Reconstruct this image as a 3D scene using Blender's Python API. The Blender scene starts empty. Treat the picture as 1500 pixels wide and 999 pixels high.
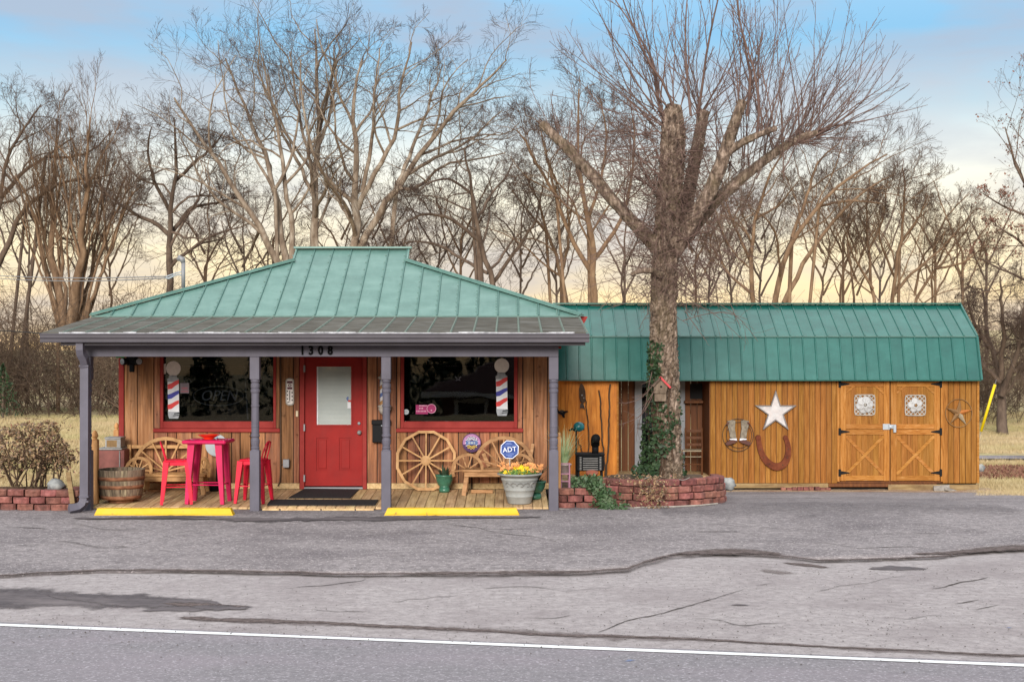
import bpy, math, random
import numpy as np
from mathutils import Vector, Matrix
R = math.radians
PI = math.pi
random.seed(7)
C = bpy.context.scene.collection
scene = bpy.context.scene

# ------------------------------------------------------------------ camera
F, CX, CY, CZ = 2050.0, 750.0, 505.0, 2.31      # focal length and principal point in photo pixels, eye height
cam_d = bpy.data.cameras.new('camera')
cam_d.sensor_width = 36.0
cam_d.lens = 36.0 * F / 1500.0
cam_d.shift_y = (CY - 499.5) / 1500.0
cam_d.clip_end = 2000
cam = bpy.data.objects.new('camera', cam_d)
C.objects.link(cam)
cam.location = (0, 0, CZ)
cam.rotation_euler = (R(90), 0, 0)
scene.camera = cam

# ------------------------------------------------------------------ world, sun, exposure
SUN_EL, SUN_AZ = R(19), R(188)      # azimuth clockwise from +Y: behind the camera, a little to its left
world = bpy.data.worlds.new('World')
scene.world = world
world.use_nodes = True
wn, wl = world.node_tree.nodes, world.node_tree.links
wn.clear()
w_out = wn.new('ShaderNodeOutputWorld')
w_bg = wn.new('ShaderNodeBackground')
w_sky = wn.new('ShaderNodeTexSky')
w_sky.sky_type = 'NISHITA'
w_sky.sun_disc = False
w_sky.sun_elevation = SUN_EL
w_sky.sun_rotation = SUN_AZ
w_sky.dust_density = 2.0
w_bg.inputs['Strength'].default_value = 0.1
w_tc = wn.new('ShaderNodeTexCoord')
w_sep = wn.new('ShaderNodeSeparateXYZ')
wl.new(w_tc.outputs['Generated'], w_sep.inputs[0])
def wmath(op, a, b=None, clamp=False):
    n = wn.new('ShaderNodeMath'); n.operation = op; n.use_clamp = clamp
    for i, v in enumerate((a, b)):
        if v is None: continue
        if hasattr(v, 'links'): wl.new(v, n.inputs[i])
        else: n.inputs[i].default_value = v
    return n.outputs[0]
def wramp(fac, stops):
    r = wn.new('ShaderNodeValToRGB')
    e = r.color_ramp.elements
    while len(e) < len(stops): e.new(0.5)
    for k, (p, c) in enumerate(stops):
        e[k].position = p; e[k].color = (*c, 1)
    wl.new(fac, r.inputs[0])
    return r.outputs['Color']
w_map = wn.new('ShaderNodeMapping')
w_map.inputs['Scale'].default_value = (2.6, 2.6, 10.5)
w_map.inputs['Location'].default_value = (1.7, 0.4, 3.1)
wl.new(w_tc.outputs['Generated'], w_map.inputs[0])
w_noise = wn.new('ShaderNodeTexNoise')
w_noise.inputs['Scale'].default_value = 1.75
w_noise.inputs['Detail'].default_value = 6
w_noise.inputs['Roughness'].default_value = 0.52
w_noise.inputs['Distortion'].default_value = 0.15
wl.new(w_map.outputs[0], w_noise.inputs[0])
w_z = wmath('MAXIMUM', w_sep.outputs[2], 0.0)
# the sunset glow low all round, blue above, milky cloud towards the zenith
w_grad = wramp(w_z, [(0.0, (1.02, 0.70, 0.34)), (0.05, (1.03, 0.83, 0.49)), (0.095, (0.98, 0.90, 0.69)), (0.13, (0.82, 0.84, 0.78)),
                     (0.165, (0.45, 0.61, 0.70)), (0.215, (0.24, 0.50, 0.74)), (0.40, (0.58, 0.75, 0.95)), (1.0, (1.5, 1.5, 1.5))])
w_cloudc = wramp(w_z, [(0.0, (0.62, 0.50, 0.38)), (0.09, (0.66, 0.62, 0.58)), (0.15, (0.58, 0.63, 0.66)), (0.20, (0.37, 0.46, 0.58)), (0.24, (0.36, 0.45, 0.58)), (0.45, (0.90, 0.93, 1.0)), (1.0, (1.4, 1.4, 1.42))])
w_mask = wramp(w_noise.outputs['Fac'], [(0.44, (0, 0, 0)), (0.60, (1, 1, 1))])
w_mix = wn.new('ShaderNodeMix'); w_mix.data_type = 'RGBA'
wl.new(w_mask, w_mix.inputs[0]); wl.new(w_grad, w_mix.inputs[6]); wl.new(w_cloudc, w_mix.inputs[7])
w_gain = wn.new('ShaderNodeMix'); w_gain.data_type = 'RGBA'; w_gain.blend_type = 'MULTIPLY'
w_gain.inputs[0].default_value = 1.0
w_gain.inputs[7].default_value = (9.2, 9.2, 9.2, 1)      # brings the cloud layer to the sky texture's own scale (background strength 0.1)
wl.new(w_mix.outputs[2], w_gain.inputs[6])
w_fin = wn.new('ShaderNodeMix'); w_fin.data_type = 'RGBA'
w_fin.inputs[0].default_value = 0.94
wl.new(w_sky.outputs[0], w_fin.inputs[6]); wl.new(w_gain.outputs[2], w_fin.inputs[7])
wl.new(w_fin.outputs[2], w_bg.inputs['Color'])
wl.new(w_bg.outputs[0], w_out.inputs[0])
sun_d = bpy.data.lights.new('sun', 'SUN')
sun_d.energy = 3.3
sun_d.angle = R(22)
sun_d.color = (1.0, 0.95, 0.88)
sun = bpy.data.objects.new('sun', sun_d)
C.objects.link(sun)
sd = Vector((math.sin(SUN_AZ) * math.cos(SUN_EL), math.cos(SUN_AZ) * math.cos(SUN_EL), math.sin(SUN_EL)))
sun.rotation_euler = sd.to_track_quat('Z', 'Y').to_euler()
vs = scene.view_settings
vs.view_transform = 'Standard'; vs.look = 'None'; vs.exposure = 0.45; vs.gamma = 1.0
scene.cycles.max_bounces = 6
scene.cycles.transparent_max_bounces = 12
scene.cycles.caustics_reflective = False
scene.cycles.caustics_refractive = False

# ------------------------------------------------------------------ pixel helpers (photo pixels -> metres on a plane at distance Y)
def WX(px, Y): return (px - CX) * Y / F
def WZ(py, Y): return CZ - (py - CY) * Y / F
def P(px, py, Y): return Vector((WX(px, Y), Y, WZ(py, Y)))
def sm(t): t = min(1, max(0, t)); return t * t * (3 - 2 * t)
def gz(x, y):                                   # height of the ground
    t = sm((x - 0.7) / 2.2)
    z = -0.40 * t * min(1, max(0, (y - 20.2) / 5.6))
    if y > 44: z += t * 0.016 * (y - 44)
    if y < -4: z -= 2.5 * sm((-4 - y) / 10)
    return z
def G(px, py):                                  # pixel -> point on the ground
    Y = 20.0
    for _ in range(12):
        z = gz((px - CX) * Y / F, Y)
        Y = (CZ - z) * F / (py - CY)
    return Vector((WX(px, Y), Y, gz(WX(px, Y), Y)))

# ------------------------------------------------------------------ materials
MATS = {}
def lin(r, g, b):
    f = lambda c: ((c / 255 + 0.055) / 1.055) ** 2.4 if c > 10 else c / 255 / 12.92
    return (f(r), f(g), f(b))
def mat(name, cols, sc=(6, 6, 6), detail=6, rough=0.7, bump=0.2, dist=0.01, metal=0.0, spec=0.3, rnd=0.0, hue=0.0, dirt=None, dirt_sc=1.5, dirt_amt=0.5, nrough=0.6, lo=0.3, hi=0.7, coat=0, distort=0.0, speck=None):
    m = bpy.data.materials.new(name); m.use_nodes = True
    nt = m.node_tree; n, l = nt.nodes, nt.links
    b = n['Principled BSDF']
    b.inputs['Roughness'].default_value = rough
    b.inputs['Metallic'].default_value = metal
    b.inputs['Specular IOR Level'].default_value = spec
    if coat: b.inputs['Coat Weight'].default_value = coat
    tc = n.new('ShaderNodeTexCoord'); oi = n.new('ShaderNodeObjectInfo')
    mp = n.new('ShaderNodeMapping'); mp.inputs['Scale'].default_value = sc
    l.new(tc.outputs['Object'], mp.inputs[0])
    mul = n.new('ShaderNodeMath'); mul.operation = 'MULTIPLY'; mul.inputs[1].default_value = 53.0 if rnd else 0.0
    l.new(oi.outputs['Random'], mul.inputs[0]); l.new(mul.outputs[0], mp.inputs['Location'])
    nz = n.new('ShaderNodeTexNoise'); nz.inputs['Scale'].default_value = 1.0
    nz.inputs['Detail'].default_value = detail; nz.inputs['Roughness'].default_value = nrough
    nz.inputs['Distortion'].default_value = distort
    l.new(mp.outputs[0], nz.inputs['Vector'])
    cr = n.new('ShaderNodeValToRGB'); e = cr.color_ramp.elements
    while len(e) < len(cols): e.new(0.5)
    for k, c in enumerate(cols):
        e[k].position = lo + (hi - lo) * k / max(1, len(cols) - 1); e[k].color = (*c, 1)
    l.new(nz.outputs['Fac'], cr.inputs[0])
    col = cr.outputs['Color']
    def mixc(fac, a, bcol):
        x = n.new('ShaderNodeMix'); x.data_type = 'RGBA'
        l.new(fac, x.inputs[0]); l.new(a, x.inputs[6])
        if hasattr(bcol, 'links'): l.new(bcol, x.inputs[7])
        else: x.inputs[7].default_value = (*bcol, 1)
        return x.outputs[2]
    if dirt:
        mp2 = n.new('ShaderNodeMapping')
        mp2.inputs['Scale'].default_value = dirt_sc if isinstance(dirt_sc, tuple) else (dirt_sc,) * 3
        l.new(tc.outputs['Object'], mp2.inputs[0]); l.new(mul.outputs[0], mp2.inputs['Location'])
        n2 = n.new('ShaderNodeTexNoise'); n2.inputs['Scale'].default_value = 1; n2.inputs['Detail'].default_value = 5; n2.inputs['Roughness'].default_value = 0.65
        l.new(mp2.outputs[0], n2.inputs['Vector'])
        mr = n.new('ShaderNodeMapRange'); mr.inputs[1].default_value = 0.45; mr.inputs[2].default_value = 0.68; mr.inputs[4].default_value = dirt_amt
        l.new(n2.outputs['Fac'], mr.inputs[0])
        col = mixc(mr.outputs[0], col, dirt)
    if speck:
        sp_c, sp_sc, sp_t, sp_a = speck
        n3 = n.new('ShaderNodeTexNoise'); n3.inputs['Scale'].default_value = sp_sc; n3.inputs['Detail'].default_value = 2; n3.inputs['Roughness'].default_value = 0.7
        l.new(tc.outputs['Object'], n3.inputs['Vector'])
        mr3 = n.new('ShaderNodeMapRange'); mr3.inputs[1].default_value = sp_t; mr3.inputs[2].default_value = sp_t + 0.1; mr3.inputs[4].default_value = sp_a
        l.new(n3.outputs['Fac'], mr3.inputs[0])
        col = mixc(mr3.outputs[0], col, sp_c)
    if rnd or hue:
        hs = n.new('ShaderNodeHueSaturation')
        v = n.new('ShaderNodeMapRange'); v.inputs[3].default_value = 1 - rnd; v.inputs[4].default_value = 1 + rnd
        l.new(oi.outputs['Random'], v.inputs[0]); l.new(v.outputs[0], hs.inputs['Value'])
        if hue:
            fr = n.new('ShaderNodeMath'); fr.operation = 'MULTIPLY'; fr.inputs[1].default_value = 7.31
            fr2 = n.new('ShaderNodeMath'); fr2.operation = 'FRACT'
            l.new(oi.outputs['Random'], fr.inputs[0]); l.new(fr.outputs[0], fr2.inputs[0])
            h = n.new('ShaderNodeMapRange'); h.inputs[3].default_value = 0.5 - hue; h.inputs[4].default_value = 0.5 + hue
            l.new(fr2.outputs[0], h.inputs[0]); l.new(h.outputs[0], hs.inputs['Hue'])
        l.new(col, hs.inputs['Color']); col = hs.outputs['Color']
    l.new(col, b.inputs['Base Color'])
    if bump:
        bp = n.new('ShaderNodeBump'); bp.inputs['Strength'].default_value = bump; bp.inputs['Distance'].default_value = dist
        l.new(nz.outputs['Fac'], bp.inputs['Height']); l.new(bp.outputs[0], b.inputs['Normal'])
    MATS[name] = m
    return m
def flat(name, c, rough=0.5, spec=0.3, metal=0, var=0.08, coat=0, bump=0.03):
    return mat(name, [tuple(x * (1 - var) for x in c), tuple(min(1, x * (1 + var)) for x in c)], sc=(14, 14, 14), rough=rough, spec=spec, metal=metal, bump=bump, dist=0.004, coat=coat)
def glass_mat(name, tint=(0.9, 0.95, 0.95), ior=1.6):
    m = bpy.data.materials.new(name); m.use_nodes = True
    n, l = m.node_tree.nodes, m.node_tree.links
    n.clear()
    o = n.new('ShaderNodeOutputMaterial'); mx = n.new('ShaderNodeMixShader')
    fr = n.new('ShaderNodeFresnel'); fr.inputs[0].default_value = ior
    ml = n.new('ShaderNodeMath'); ml.operation = 'MULTIPLY'; ml.inputs[1].default_value = 0.55; ml.use_clamp = True
    tr = n.new('ShaderNodeBsdfTransparent'); tr.inputs[0].default_value = (*tint, 1)
    gl = n.new('ShaderNodeBsdfGlossy'); gl.inputs['Roughness'].default_value = 0.01
    nz = n.new('ShaderNodeTexNoise'); nz.inputs['Scale'].default_value = 2.2; bp = n.new('ShaderNodeBump'); bp.inputs['Strength'].default_value = 0.05; bp.inputs['Distance'].default_value = 0.02
    l.new(nz.outputs['Fac'], bp.inputs['Height']); l.new(bp.outputs[0], gl.inputs['Normal'])
    l.new(fr.outputs[0], ml.inputs[0]); l.new(ml.outputs[0], mx.inputs[0]); l.new(tr.outputs[0], mx.inputs[1]); l.new(gl.outputs[0], mx.inputs[2]); l.new(mx.outputs[0], o.inputs[0])
    return m

m_barn = mat('barn_wood', [(0.1170, 0.0473, 0.0220), (0.2970, 0.1290, 0.0620), (0.4050, 0.2021, 0.1100)], sc=(26, 26, 1.3), rough=0.8, spec=0.1, bump=0.3, rnd=0.27, hue=0.010, dirt=(0.1350, 0.0688, 0.0450), dirt_sc=(7, 7, 1.6), dirt_amt=0.65, distort=0.6, speck=((0.0810, 0.0327, 0.0160), 8.0, 0.66, 0.8))
m_shedw = mat('shed_wood', [(0.1611, 0.0586, 0.0101), (0.2671, 0.1106, 0.0220), (0.3477, 0.1608, 0.0440)], sc=(34, 34, 1.6), rough=0.7, spec=0.12, bump=0.25, rnd=0.13, hue=0.006, dirt=(0.1920, 0.0774, 0.0166), dirt_sc=(7, 7, 1.2), dirt_amt=0.5, distort=1.2)
m_shedh = mat('shed_trim_wood', [(0.2205, 0.0766, 0.0131), (0.3263, 0.1325, 0.0280), (0.3969, 0.1873, 0.0612)], sc=(5, 20, 30), rough=0.7, spec=0.12, bump=0.2, rnd=0.10, hue=0.004, distort=1.0)
m_ply = mat('oiled_plywood', [(0.42, 0.125, 0.011), (0.64, 0.215, 0.022), (0.74, 0.29, 0.045)], sc=(11, 11, 0.9), rough=0.55, bump=0.15, dirt=(0.30, 0.09, 0.012), dirt_sc=(6, 6, 1.4), dirt_amt=0.5, distort=2.2, rnd=0.02)
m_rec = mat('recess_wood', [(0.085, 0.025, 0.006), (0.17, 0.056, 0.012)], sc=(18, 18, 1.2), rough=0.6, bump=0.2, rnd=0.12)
m_deck = mat('deck_wood', [(0.32, 0.195, 0.088), (0.54, 0.36, 0.18), (0.64, 0.46, 0.25)], sc=(26, 1.4, 26), rough=0.75, bump=0.2, rnd=0.14, hue=0.008, dirt=(0.24, 0.15, 0.085), dirt_sc=(3, 2, 3), dirt_amt=0.5, distort=0.5)
m_bench = mat('bench_wood', [(0.30, 0.145, 0.05), (0.46, 0.25, 0.10), (0.55, 0.32, 0.14)], sc=(9, 9, 9), rough=0.6, bump=0.15, rnd=0.1)
m_benchd = mat('dark_bench_wood', [(0.20, 0.095, 0.036), (0.34, 0.175, 0.075), (0.44, 0.25, 0.12)], sc=(5, 18, 18), rough=0.65, bump=0.2, rnd=0.12)
m_post_w = mat('cedar_post', [(0.36, 0.165, 0.055), (0.55, 0.29, 0.115)], sc=(16, 16, 2), rough=0.7, bump=0.2, rnd=0.1)
m_grey = mat('gray_paint', [(0.088, 0.081, 0.102), (0.120, 0.111, 0.138)], sc=(3, 3, 3), rough=0.55, bump=0.05, spec=0.2, dirt=(0.078, 0.07, 0.08), dirt_sc=(6, 6, 1.0), dirt_amt=0.3)
m_gut = mat('gutter_paint', [(0.062, 0.055, 0.064), (0.082, 0.073, 0.084)], sc=(2, 8, 8), rough=0.5, bump=0.03, spec=0.2, dirt=(0.05, 0.045, 0.048), dirt_sc=(4, 1, 1.5), dirt_amt=0.35)
m_drip = flat('drip_edge_metal', (0.34, 0.34, 0.36), rough=0.5, spec=0.3, var=0.5)
m_roof = mat('faded_green_metal', [(0.074, 0.152, 0.130), (0.093, 0.184, 0.158), (0.128, 0.23, 0.200)], sc=(1.6, 2.6, 5), rough=0.42, spec=0.4, bump=0.06, dist=0.02, rnd=0.045, dirt=(0.15, 0.25, 0.22), dirt_sc=(9, 3, 3), dirt_amt=0.3, speck=((0.20, 0.29, 0.26), 22.0, 0.66, 0.5))
m_rib = mat('green_rib_metal', [(0.050, 0.12, 0.103), (0.085, 0.175, 0.15)], sc=(6, 6, 6), rough=0.45, spec=0.4, bump=0.03)
m_proof = mat('weathered_porch_metal', [(0.058, 0.050, 0.038), (0.086, 0.077, 0.062), (0.120, 0.11, 0.092)], sc=(3, 5, 6), rough=0.8, spec=0.08, bump=0.1, rnd=0.08, dirt=(0.20, 0.20, 0.185), dirt_sc=(2.2, 6, 6), dirt_amt=0.4)
m_prib = flat('pale_rib_metal', (0.145, 0.175, 0.145), rough=0.75, spec=0.1, var=0.25)
m_sroof = mat('green_shed_metal', [(0.005, 0.072, 0.058), (0.009, 0.090, 0.072), (0.017, 0.112, 0.092)], sc=(2, 3, 3), rough=0.25, spec=0.68, bump=0.02, dist=0.02, rnd=0.05, dirt=(0.025, 0.145, 0.118), dirt_sc=(9, 3, 1.0), dirt_amt=0.18)
m_red = mat('red_paint', [(0.22, 0.0115, 0.010), (0.275, 0.017, 0.014)], sc=(4, 4, 4), rough=0.55, spec=0.12, bump=0.05, dirt=(0.20, 0.022, 0.019), dirt_sc=(4, 4, 1.5), dirt_amt=0.6)
m_redt = mat('red_trim_paint', [(0.21, 0.021, 0.018), (0.28, 0.036, 0.030)], sc=(5, 5, 5), rough=0.6, spec=0.12, bump=0.08)
m_pane = glass_mat('window_glass', (0.55, 0.57, 0.60))
m_dglass = mat('blind_behind_glass', [(0.38, 0.40, 0.385), (0.46, 0.475, 0.46)], sc=(1, 1, 3), rough=0.3, spec=0.4, bump=0.02)
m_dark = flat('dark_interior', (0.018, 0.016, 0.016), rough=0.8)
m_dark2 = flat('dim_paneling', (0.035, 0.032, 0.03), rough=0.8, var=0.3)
m_black = flat('black_metal', (0.009, 0.009, 0.010), rough=0.65, spec=0.12)
m_numeral = flat('matte_black', (0.006, 0.006, 0.006), rough=0.9, spec=0.03, bump=0)
m_rubber = mat('black_mat', [(0.010, 0.010, 0.011), (0.022, 0.022, 0.023)], sc=(60, 60, 60), rough=0.9, bump=0.5)
m_white = flat('white_paint', (0.68, 0.68, 0.68), rough=0.45)
m_globe = flat('globe_print', (0.66, 0.61, 0.575), rough=0.4, var=0.1)
m_prwhite = flat('print_white', (0.58, 0.58, 0.60), rough=0.4)
m_prred = flat('print_red', (0.50, 0.012, 0.012), rough=0.4)
m_prblue = flat('print_blue', (0.010, 0.010, 0.23), rough=0.4)
m_chrome = flat('print_silver', (0.24, 0.25, 0.27), rough=0.35, var=0.35)
m_pink = flat('pink_sticker', (0.30, 0.008, 0.10), rough=0.5)
m_pinkw = flat('sticker_lettering', (0.55, 0.28, 0.38), rough=0.5)
m_neon = flat('unlit_tube', (0.13, 0.135, 0.135), rough=0.4)
m_yellow = mat('yellow_paint', [(0.60, 0.34, 0.006), (0.72, 0.44, 0.014)], sc=(5, 5, 5), rough=0.6, bump=0.25, rnd=0.03, dirt=(0.45, 0.30, 0.05), dirt_sc=5, dirt_amt=0.35, speck=((0.10, 0.08, 0.04), 11.0, 0.66, 0.75))
m_stool = mat('coral_red_metal', [(0.58, 0.010, 0.034), (0.68, 0.014, 0.044)], sc=(6, 6, 6), rough=0.45, spec=0.25, bump=.03, dirt=(0.46, 0.012, 0.03), dirt_sc=(7, 7, 3), dirt_amt=.6, speck=((0.12, 0.03, 0.03), 24.0, 0.68, 0.7))
m_table = mat('magenta_red_metal', [(0.48, 0.010, 0.075), (0.57, 0.013, 0.09)], sc=(6, 6, 6), rough=0.45, spec=0.25, bump=.03, dirt=(0.38, 0.010, 0.06), dirt_sc=(7, 7, 3), dirt_amt=.6, speck=((0.12, 0.03, 0.05), 24.0, 0.68, 0.7))
m_bowl = flat('orange_red_glaze', (0.72, 0.03, 0.008), rough=0.35, spec=0.3)
m_stave = mat('weathered_oak', [(0.06, 0.042, 0.028), (0.16, 0.115, 0.075), (0.30, 0.235, 0.15)], sc=(30, 30, 3), rough=0.8, bump=0.4, rnd=0.35, hue=0.01)
m_hoop = mat('rusty_hoop', [(0.07, 0.028, 0.015), (0.19, 0.075, 0.035), (0.28, 0.13, 0.07)], sc=(9, 9, 14), rough=0.8, bump=0.3)
m_rust = mat('rusted_iron', [(0.06, 0.013, 0.006), (0.12, 0.028, 0.010), (0.165, 0.045, 0.016)], sc=(7, 7, 7), rough=0.85, bump=0.12)
m_block = mat('red_concrete_block', [(0.115, 0.040, 0.033), (0.215, 0.078, 0.062), (0.31, 0.130, 0.108)], sc=(13, 13, 13), rough=0.9, bump=0.7, dist=0.02, rnd=0.26, hue=0.012, dirt=(0.085, 0.045, 0.036), dirt_sc=6, dirt_amt=0.7)
m_soil = mat('soil', [(0.05, 0.032, 0.02), (0.12, 0.078, 0.05)], sc=(14, 14, 14), rough=1, bump=0.8, dist=0.03)
m_lawn = mat('winter_lawn', [(0.24, 0.175, 0.095), (0.38, 0.29, 0.165), (0.48, 0.385, 0.245)], sc=(3.5, 3.5, 3.5), detail=10, rough=1, bump=0.7, dist=0.05, dirt=(0.27, 0.29, 0.085), dirt_sc=(0.14, 0.22, 1), dirt_amt=0.5, spec=0.1)
m_lot = mat('lot_asphalt', [(0.1155, 0.1012, 0.1015), (0.2200, 0.1951, 0.1937), (0.3245, 0.2880, 0.2817)], sc=(9, 9, 9), detail=12, nrough=0.75, rough=0.95, bump=0.6, dist=0.015, dirt=(0.1155, 0.1000, 0.1040), dirt_sc=(0.55, 0.8, 1), dirt_amt=0.8, spec=0.15, speck=((0.4840, 0.4284, 0.4264), 34.0, 0.57, 0.8))
m_apron = mat('pale_asphalt', [(0.2066, 0.1819, 0.1777), (0.3157, 0.2813, 0.2757), (0.4237, 0.3797, 0.3696)], sc=(10, 10, 10), detail=12, nrough=0.75, rough=0.95, bump=0.6, dist=0.015, dirt=(0.2140, 0.1822, 0.1816), dirt_sc=(0.7, 0.9, 1), dirt_amt=0.7, spec=0.15, speck=((0.1177, 0.0985, 0.1020), 32.0, 0.59, 0.75))
m_road = mat('road_asphalt', [(0.1288, 0.1183, 0.1235), (0.1905, 0.1745, 0.1823), (0.2524, 0.2327, 0.2391)], sc=(14, 14, 14), detail=12, nrough=0.8, rough=0.9, bump=0.5, dist=0.01, dirt=(0.2420, 0.2064, 0.2250), dirt_sc=(0.5, 1.2, 1), dirt_amt=0.6, spec=0.2, speck=((0.3914, 0.3600, 0.3800), 40.0, 0.56, 0.7))
m_line = mat('road_paint', [(0.62, 0.62, 0.61), (0.78, 0.78, 0.77)], sc=(18, 18, 18), rough=0.8, bump=0.2, speck=((0.30, 0.30, 0.30), 30.0, 0.66, 0.7))
m_dirt = mat('dark_dirt', [(0.060, 0.050, 0.045), (0.115, 0.098, 0.09), (0.17, 0.15, 0.14)], sc=(18, 18, 18), detail=10, rough=1, bump=0.6, dist=0.01, spec=0.1)
m_patch = mat('dark_asphalt_patch', [(0.0544, 0.0462, 0.0486), (0.0894, 0.0770, 0.0799), (0.1322, 0.1141, 0.1164)], sc=(9, 14, 9), detail=12, nrough=0.8, rough=0.95, bump=0.6, dist=0.01, spec=0.15, dirt=(0.2052, 0.1750, 0.1734), dirt_sc=(0.8, 2.2, 1), dirt_amt=0.7)
m_gravel = mat('tan_gravel', [(0.20, 0.13, 0.075), (0.36, 0.26, 0.165), (0.48, 0.38, 0.27)], sc=(30, 30, 30), detail=8, rough=1, bump=0.8, dist=0.02, dirt=(0.22, 0.10, 0.06), dirt_sc=2, dirt_amt=0.6)
m_skid = mat('skid_timber', [(0.16, 0.10, 0.045), (0.27, 0.185, 0.09), (0.33, 0.24, 0.13)], sc=(2, 20, 20), rough=.85, bump=.3, spec=.1, dirt=(0.12, 0.07, 0.04), dirt_sc=3, dirt_amt=.6)
m_rock = mat('gray_stone', [(0.12, 0.125, 0.13), (0.24, 0.245, 0.24), (0.34, 0.34, 0.32)], sc=(9, 9, 9), rough=0.9, bump=0.6, rnd=0.12)
m_bark = mat('sycamore_bark', [(0.09, 0.062, 0.044), (0.19, 0.14, 0.10), (0.34, 0.285, 0.225)], sc=(5, 5, 2), rough=0.9, bump=0.3, rnd=0.15)
m_barkd = mat('dark_bark', [(0.055, 0.037, 0.028), (0.105, 0.072, 0.052), (0.16, 0.115, 0.085)], sc=(7, 7, 2), rough=0.95, bump=0.4, rnd=0.18)
m_barkt = mat('tan_bark', [(0.085, 0.050, 0.028), (0.165, 0.10, 0.058), (0.25, 0.165, 0.10)], sc=(6, 6, 2), rough=0.9, bump=0.3, rnd=0.15)
m_twig = mat('winter_twig', [(0.045, 0.027, 0.021), (0.085, 0.053, 0.040)], sc=(2, 2, 2), rough=0.9, bump=0, rnd=0.2)
m_twigt = mat('tan_twig', [(0.075, 0.043, 0.025), (0.125, 0.075, 0.045)], sc=(2, 2, 2), rough=0.9, bump=0, rnd=0.2)
m_hbark = mat('shaggy_bark', [(0.045, 0.030, 0.022), (0.15, 0.105, 0.076), (0.36, 0.27, 0.21)], sc=(20, 20, 7), detail=9, lo=0.34, hi=0.66, rough=0.95, bump=1.0, dist=0.04, dirt=(0.10, 0.075, 0.035), dirt_sc=(3, 3, 2), dirt_amt=0.5)
m_shoot = mat('young_shoot', [(0.095, 0.055, 0.045), (0.18, 0.115, 0.092)], sc=(3, 3, 3), rough=0.8, bump=0)
m_ivy = mat('ivy_leaf', [(0.010, 0.022, 0.009), (0.022, 0.046, 0.017), (0.055, 0.085, 0.035)], sc=(9, 9, 9), rough=0.5, spec=0.25, bump=0)
m_bush = mat('nandina_leaf', [(0.34, 0.075, 0.080), (0.07, 0.075, 0.035), (0.36, 0.24, 0.12), (0.22, 0.12, 0.085), (0.06, 0.085, 0.05), (0.36, 0.12, 0.12)], sc=(17, 17, 17), detail=2, rough=0.6, bump=0, lo=0.28, hi=0.72)
m_grassb = mat('straw_blade', [(0.31, 0.225, 0.115), (0.46, 0.35, 0.20), (0.54, 0.43, 0.27)], sc=(1.3, 1.3, 1.3), rough=0.9, bump=0, spec=0.1, dirt=(0.22, 0.26, 0.07), dirt_sc=(0.2, 0.25, 1), dirt_amt=0.5)
m_green = flat('green_ceramic', (0.040, 0.135, 0.085), rough=0.3, spec=0.5, var=0.3)
m_agave = flat('dark_leaf', (0.035, 0.055, 0.03), rough=0.5, var=0.4)
m_spider = mat('pale_grass_leaf', [(0.15, 0.24, 0.085), (0.36, 0.46, 0.24), (0.52, 0.56, 0.38)], sc=(9, 9, 9), rough=0.6, bump=0)
m_planter = mat('cast_stone_pot', [(0.24, 0.242, 0.23), (0.33, 0.332, 0.315)], sc=(8, 8, 8), rough=0.7, bump=0.15)
m_plantd = flat('pot_relief', (0.20, 0.195, 0.185), rough=0.8, var=0.3)
m_fly = flat('yellow_petal', (0.82, 0.58, 0.02), rough=0.6)
m_flo = flat('peach_petal', (0.78, 0.34, 0.12), rough=0.6, var=0.25)
m_fgr = flat('flower_leaf', (0.13, 0.22, 0.045), rough=0.6, var=0.4)
m_adtb = flat('sign_blue', (0.012, 0.042, 0.20), rough=0.4)
m_adtw = flat('sign_white', (0.75, 0.78, 0.84), rough=0.4)
m_purple = flat('purple_print', (0.045, 0.008, 0.06), rough=0.4)
m_lav = flat('lavender_print', (0.34, 0.15, 0.30), rough=0.4, var=0.3)
m_band = flat('steel_blue_print', (0.075, 0.12, 0.28), rough=0.4)
m_disc = flat('pale_gray_disc', (0.34, 0.37, 0.39), rough=0.5)
m_cab = mat('red_cabinet_metal', [(0.16, 0.055, 0.045), (0.26, 0.085, 0.07)], sc=(8, 8, 8), rough=0.6, bump=0.2)
m_cabg = flat('zinc_metal', (0.24, 0.23, 0.22), rough=0.5, metal=0.3, var=0.2)
m_cabp = mat('old_brass_panel', [(0.14, 0.075, 0.025), (0.27, 0.16, 0.06)], sc=(20, 20, 4), rough=0.6)
m_silver = mat('galvanized_star', [(0.38, 0.36, 0.36), (0.56, 0.53, 0.52)], sc=(11, 11, 11), rough=0.5, metal=0.0, bump=0.1, dirt=(0.50, 0.36, 0.31), dirt_sc=9, dirt_amt=0.35)
m_stared = flat('dark_star_edge', (0.17, 0.15, 0.145), rough=0.5, metal=0.3, var=0.2)
m_bronze = flat('bronze_star', (0.22, 0.12, 0.05), rough=0.55, metal=0.2, var=0.3)
m_bronzeo = flat('copper_star', (0.40, 0.14, 0.035), rough=0.5, metal=0.2, var=0.2)
m_wire = flat('dark_wire', (0.055, 0.038, 0.028), rough=0.6)
m_boot = mat('tooled_boot', [(0.10, 0.075, 0.05), (0.25, 0.215, 0.165)], sc=(26, 26, 18), rough=0.6, bump=0.3)
m_boots = flat('boot_shoe_leather', (0.075, 0.022, 0.014), rough=0.5)
m_lattice = flat('whitewashed_lattice', (0.31, 0.28, 0.245), rough=0.7, var=0.25)
m_petal = flat('gray_white_petal', (0.40, 0.395, 0.39), rough=0.55, var=0.12)
m_latch = flat('galvanized_latch', (0.36, 0.39, 0.42), rough=0.4, metal=0.3)
m_dframe = flat('pale_door_paint', (0.27, 0.28, 0.30), rough=0.5)
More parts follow.
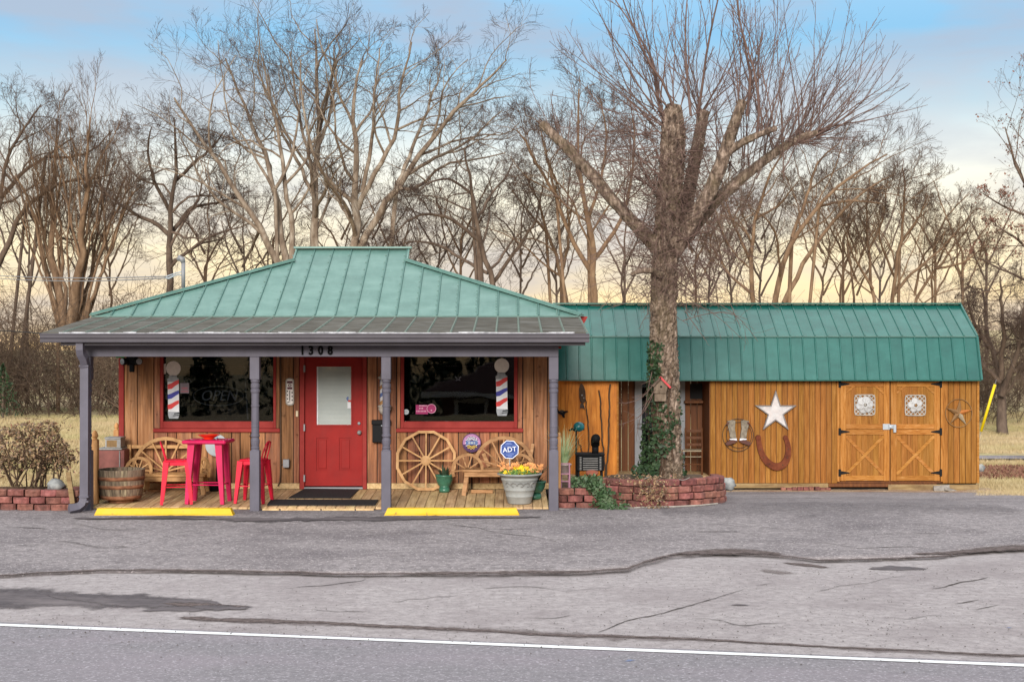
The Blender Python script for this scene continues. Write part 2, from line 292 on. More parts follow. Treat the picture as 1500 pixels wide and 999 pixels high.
m_chair = mat('chair_wood', [(0.085, 0.028, 0.010), (0.15, 0.055, 0.018)], sc=(9, 9, 3), rough=0.55, bump=0.1)
m_cane = flat('woven_cane', (0.30, 0.24, 0.16), rough=0.8, var=0.2)
m_grill = flat('soot_black_steel', (0.008, 0.009, 0.010), rough=0.7, spec=0.12, var=0.3)
m_teal = flat('teal_glaze', (0.012, 0.13, 0.145), rough=0.3, spec=0.5, var=0.5)
m_pinkm = flat('dusty_pink_metal', (0.36, 0.17, 0.23), rough=0.6, var=0.2)
m_terra = flat('terracotta', (0.28, 0.085, 0.05), rough=0.8, var=0.2)
m_palepot = flat('pale_pot', (0.40, 0.33, 0.30), rough=0.7, var=0.2)
m_stick = mat('dark_stick', [(0.045, 0.026, 0.016), (0.10, 0.06, 0.036)], sc=(20, 20, 4), rough=0.9, bump=0.3)
m_bhouse = mat('birdhouse_wood', [(0.09, 0.062, 0.042), (0.21, 0.155, 0.11)], sc=(20, 20, 8), rough=0.8, bump=0.3)
m_bred = flat('birdhouse_red', (0.46, 0.045, 0.05), rough=0.55)
m_guard = flat('safety_yellow', (0.62, 0.45, 0.006), rough=0.5)
m_debris = mat('gray_driftwood', [(0.15, 0.135, 0.12), (0.34, 0.31, 0.28)], sc=(8, 20, 20), rough=0.9, bump=0.4)
m_pipe = flat('gray_conduit', (0.22, 0.22, 0.23), rough=0.5, metal=0.2)
m_litter = mat('leaf_litter', [(0.10, 0.04, 0.03), (0.20, 0.085, 0.06), (0.27, 0.15, 0.10)], sc=(12, 12, 12), rough=1, bump=0.5)
m_hbrick = mat('far_brick', [(0.10, 0.05, 0.04), (0.16, 0.08, 0.06)], sc=(8, 8, 8), rough=0.9)
m_hroof = flat('far_shingle', (0.10, 0.055, 0.05), rough=0.9)
m_tan = flat('beige_plastic', (0.55, 0.45, 0.30), rough=0.5)

# ------------------------------------------------------------------ mesh helpers
WORLD = {}
def wm(o): return WORLD.get(o, Matrix.Identity(4))
class MB:
    def __init__(s): s.v, s.f, s.mi, s.m = [], [], [], 0
    def add(s, vs, fs):
        b = len(s.v); s.v += [tuple(v) for v in vs]
        for f in fs: s.f.append(tuple(b + i for i in f)); s.mi.append(s.m)
        return s
    def box(s, x0, x1, y0, y1, z0, z1, M=None, taper=None):
        vs = [Vector((x, y, z)) for z in (z0, z1) for y in (y0, y1) for x in (x0, x1)]
        if taper:
            cx, cy = (x0 + x1) / 2, (y0 + y1) / 2
            for v in vs[4:]: v.x = cx + (v.x - cx) * taper; v.y = cy + (v.y - cy) * taper
        if M: vs = [M @ v for v in vs]
        return s.add(vs, [(0, 2, 3, 1), (4, 5, 7, 6), (0, 1, 5, 4), (2, 6, 7, 3), (0, 4, 6, 2), (1, 3, 7, 5)])
    def cbox(s, x0, x1, y0, y1, z0, z1, c=0.006, M=None, jit=0.0, rng=random):
        c = min(c, (x1 - x0) * .45, (y1 - y0) * .45, (z1 - z0) * .45)
        lo, hi = (x0, y0, z0), (x1, y1, z1)
        vs, idx = [], {}
        for sx in (0, 1):
            for sy in (0, 1):
                for sz in (0, 1):
                    base = [(lo, hi)[k][i] for i, k in enumerate((sx, sy, sz))]
                    j = [rng.uniform(-jit, jit) for _ in range(3)]
                    for ax in range(3):
                        p = [base[i] + (0 if i == ax else (c if (sx, sy, sz)[i] == 0 else -c)) + j[i] for i in range(3)]
                        idx[(sx, sy, sz, ax)] = len(vs)
                        v = Vector(p); vs.append(M @ v if M else v)
        fs = []
        for ax in range(3):
            for s_ in (0, 1):
                o1, o2 = [a for a in range(3) if a != ax]
                q = []
                for a, b in ((0, 0), (1, 0), (1, 1), (0, 1)):
                    k = [0, 0, 0]; k[ax] = s_; k[o1] = a; k[o2] = b
                    q.append(idx[(*k, ax)])
                flip = (ax == 1) ^ (s_ == 0)
                fs.append(tuple(q[::-1] if flip else q))
        for ax in range(3):                      # edges running along ax
            o1, o2 = [a for a in range(3) if a != ax]
            for a in (0, 1):
                for b in (0, 1):
                    k0 = [0, 0, 0]; k0[o1] = a; k0[o2] = b; k1 = list(k0); k1[ax] = 1
                    fs.append((idx[(*k0, o1)], idx[(*k0, o2)], idx[(*k1, o2)], idx[(*k1, o1)]))
        for sx in (0, 1):
            for sy in (0, 1):
                for sz in (0, 1): fs.append(tuple(idx[(sx, sy, sz, a)] for a in range(3)))
        return s.add(vs, fs)
    def bar(s, p0, p1, w, h, up=(0, 1, 0), w1=None, h1=None, c=0):
        p0, p1 = Vector(p0), Vector(p1); d = (p1 - p0).normalized(); u = Vector(up)
        if abs(d.dot(u)) > 0.98: u = Vector((1, 0, 0))
        a = d.cross(u).normalized(); b = a.cross(d).normalized()
        w1 = w if w1 is None else w1; h1 = h if h1 is None else h1
        vs = []
        for p, ww, hh in ((p0, w, h), (p1, w1, h1)):
            for sa, sb in ((-1, -1), (1, -1), (1, 1), (-1, 1)): vs.append(p + a * sa * ww / 2 + b * sb * hh / 2)
        return s.add(vs, [(3, 2, 1, 0), (4, 5, 6, 7), (0, 1, 5, 4), (1, 2, 6, 5), (2, 3, 7, 6), (3, 0, 4, 7)])
    def tube(s, pts, r, n=8, caps=True, closed=False, sq=1.0):
        pts = [Vector(p) for p in pts]; K = len(pts)
        rr = r if isinstance(r, (list, tuple)) else [r] * K
        T = []
        for i in range(K):
            a = pts[(i - 1) % K] if closed else pts[max(0, i - 1)]
            b = pts[(i + 1) % K] if closed else pts[min(K - 1, i + 1)]
            T.append((b - a).normalized())
        u = T[0].orthogonal().normalized(); vs = []
        for i in range(K):
            u = (u - T[i] * u.dot(T[i])).normalized(); v = T[i].cross(u)
            for k in range(n):
                a = 2 * PI * k / n
                vs.append(pts[i] + (u * math.cos(a) + v * math.sin(a) * sq) * rr[i])
        fs = []
        for i in range(K if closed else K - 1):
            j = (i + 1) % K
            for k in range(n): fs.append((i * n + k, i * n + (k + 1) % n, j * n + (k + 1) % n, j * n + k))
        if caps and not closed:
            fs.append(tuple(range(n))[::-1]); fs.append(tuple((K - 1) * n + k for k in range(n)))
        return s.add(vs, fs)
    def lathe(s, c, prof, n=16, M=None, a0=0, a1=2 * PI):
        c = Vector(c); vs, fs = [], []
        full = abs(a1 - a0 - 2 * PI) < 1e-6; m = n if full else n + 1
        for r, z in prof:
            for k in range(m):
                a = a0 + (a1 - a0) * k / n
                v = Vector((r * math.cos(a), r * math.sin(a), z)); vs.append((M @ v if M else v) + c)
        for i in range(len(prof) - 1):
            for k in range(n):
                k2 = (k + 1) % m
                fs.append((i * m + k, i * m + k2, (i + 1) * m + k2, (i + 1) * m + k))
        if full:
            if prof[0][0] > 1e-4: fs.append(tuple(range(m))[::-1])
            if prof[-1][0] > 1e-4: fs.append(tuple((len(prof) - 1) * m + k for k in range(m)))
        return s.add(vs, fs)
    def prism(s, poly, y0, y1, M=None):            # poly of (x, z), extruded along y
        n = len(poly)
        ar = sum(poly[i][0] * poly[(i + 1) % n][1] - poly[(i + 1) % n][0] * poly[i][1] for i in range(n))
        if ar < 0: poly = poly[::-1]
        vs = [Vector((x, y, z)) for y in (y0, y1) for x, z in poly]
        if M: vs = [M @ v for v in vs]
        fs = [tuple(range(n)), tuple(range(2 * n - 1, n - 1, -1))]
        for i in range(n):
            j = (i + 1) % n; fs.append((i, n + i, n + j, j))
        return s.add(vs, fs)
    def ring(s, outer, inner, y0, y1, M=None):     # two closed outlines of (x, z) of equal length
        n = len(outer)
        vs = [Vector((x, y, z)) for y in (y0, y1) for pl in (outer, inner) for x, z in pl]
        if M: vs = [M @ v for v in vs]
        fs = []
        for i in range(n):
            j = (i + 1) % n
            fs += [(i, j, n + j, n + i), (2 * n + j, 2 * n + i, 3 * n + i, 3 * n + j), (j, i, 2 * n + i, 2 * n + j), (n + i, n + j, 3 * n + j, 3 * n + i)]
        return s.add(vs, fs)
    def ball(s, c, r, n=10, m=7, sc=(1, 1, 1), lump=0, rng=random):
        c = Vector(c); vs, fs = [], []
        for i in range(m + 1):
            for k in range(n):
                a, b = 2 * PI * k / n, PI * i / m
                q = r * (1 + (rng.uniform(-lump, lump) if 0 < i < m else 0))
                vs.append(c + Vector((q * sc[0] * math.sin(b) * math.cos(a), q * sc[1] * math.sin(b) * math.sin(a), q * sc[2] * math.cos(b))))
        for i in range(m):
            for k in range(n):
                fs.append((i * n + k, (i + 1) * n + k, (i + 1) * n + (k + 1) % n, i * n + (k + 1) % n))
        return s.add(vs, fs)
    def build(s, name, ms, parent=None, smooth=False, M=None):
        me = bpy.data.meshes.new(name)
        inv = wm(parent).inverted() if parent else None
        vs = [Vector(v) for v in s.v]
        if M: vs = [M @ v for v in vs]
        if inv: vs = [inv @ v for v in vs]
        me.from_pydata(vs, [], s.f)
        ms = ms if isinstance(ms, (list, tuple)) else [ms]
        for m in ms: me.materials.append(m)
        if len(ms) > 1: me.polygons.foreach_set('material_index', s.mi)
        if smooth: me.polygons.foreach_set('use_smooth', [True] * len(me.polygons))
        me.update()
        o = bpy.data.objects.new(name, me); C.objects.link(o)
        if parent: o.parent = parent; WORLD[o] = wm(parent)
        return o
def tag(o, label=None, cat=None, group=None, kind=None):
    if label: o['label'] = label
    if cat: o['category'] = cat
    if group: o['group'] = group
    if kind: o['kind'] = kind
    return o
def thing(name, label, cat, loc, rz=0, group=None):
    o = bpy.data.objects.new(name, None); C.objects.link(o)
    o.empty_display_size = 0.1
    o.location = loc; o.rotation_euler = (0, 0, rz)
    WORLD[o] = Matrix.Translation(Vector(loc)) @ Matrix.Rotation(rz, 4, 'Z')
    return tag(o, label, cat, group)
def copy_tree(o, loc, rz, label, parent=None):
    c = o.copy(); C.objects.link(c)
    if parent is None:
        c.location = loc; c.rotation_euler = (0, 0, rz)
        if label: c['label'] = label
        WORLD[c] = Matrix.Translation(Vector(loc)) @ Matrix.Rotation(rz, 4, 'Z')
    else:
        c.parent = parent; WORLD[c] = wm(parent)
    for ch in KIDS(o): copy_tree(ch, None, None, None, c)
    return c
def KIDS(o): return [x for x in WORLD if x.parent == o]
def amesh(name, V, Fq, m, parent=None, smooth=False):       # numpy arrays -> object (quads or triangles)
    me = bpy.data.meshes.new(name)
    V = np.asarray(V, dtype=np.float64)
    if parent:
        inv = np.array(wm(parent).inverted()); V = V @ inv[:3, :3].T + inv[:3, 3]
    k = Fq.shape[1]
    me.vertices.add(len(V)); me.vertices.foreach_set('co', V.astype(np.float32).ravel())
    me.loops.add(Fq.size); me.loops.foreach_set('vertex_index', Fq.astype(np.int32).ravel())
    me.polygons.add(len(Fq)); me.polygons.foreach_set('loop_start', np.arange(0, Fq.size, k, dtype=np.int32))
    me.update(calc_edges=True)
    if smooth: me.polygons.foreach_set('use_smooth', np.ones(len(Fq), dtype=bool))
    me.materials.append(m)
    o = bpy.data.objects.new(name, me); C.objects.link(o)
    if parent: o.parent = parent; WORLD[o] = wm(parent)
    return o
def text_into(mb, txt, size, at, depth=0.004, M=None, align='CENTER', shear=0, sx=1.0, bold=0):
    cu = bpy.data.curves.new('lettering', 'FONT'); cu.body = txt; cu.size = size; cu.extrude = depth / 2
    cu.align_x = align; cu.align_y = 'CENTER'; cu.shear = shear; cu.resolution_u = 3; cu.offset = bold
    ob = bpy.data.objects.new('lettering', cu)
    me = bpy.data.meshes.new_from_object(ob)
    Rm = Matrix.Translation(Vector(at)) @ (M or Matrix.Identity(4)) @ Matrix.Rotation(R(90), 4, 'X') @ Matrix.Scale(sx, 4, (1, 0, 0))
    mb.add([Rm @ v.co for v in me.vertices], [tuple(p.vertices) for p in me.polygons])
    bpy.data.objects.remove(ob); bpy.data.curves.remove(cu); bpy.data.meshes.remove(me)

# ================================================================== SETTING
rs = np.random.RandomState(11)
def axis(spec):
    out = []
    for a, b, n in spec: out += list(np.linspace(a, b, n, endpoint=False))
    return np.array(out + [spec[-1][1]])
def sheet(name, xs, ys, zf, m, parent=None):
    V = np.array([(x, y, zf(x, y)) for y in ys for x in xs]); nx = len(xs)
    i, j = np.meshgrid(np.arange(nx - 1), np.arange(len(ys) - 1)); a = (j * nx + i).ravel()
    return amesh(name, V, np.stack([a, a + 1, a + nx + 1, a + nx], 1), m, parent, True)
ground = sheet('ground', axis([(-400, -40, 8), (-40, -3, 24), (-3, 14, 48), (14, 60, 16), (60, 400, 8)]), axis([(-200, -20, 8), (-20, 0, 10), (0, 15, 6), (15, 50, 70), (50, 600, 16)]),
               lambda x, y: gz(x, y) - 0.04 + (0 if y < 26.5 or y > 70 else 0.02 * math.sin(x * 1.3) * math.sin(y * 0.9)), m_lawn)
tag(ground, kind='structure')
def crack_noise(n, amp, seed):
    r = np.random.RandomState(seed); y = np.zeros(n)
    for o in range(1, 7):
        k = max(2, int(n / 2 ** (7 - o))); y += np.interp(np.linspace(0, 1, n), np.linspace(0, 1, k), r.uniform(-1, 1, k)) * amp / o ** 0.7
    return y
def curve_y(pts):                                    # photo pixels -> function Y(x) on the flat ground
    q = sorted([(p.x, p.y) for p in (G(*a) for a in pts)])
    X = [a for a, _ in q]; Yv = [b for _, b in q]
    return lambda x: float(np.interp(x, X, Yv))
lot_edge = curve_y([(-600, 852), (-200, 850), (0, 846), (60, 842), (150, 838), (300, 839), (420, 841), (500, 843), (700, 843), (850, 841), (920, 836), (945, 826), (985, 816), (1060, 812), (1150, 817), (1200, 823), (1290, 821), (1380, 817), (1440, 808), (1500, 805), (1900, 800)])
road_edge = curve_y([(px_, 912.0 + 59.5 * px_ / 1500) for px_ in (-600, -200, 0, 300, 600, 900, 1200, 1500, 2100)])
xs = np.arange(-30, 30.001, 0.1)
nl = crack_noise(len(xs), 0.10, 3); nr = crack_noise(len(xs), 0.025, 5)
def lot_back(x):
    if x < 0.55: return 19.75
    if x < 3.0: return 20.9
    if x < 3.45: return 20.9 + (x - 3.0) / 0.45 * 4.32
    if x < 8.55: return 25.22 + 0.06 * math.sin(x * 5)
    return 23.3 - 0.03 * (x - 8.55)
def strip_sheet(name, xs, fa, fb, n, zf, m, parent=None, lip=0.0):
    V = []
    for k in range(n + 1):
        for i, x in enumerate(xs):
            a, b = fa(i, x), fb(i, x); y = a + (b - a) * k / n
            V.append((x, y, zf(x, y)))
    if lip:
        V = [(x, fa(i, x), zf(x, fa(i, x)) - lip) for i, x in enumerate(xs)] + V
        n += 1
    nx = len(xs); i, j = np.meshgrid(np.arange(nx - 1), np.arange(n)); a = (j * nx + i).ravel()
    return amesh(name, np.array(V), np.stack([a, a + 1, a + nx + 1, a + nx], 1), m, parent)
apron = strip_sheet('roadside_apron', xs, lambda i, x: road_edge(x) - 0.5, lambda i, x: lot_edge(x) + 0.6, 4, lambda x, y: 0.0, m_apron)
tag(apron, kind='structure')
lot = strip_sheet('parking_lot', xs, lambda i, x: lot_edge(x) + nl[i], lambda i, x: lot_back(x), 30, lambda x, y: gz(x, y) + 0.018 + 0.006 * math.sin(x * 0.9 + y) * math.sin(y * 1.7), m_lot, lip=0.02)
tag(lot, kind='structure')
road = strip_sheet('road', xs, lambda i, x: road_edge(x) - 9.0, lambda i, x: road_edge(x) + nr[i], 4, lambda x, y: 0.006, m_road)
tag(road, kind='structure')
# far side of the road: verge sheet up to the camera side
L0, L1 = G(0, 916.5), G(1500, 976)
ld = (L1 - L0).normalized(); ln_ = Vector((-ld.y, ld.x, 0))
mb = MB()
for k in range(-60, 60):
    a, b = L0 + ld * k * 0.5, L0 + ld * (k + 1) * 0.5
    j0, j1 = 0.042 + 0.004 * math.sin(k * 7.1), 0.042 + 0.004 * math.sin((k + 1) * 7.1)
    mb.add([(a - ln_ * j0) + Vector((0, 0, .0115)), (b - ln_ * j1) + Vector((0, 0, .0115)), (b + ln_ * j1) + Vector((0, 0, .0115)), (a + ln_ * j0) + Vector((0, 0, .0115))], [(0, 1, 2, 3)])
mb.build('edge_line', m_line, road)
def ribbon(name, pix, w0, w1, m, parent, z, seed, closed=False, amp=0.6):
    """an irregular flat streak of dirt or an open crack, given in photo pixels; widths in metres (across the ground)"""
    r = np.random.RandomState(seed); pts = [G(*p) for p in pix]; out = []
    d = [0]
    for a, b in zip(pts, pts[1:]): d.append(d[-1] + (b - a).length)
    n = max(8, int(d[-1] / 0.035)); t = np.linspace(0, d[-1], n)
    X = np.interp(t, d, [p.x for p in pts]); Yv = np.interp(t, d, [p.y for p in pts])
    Yv = Yv + crack_noise(n, 0.05 * amp, seed + 1); W = np.interp(t, [0, d[-1] / 2, d[-1]], [w0, w1, w0])
    up = W * (0.35 + 0.8 * np.abs(crack_noise(n, 1.0, seed + 2))); dn = W * (0.35 + 0.8 * np.abs(crack_noise(n, 1.0, seed + 3)))
    if amp > 1: up = W * (.75 + .22 * crack_noise(n, 1.0, seed + 2)); dn = W * (.75 + .22 * crack_noise(n, 1.0, seed + 3))
    e = np.minimum(1, np.minimum(np.arange(n), np.arange(n)[::-1]) / 4.0); up *= e; dn *= e
    V, fade = [], []
    for u_, f_ in ((-1.25, 0.0), (-.6, .62), (0, 1.0), (.6, .62), (1.25, 0.0)):
        w_ = dn if u_ < 0 else up
        V += [(X[i], Yv[i] + u_ * w_[i], gz(X[i], Yv[i]) + z) for i in range(n)]
        fade += [f_ * min(1.0, e[i] * 1.3) for i in range(n)]
    a = np.concatenate([np.arange(n - 1) + n * k for k in range(4)])
    o = amesh(name, np.array(V), np.stack([a, a + 1, a + n + 1, a + n], 1), m, parent)
    at = o.data.attributes.new('fade', 'FLOAT', 'POINT'); at.data.foreach_set('value', np.array(fade, dtype=np.float32))
    return o
def ragged(m, sc=16.0, sharp=3.0):
    """wears a dirt material thin towards the rim of its streak"""
    n, l = m.node_tree.nodes, m.node_tree.links
    at = n.new('ShaderNodeAttribute'); at.attribute_name = 'fade'
    tc = n.new('ShaderNodeTexCoord'); nz = n.new('ShaderNodeTexNoise'); nz.inputs['Scale'].default_value = sc; nz.inputs['Detail'].default_value = 7; nz.inputs['Roughness'].default_value = .7
    l.new(tc.outputs['Object'], nz.inputs['Vector'])
    def mt(op, a, b):
        x = n.new('ShaderNodeMath'); x.operation = op
        for k, v in enumerate((a, b)):
            if hasattr(v, 'links'): l.new(v, x.inputs[k])
            else: x.inputs[k].default_value = v
        return x
    q = mt('ADD', mt('MULTIPLY', at.outputs['Fac'], 0.75).outputs[0], nz.outputs['Fac'])
    q = mt('MULTIPLY', mt('SUBTRACT', q.outputs[0], 0.72).outputs[0], sharp); q.use_clamp = True
    l.new(q.outputs[0], n['Principled BSDF'].inputs['Alpha'])
m_crack = mat('crack_dirt', [(0.05, 0.042, 0.038), (0.10, 0.087, 0.08)], sc=(18, 18, 18), rough=1, bump=0.3, spec=0.05)
ED = [(0, 846), (60, 842), (150, 838), (300, 839), (420, 841), (500, 843), (700, 843), (850, 841), (920, 836), (945, 826), (985, 816), (1060, 812), (1150, 817), (1200, 823), (1290, 821), (1380, 817), (1440, 808), (1500, 805)]
m_soft = mat('soft_dirt', [(0.1242, 0.0980, 0.0898), (0.1782, 0.1450, 0.1367), (0.2376, 0.2000, 0.1918)], sc=(16, 16, 16), detail=10, rough=1, bump=0.5, dist=0.01, spec=0.1)
m_seam = mat('seam_dirt', [(0.0594, 0.0450, 0.0408), (0.1134, 0.0880, 0.0816), (0.1728, 0.1400, 0.1326)], sc=(18, 18, 18), detail=10, rough=1, bump=0.6, dist=0.01, spec=0.1)
ragged(m_soft, 9.0, 1.3); ragged(m_seam, 12.0, 3.0); ragged(m_patch, 3.6, 3.2); ragged(m_crack, 14.0, 5.0)
EL = [(-200, 850)] + ED + [(1700, 802)]
ribbon('dirt_seam', [(x_, y_ + 1.5) for x_, y_ in EL], 0.09, 0.15, m_soft, apron, 0.023, 27)
ribbon('dirt_seam', EL, 0.05, 0.095, m_seam, apron, 0.027, 21)
ribbon('dirt_seam', [(250, 905), (300, 908), (450, 912), (600, 920), (700, 924), (770, 928), (830, 932), (1000, 936), (1200, 947), (1400, 957), (1500, 961)], 0.05, 0.20, m_soft, apron, 0.0035, 33)
ribbon('dirt_seam', [(250, 905), (300, 908), (450, 912), (600, 920), (700, 924), (770, 928), (830, 932)], 0.05, 0.14, m_seam, apron, 0.0062, 31)
ribbon('dirt_seam', [(750, 928), (830, 931), (1000, 936), (1200, 947), (1400, 957), (1500, 961), (1800, 975)], 0.04, 0.06, m_seam, apron, 0.0072, 41)
ribbon('stain', [(-330, 872), (-80, 876), (40, 878), (130, 880), (200, 884)], 0.50, 0.95, m_patch, apron, 0.0045, 51, amp=1.3)
ribbon('stain', [(60, 873), (140, 878), (220, 882), (300, 884), (335, 886)], 0.16, 0.55, m_patch, apron, 0.0057, 52, amp=1.3)
ribbon('stain', [(200, 893), (260, 891), (320, 890), (376, 891)], 0.08, 0.26, m_patch, apron, 0.0068, 53, amp=1.3)
m_darklot = mat('darker_asphalt', [(0.0918, 0.0800, 0.0836), (0.1350, 0.1180, 0.1224), (0.1782, 0.1570, 0.1601)], sc=(12, 12, 12), detail=10, rough=.9, bump=0.4, dist=0.01, spec=0.15)
ragged(m_darklot, 2.4, .55)
ribbon('stain', [(960, 752), (1120, 745), (1300, 742), (1500, 750)], 1.2, 2.6, m_darklot, lot, 0.027, 54, amp=1.3)  # broad, faintly darker area across the lot near the shed
ribbon('stain', [(230, 884), (290, 886), (345, 887), (374, 888)], 0.05, 0.22, m_seam, apron, 0.0075, 57, amp=1.2)
ribbon('stain', [(270, 889), (320, 891), (375, 892)], 0.05, 0.20, m_patch, apron, 0.009, 61)
ribbon('stain', [(985, 814), (1040, 811), (1100, 811), (1155, 816)], 0.12, 0.40, m_seam, apron, 0.031, 71, amp=1.2)
ribbon('stain', [(1140, 824), (1180, 829), (1225, 834)], 0.06, 0.22, m_seam, apron, 0.006, 81, amp=1.2)
ribbon('stain', [(1105, 835), (1140, 840), (1175, 841)], 0.05, 0.25, m_soft, apron, 0.006, 91, amp=1.2)
ribbon('stain', [(1265, 835), (1310, 833), (1365, 833)], 0.05, 0.25, m_patch, apron, 0.006, 93, amp=1.2)
ribbon('stain', [(1330, 815), (1400, 813), (1460, 808), (1500, 806), (1650, 803)], 0.06, 0.30, m_seam, apron, 0.0315, 95, amp=1.2)
ribbon('stain', [(1062, 887), (1085, 886), (1108, 888)], 0.06, 0.11, m_patch, apron, 0.006, 97, amp=0.3)
ribbon('stain', [(100, 762), (250, 761), (420, 763), (600, 761), (800, 760)], 0.15, 0.35, m_patch, lot, 0.0285, 99, amp=0.8)
for k, (pp, w) in enumerate([([(870, 928), (915, 910), (960, 900), (1005, 889), (1050, 876), (1095, 863)], 0.022), ([(1100, 858), (1140, 854)], 0.01), ([(1265, 785), (1340, 783), (1390, 784)], 0.02), ([(1010, 782), (1060, 781), (1095, 782)], 0.016),
        ([(190, 805), (225, 795), (262, 784), (300, 775)], 0.018), ([(690, 776), (740, 778), (790, 778)], 0.014), ([(150, 763), (260, 762), (330, 760)], 0.03), ([(1000, 733), (1150, 732), (1330, 733), (1480, 738)], 0.02),
        ([(880, 763), (915, 762)], 0.02), ([(820, 868), (870, 862), (910, 859)], 0.008), ([(1390, 885), (1440, 878)], 0.014), ([(1420, 895), (1470, 886)], 0.012), ([(0, 776), (40, 775), (80, 777)], 0.018)]):
    par = lot if pp[0][1] < 806 else apron
    ribbon('crack', pp, w * 0.6, w * 1.3, m_crack, par, 0.030 if par is lot else 0.006, 200 + 7 * k, amp=0.8)
def wander(px, py, n, seed, step=22, slope=0.0, w=.012):
    """a jagged crack wandering over the asphalt, with a few side branches"""
    q = random.Random(seed); pts = [(px, py)]; a = slope
    for k in range(n):
        a = a * .6 + slope * .4 + q.uniform(-.30, .30); pts.append((pts[-1][0] + q.uniform(.5, 1.2) * step, pts[-1][1] + a * step * .5))
    par = lot if py < 806 else apron
    ribbon('crack', pts, w * .5, w, m_crack, par, (0.0262 if par is lot else 0.0052) + .00012 * (seed % 9), 400 + 3 * seed, amp=.5)
    for k in range(2, n, 3):
        if q.random() < .6:
            x_, y_ = pts[k]; b = [(x_, y_)]
            for j in range(2): b.append((b[-1][0] + q.uniform(4, 14), b[-1][1] + q.choice((-1, 1)) * q.uniform(2, 6)))
            ribbon('crack', b, w * .3, w * .5, m_crack, par, (0.0262 if par is lot else 0.0052) + .00012 * (seed % 9), 900 + 3 * seed + k, amp=.3)
for k_, a_ in enumerate([(20, 800, 9, .1), (330, 822, 8, -.12), (520, 790, 7, .05), (640, 770, 10, .02), (860, 796, 7, -.15), (1030, 770, 9, .06), (1180, 798, 8, .1), (1330, 768, 7, .04), (90, 768, 8, .05), (410, 862, 7, .08), (560, 884, 6, -.12), (700, 862, 8, .06),
        (1010, 905, 9, .1), (1190, 868, 8, -.08), (1290, 905, 8, .05), (1350, 862, 6, .1), (450, 890, 5, .05), (760, 905, 5, .1)]):
    wander(a_[0], a_[1], a_[2], 30 + k_, slope=a_[3], w=.011 if k_ % 3 else .018)
m_blue = mat('faded_blue_paint', [(0.13, 0.17, 0.30), (0.20, 0.25, 0.38)], sc=(20, 20, 20), rough=.9, bump=.2, spec=.1)
ragged(m_blue, 14.0, 1.6)
ribbon('paint_mark', [(908, 971), (922, 969), (938, 968)], 0.03, 0.07, m_blue, road, 0.010, 611, amp=.3)
ribbon('paint_mark', [(1470, 920), (1485, 919)], 0.03, 0.06, m_blue, apron, 0.006, 617, amp=.3)
# loose stones on the asphalt, far too many to count
V, Fq = [], []
for k in range(1300):
    px = random.uniform(-40, 1540); py = random.choice((random.gauss(842, 5), random.gauss(925, 14), random.uniform(830, 950), random.uniform(760, 990)))
    if py < 755 or py > 998: continue
    p = G(px, py); r = random.uniform(0.003, 0.008); p.z += 0.012 if py > 845 else 0.024
    b = len(V)
    V += [(p.x - r, p.y - r * .7, p.z), (p.x + r, p.y - r, p.z), (p.x + r * .6, p.y + r, p.z), (p.x - r * .8, p.y + r, p.z), (p.x, p.y, p.z + r)]
    Fq += [(b, b + 1, b + 4), (b + 1, b + 2, b + 4), (b + 2, b + 3, b + 4), (b + 3, b, b + 4)]
tag(amesh('loose_grit', np.array(V), np.array(Fq), m_dirt), kind='stuff')
# gravel strip by the shed, drive and leaf bed beyond
tag(sheet('gravel_strip', np.arange(3.3, 9.0, 0.1), np.linspace(25.05, 26.3, 14), lambda x, y: gz(x, y) + 0.004 + .02 * sm((y - 25.2) / .4) + 0.012 * math.sin(x * 9) * math.sin(y * 11), m_gravel), kind='structure')
tag(sheet('driveway', np.arange(9, 40, 0.5), np.linspace(33.2, 34.2, 5), lambda x, y: gz(x, y) + 0.01, m_lot), kind='structure')
V, Fq = [], []
def blades(n, region, hmin, hmax, wid, seed, lean=0.6):
    r = np.random.RandomState(seed); V = []
    pts = region(r, n); n = len(pts)
    h = r.uniform(hmin, hmax, n); az = r.uniform(0, 2 * PI, n); la = r.uniform(0, 2 * PI, n); le = r.uniform(0, lean, n) * h
    dx, dy = np.cos(az) * wid, np.sin(az) * wid
    A = pts + np.stack([-dx, -dy, 0 * h], 1); B = pts + np.stack([dx, dy, 0 * h], 1); T = pts + np.stack([np.cos(la) * le, np.sin(la) * le, h], 1)
    V = np.stack([A, B, T], 1).reshape(-1, 3)
    return V, np.arange(3 * n).reshape(-1, 3)
def reg_left(r, n):
    Y = 20 + 26 * r.rand(n) ** 1.3; px = r.uniform(-60, 185, n); x = (px - CX) * Y / F
    return np.stack([x, Y, np.full(n, -0.045)], 1)
def reg_right(r, n):
    Y = 23.5 + 30 * r.rand(n) ** 1.3; px = r.uniform(1432, 1560, n); x = (px - CX) * Y / F
    z = np.array([gz(a, b) - 0.045 for a, b in zip(x, Y)])
    keep = ~((Y > 33.1) & (Y < 35.4))
    return np.stack([x, Y, z], 1)[keep]
Va, Fa = blades(60000, reg_left, 0.05, 0.13, 0.006, 1, 1.2)
Vb, Fb = blades(36000, reg_right, 0.05, 0.12, 0.006, 2, 1.2)
tag(amesh('grass', np.concatenate([Va, Vb]), np.concatenate([Fa, Fb + len(Va)]), m_grassb), kind='stuff')
def reg_leaf(r, n):
    Y = r.uniform(28.5, 31.2, n); x = r.uniform(9.6, 13, n)
    return np.stack([x, Y, np.array([gz(a, b) - 0.02 for a, b in zip(x, Y)])], 1)
Va, Fa = blades(6000, reg_leaf, 0.03, 0.10, 0.03, 3, 2.0)
tag(amesh('leaf_litter', Va, Fa, m_litter), kind='stuff')

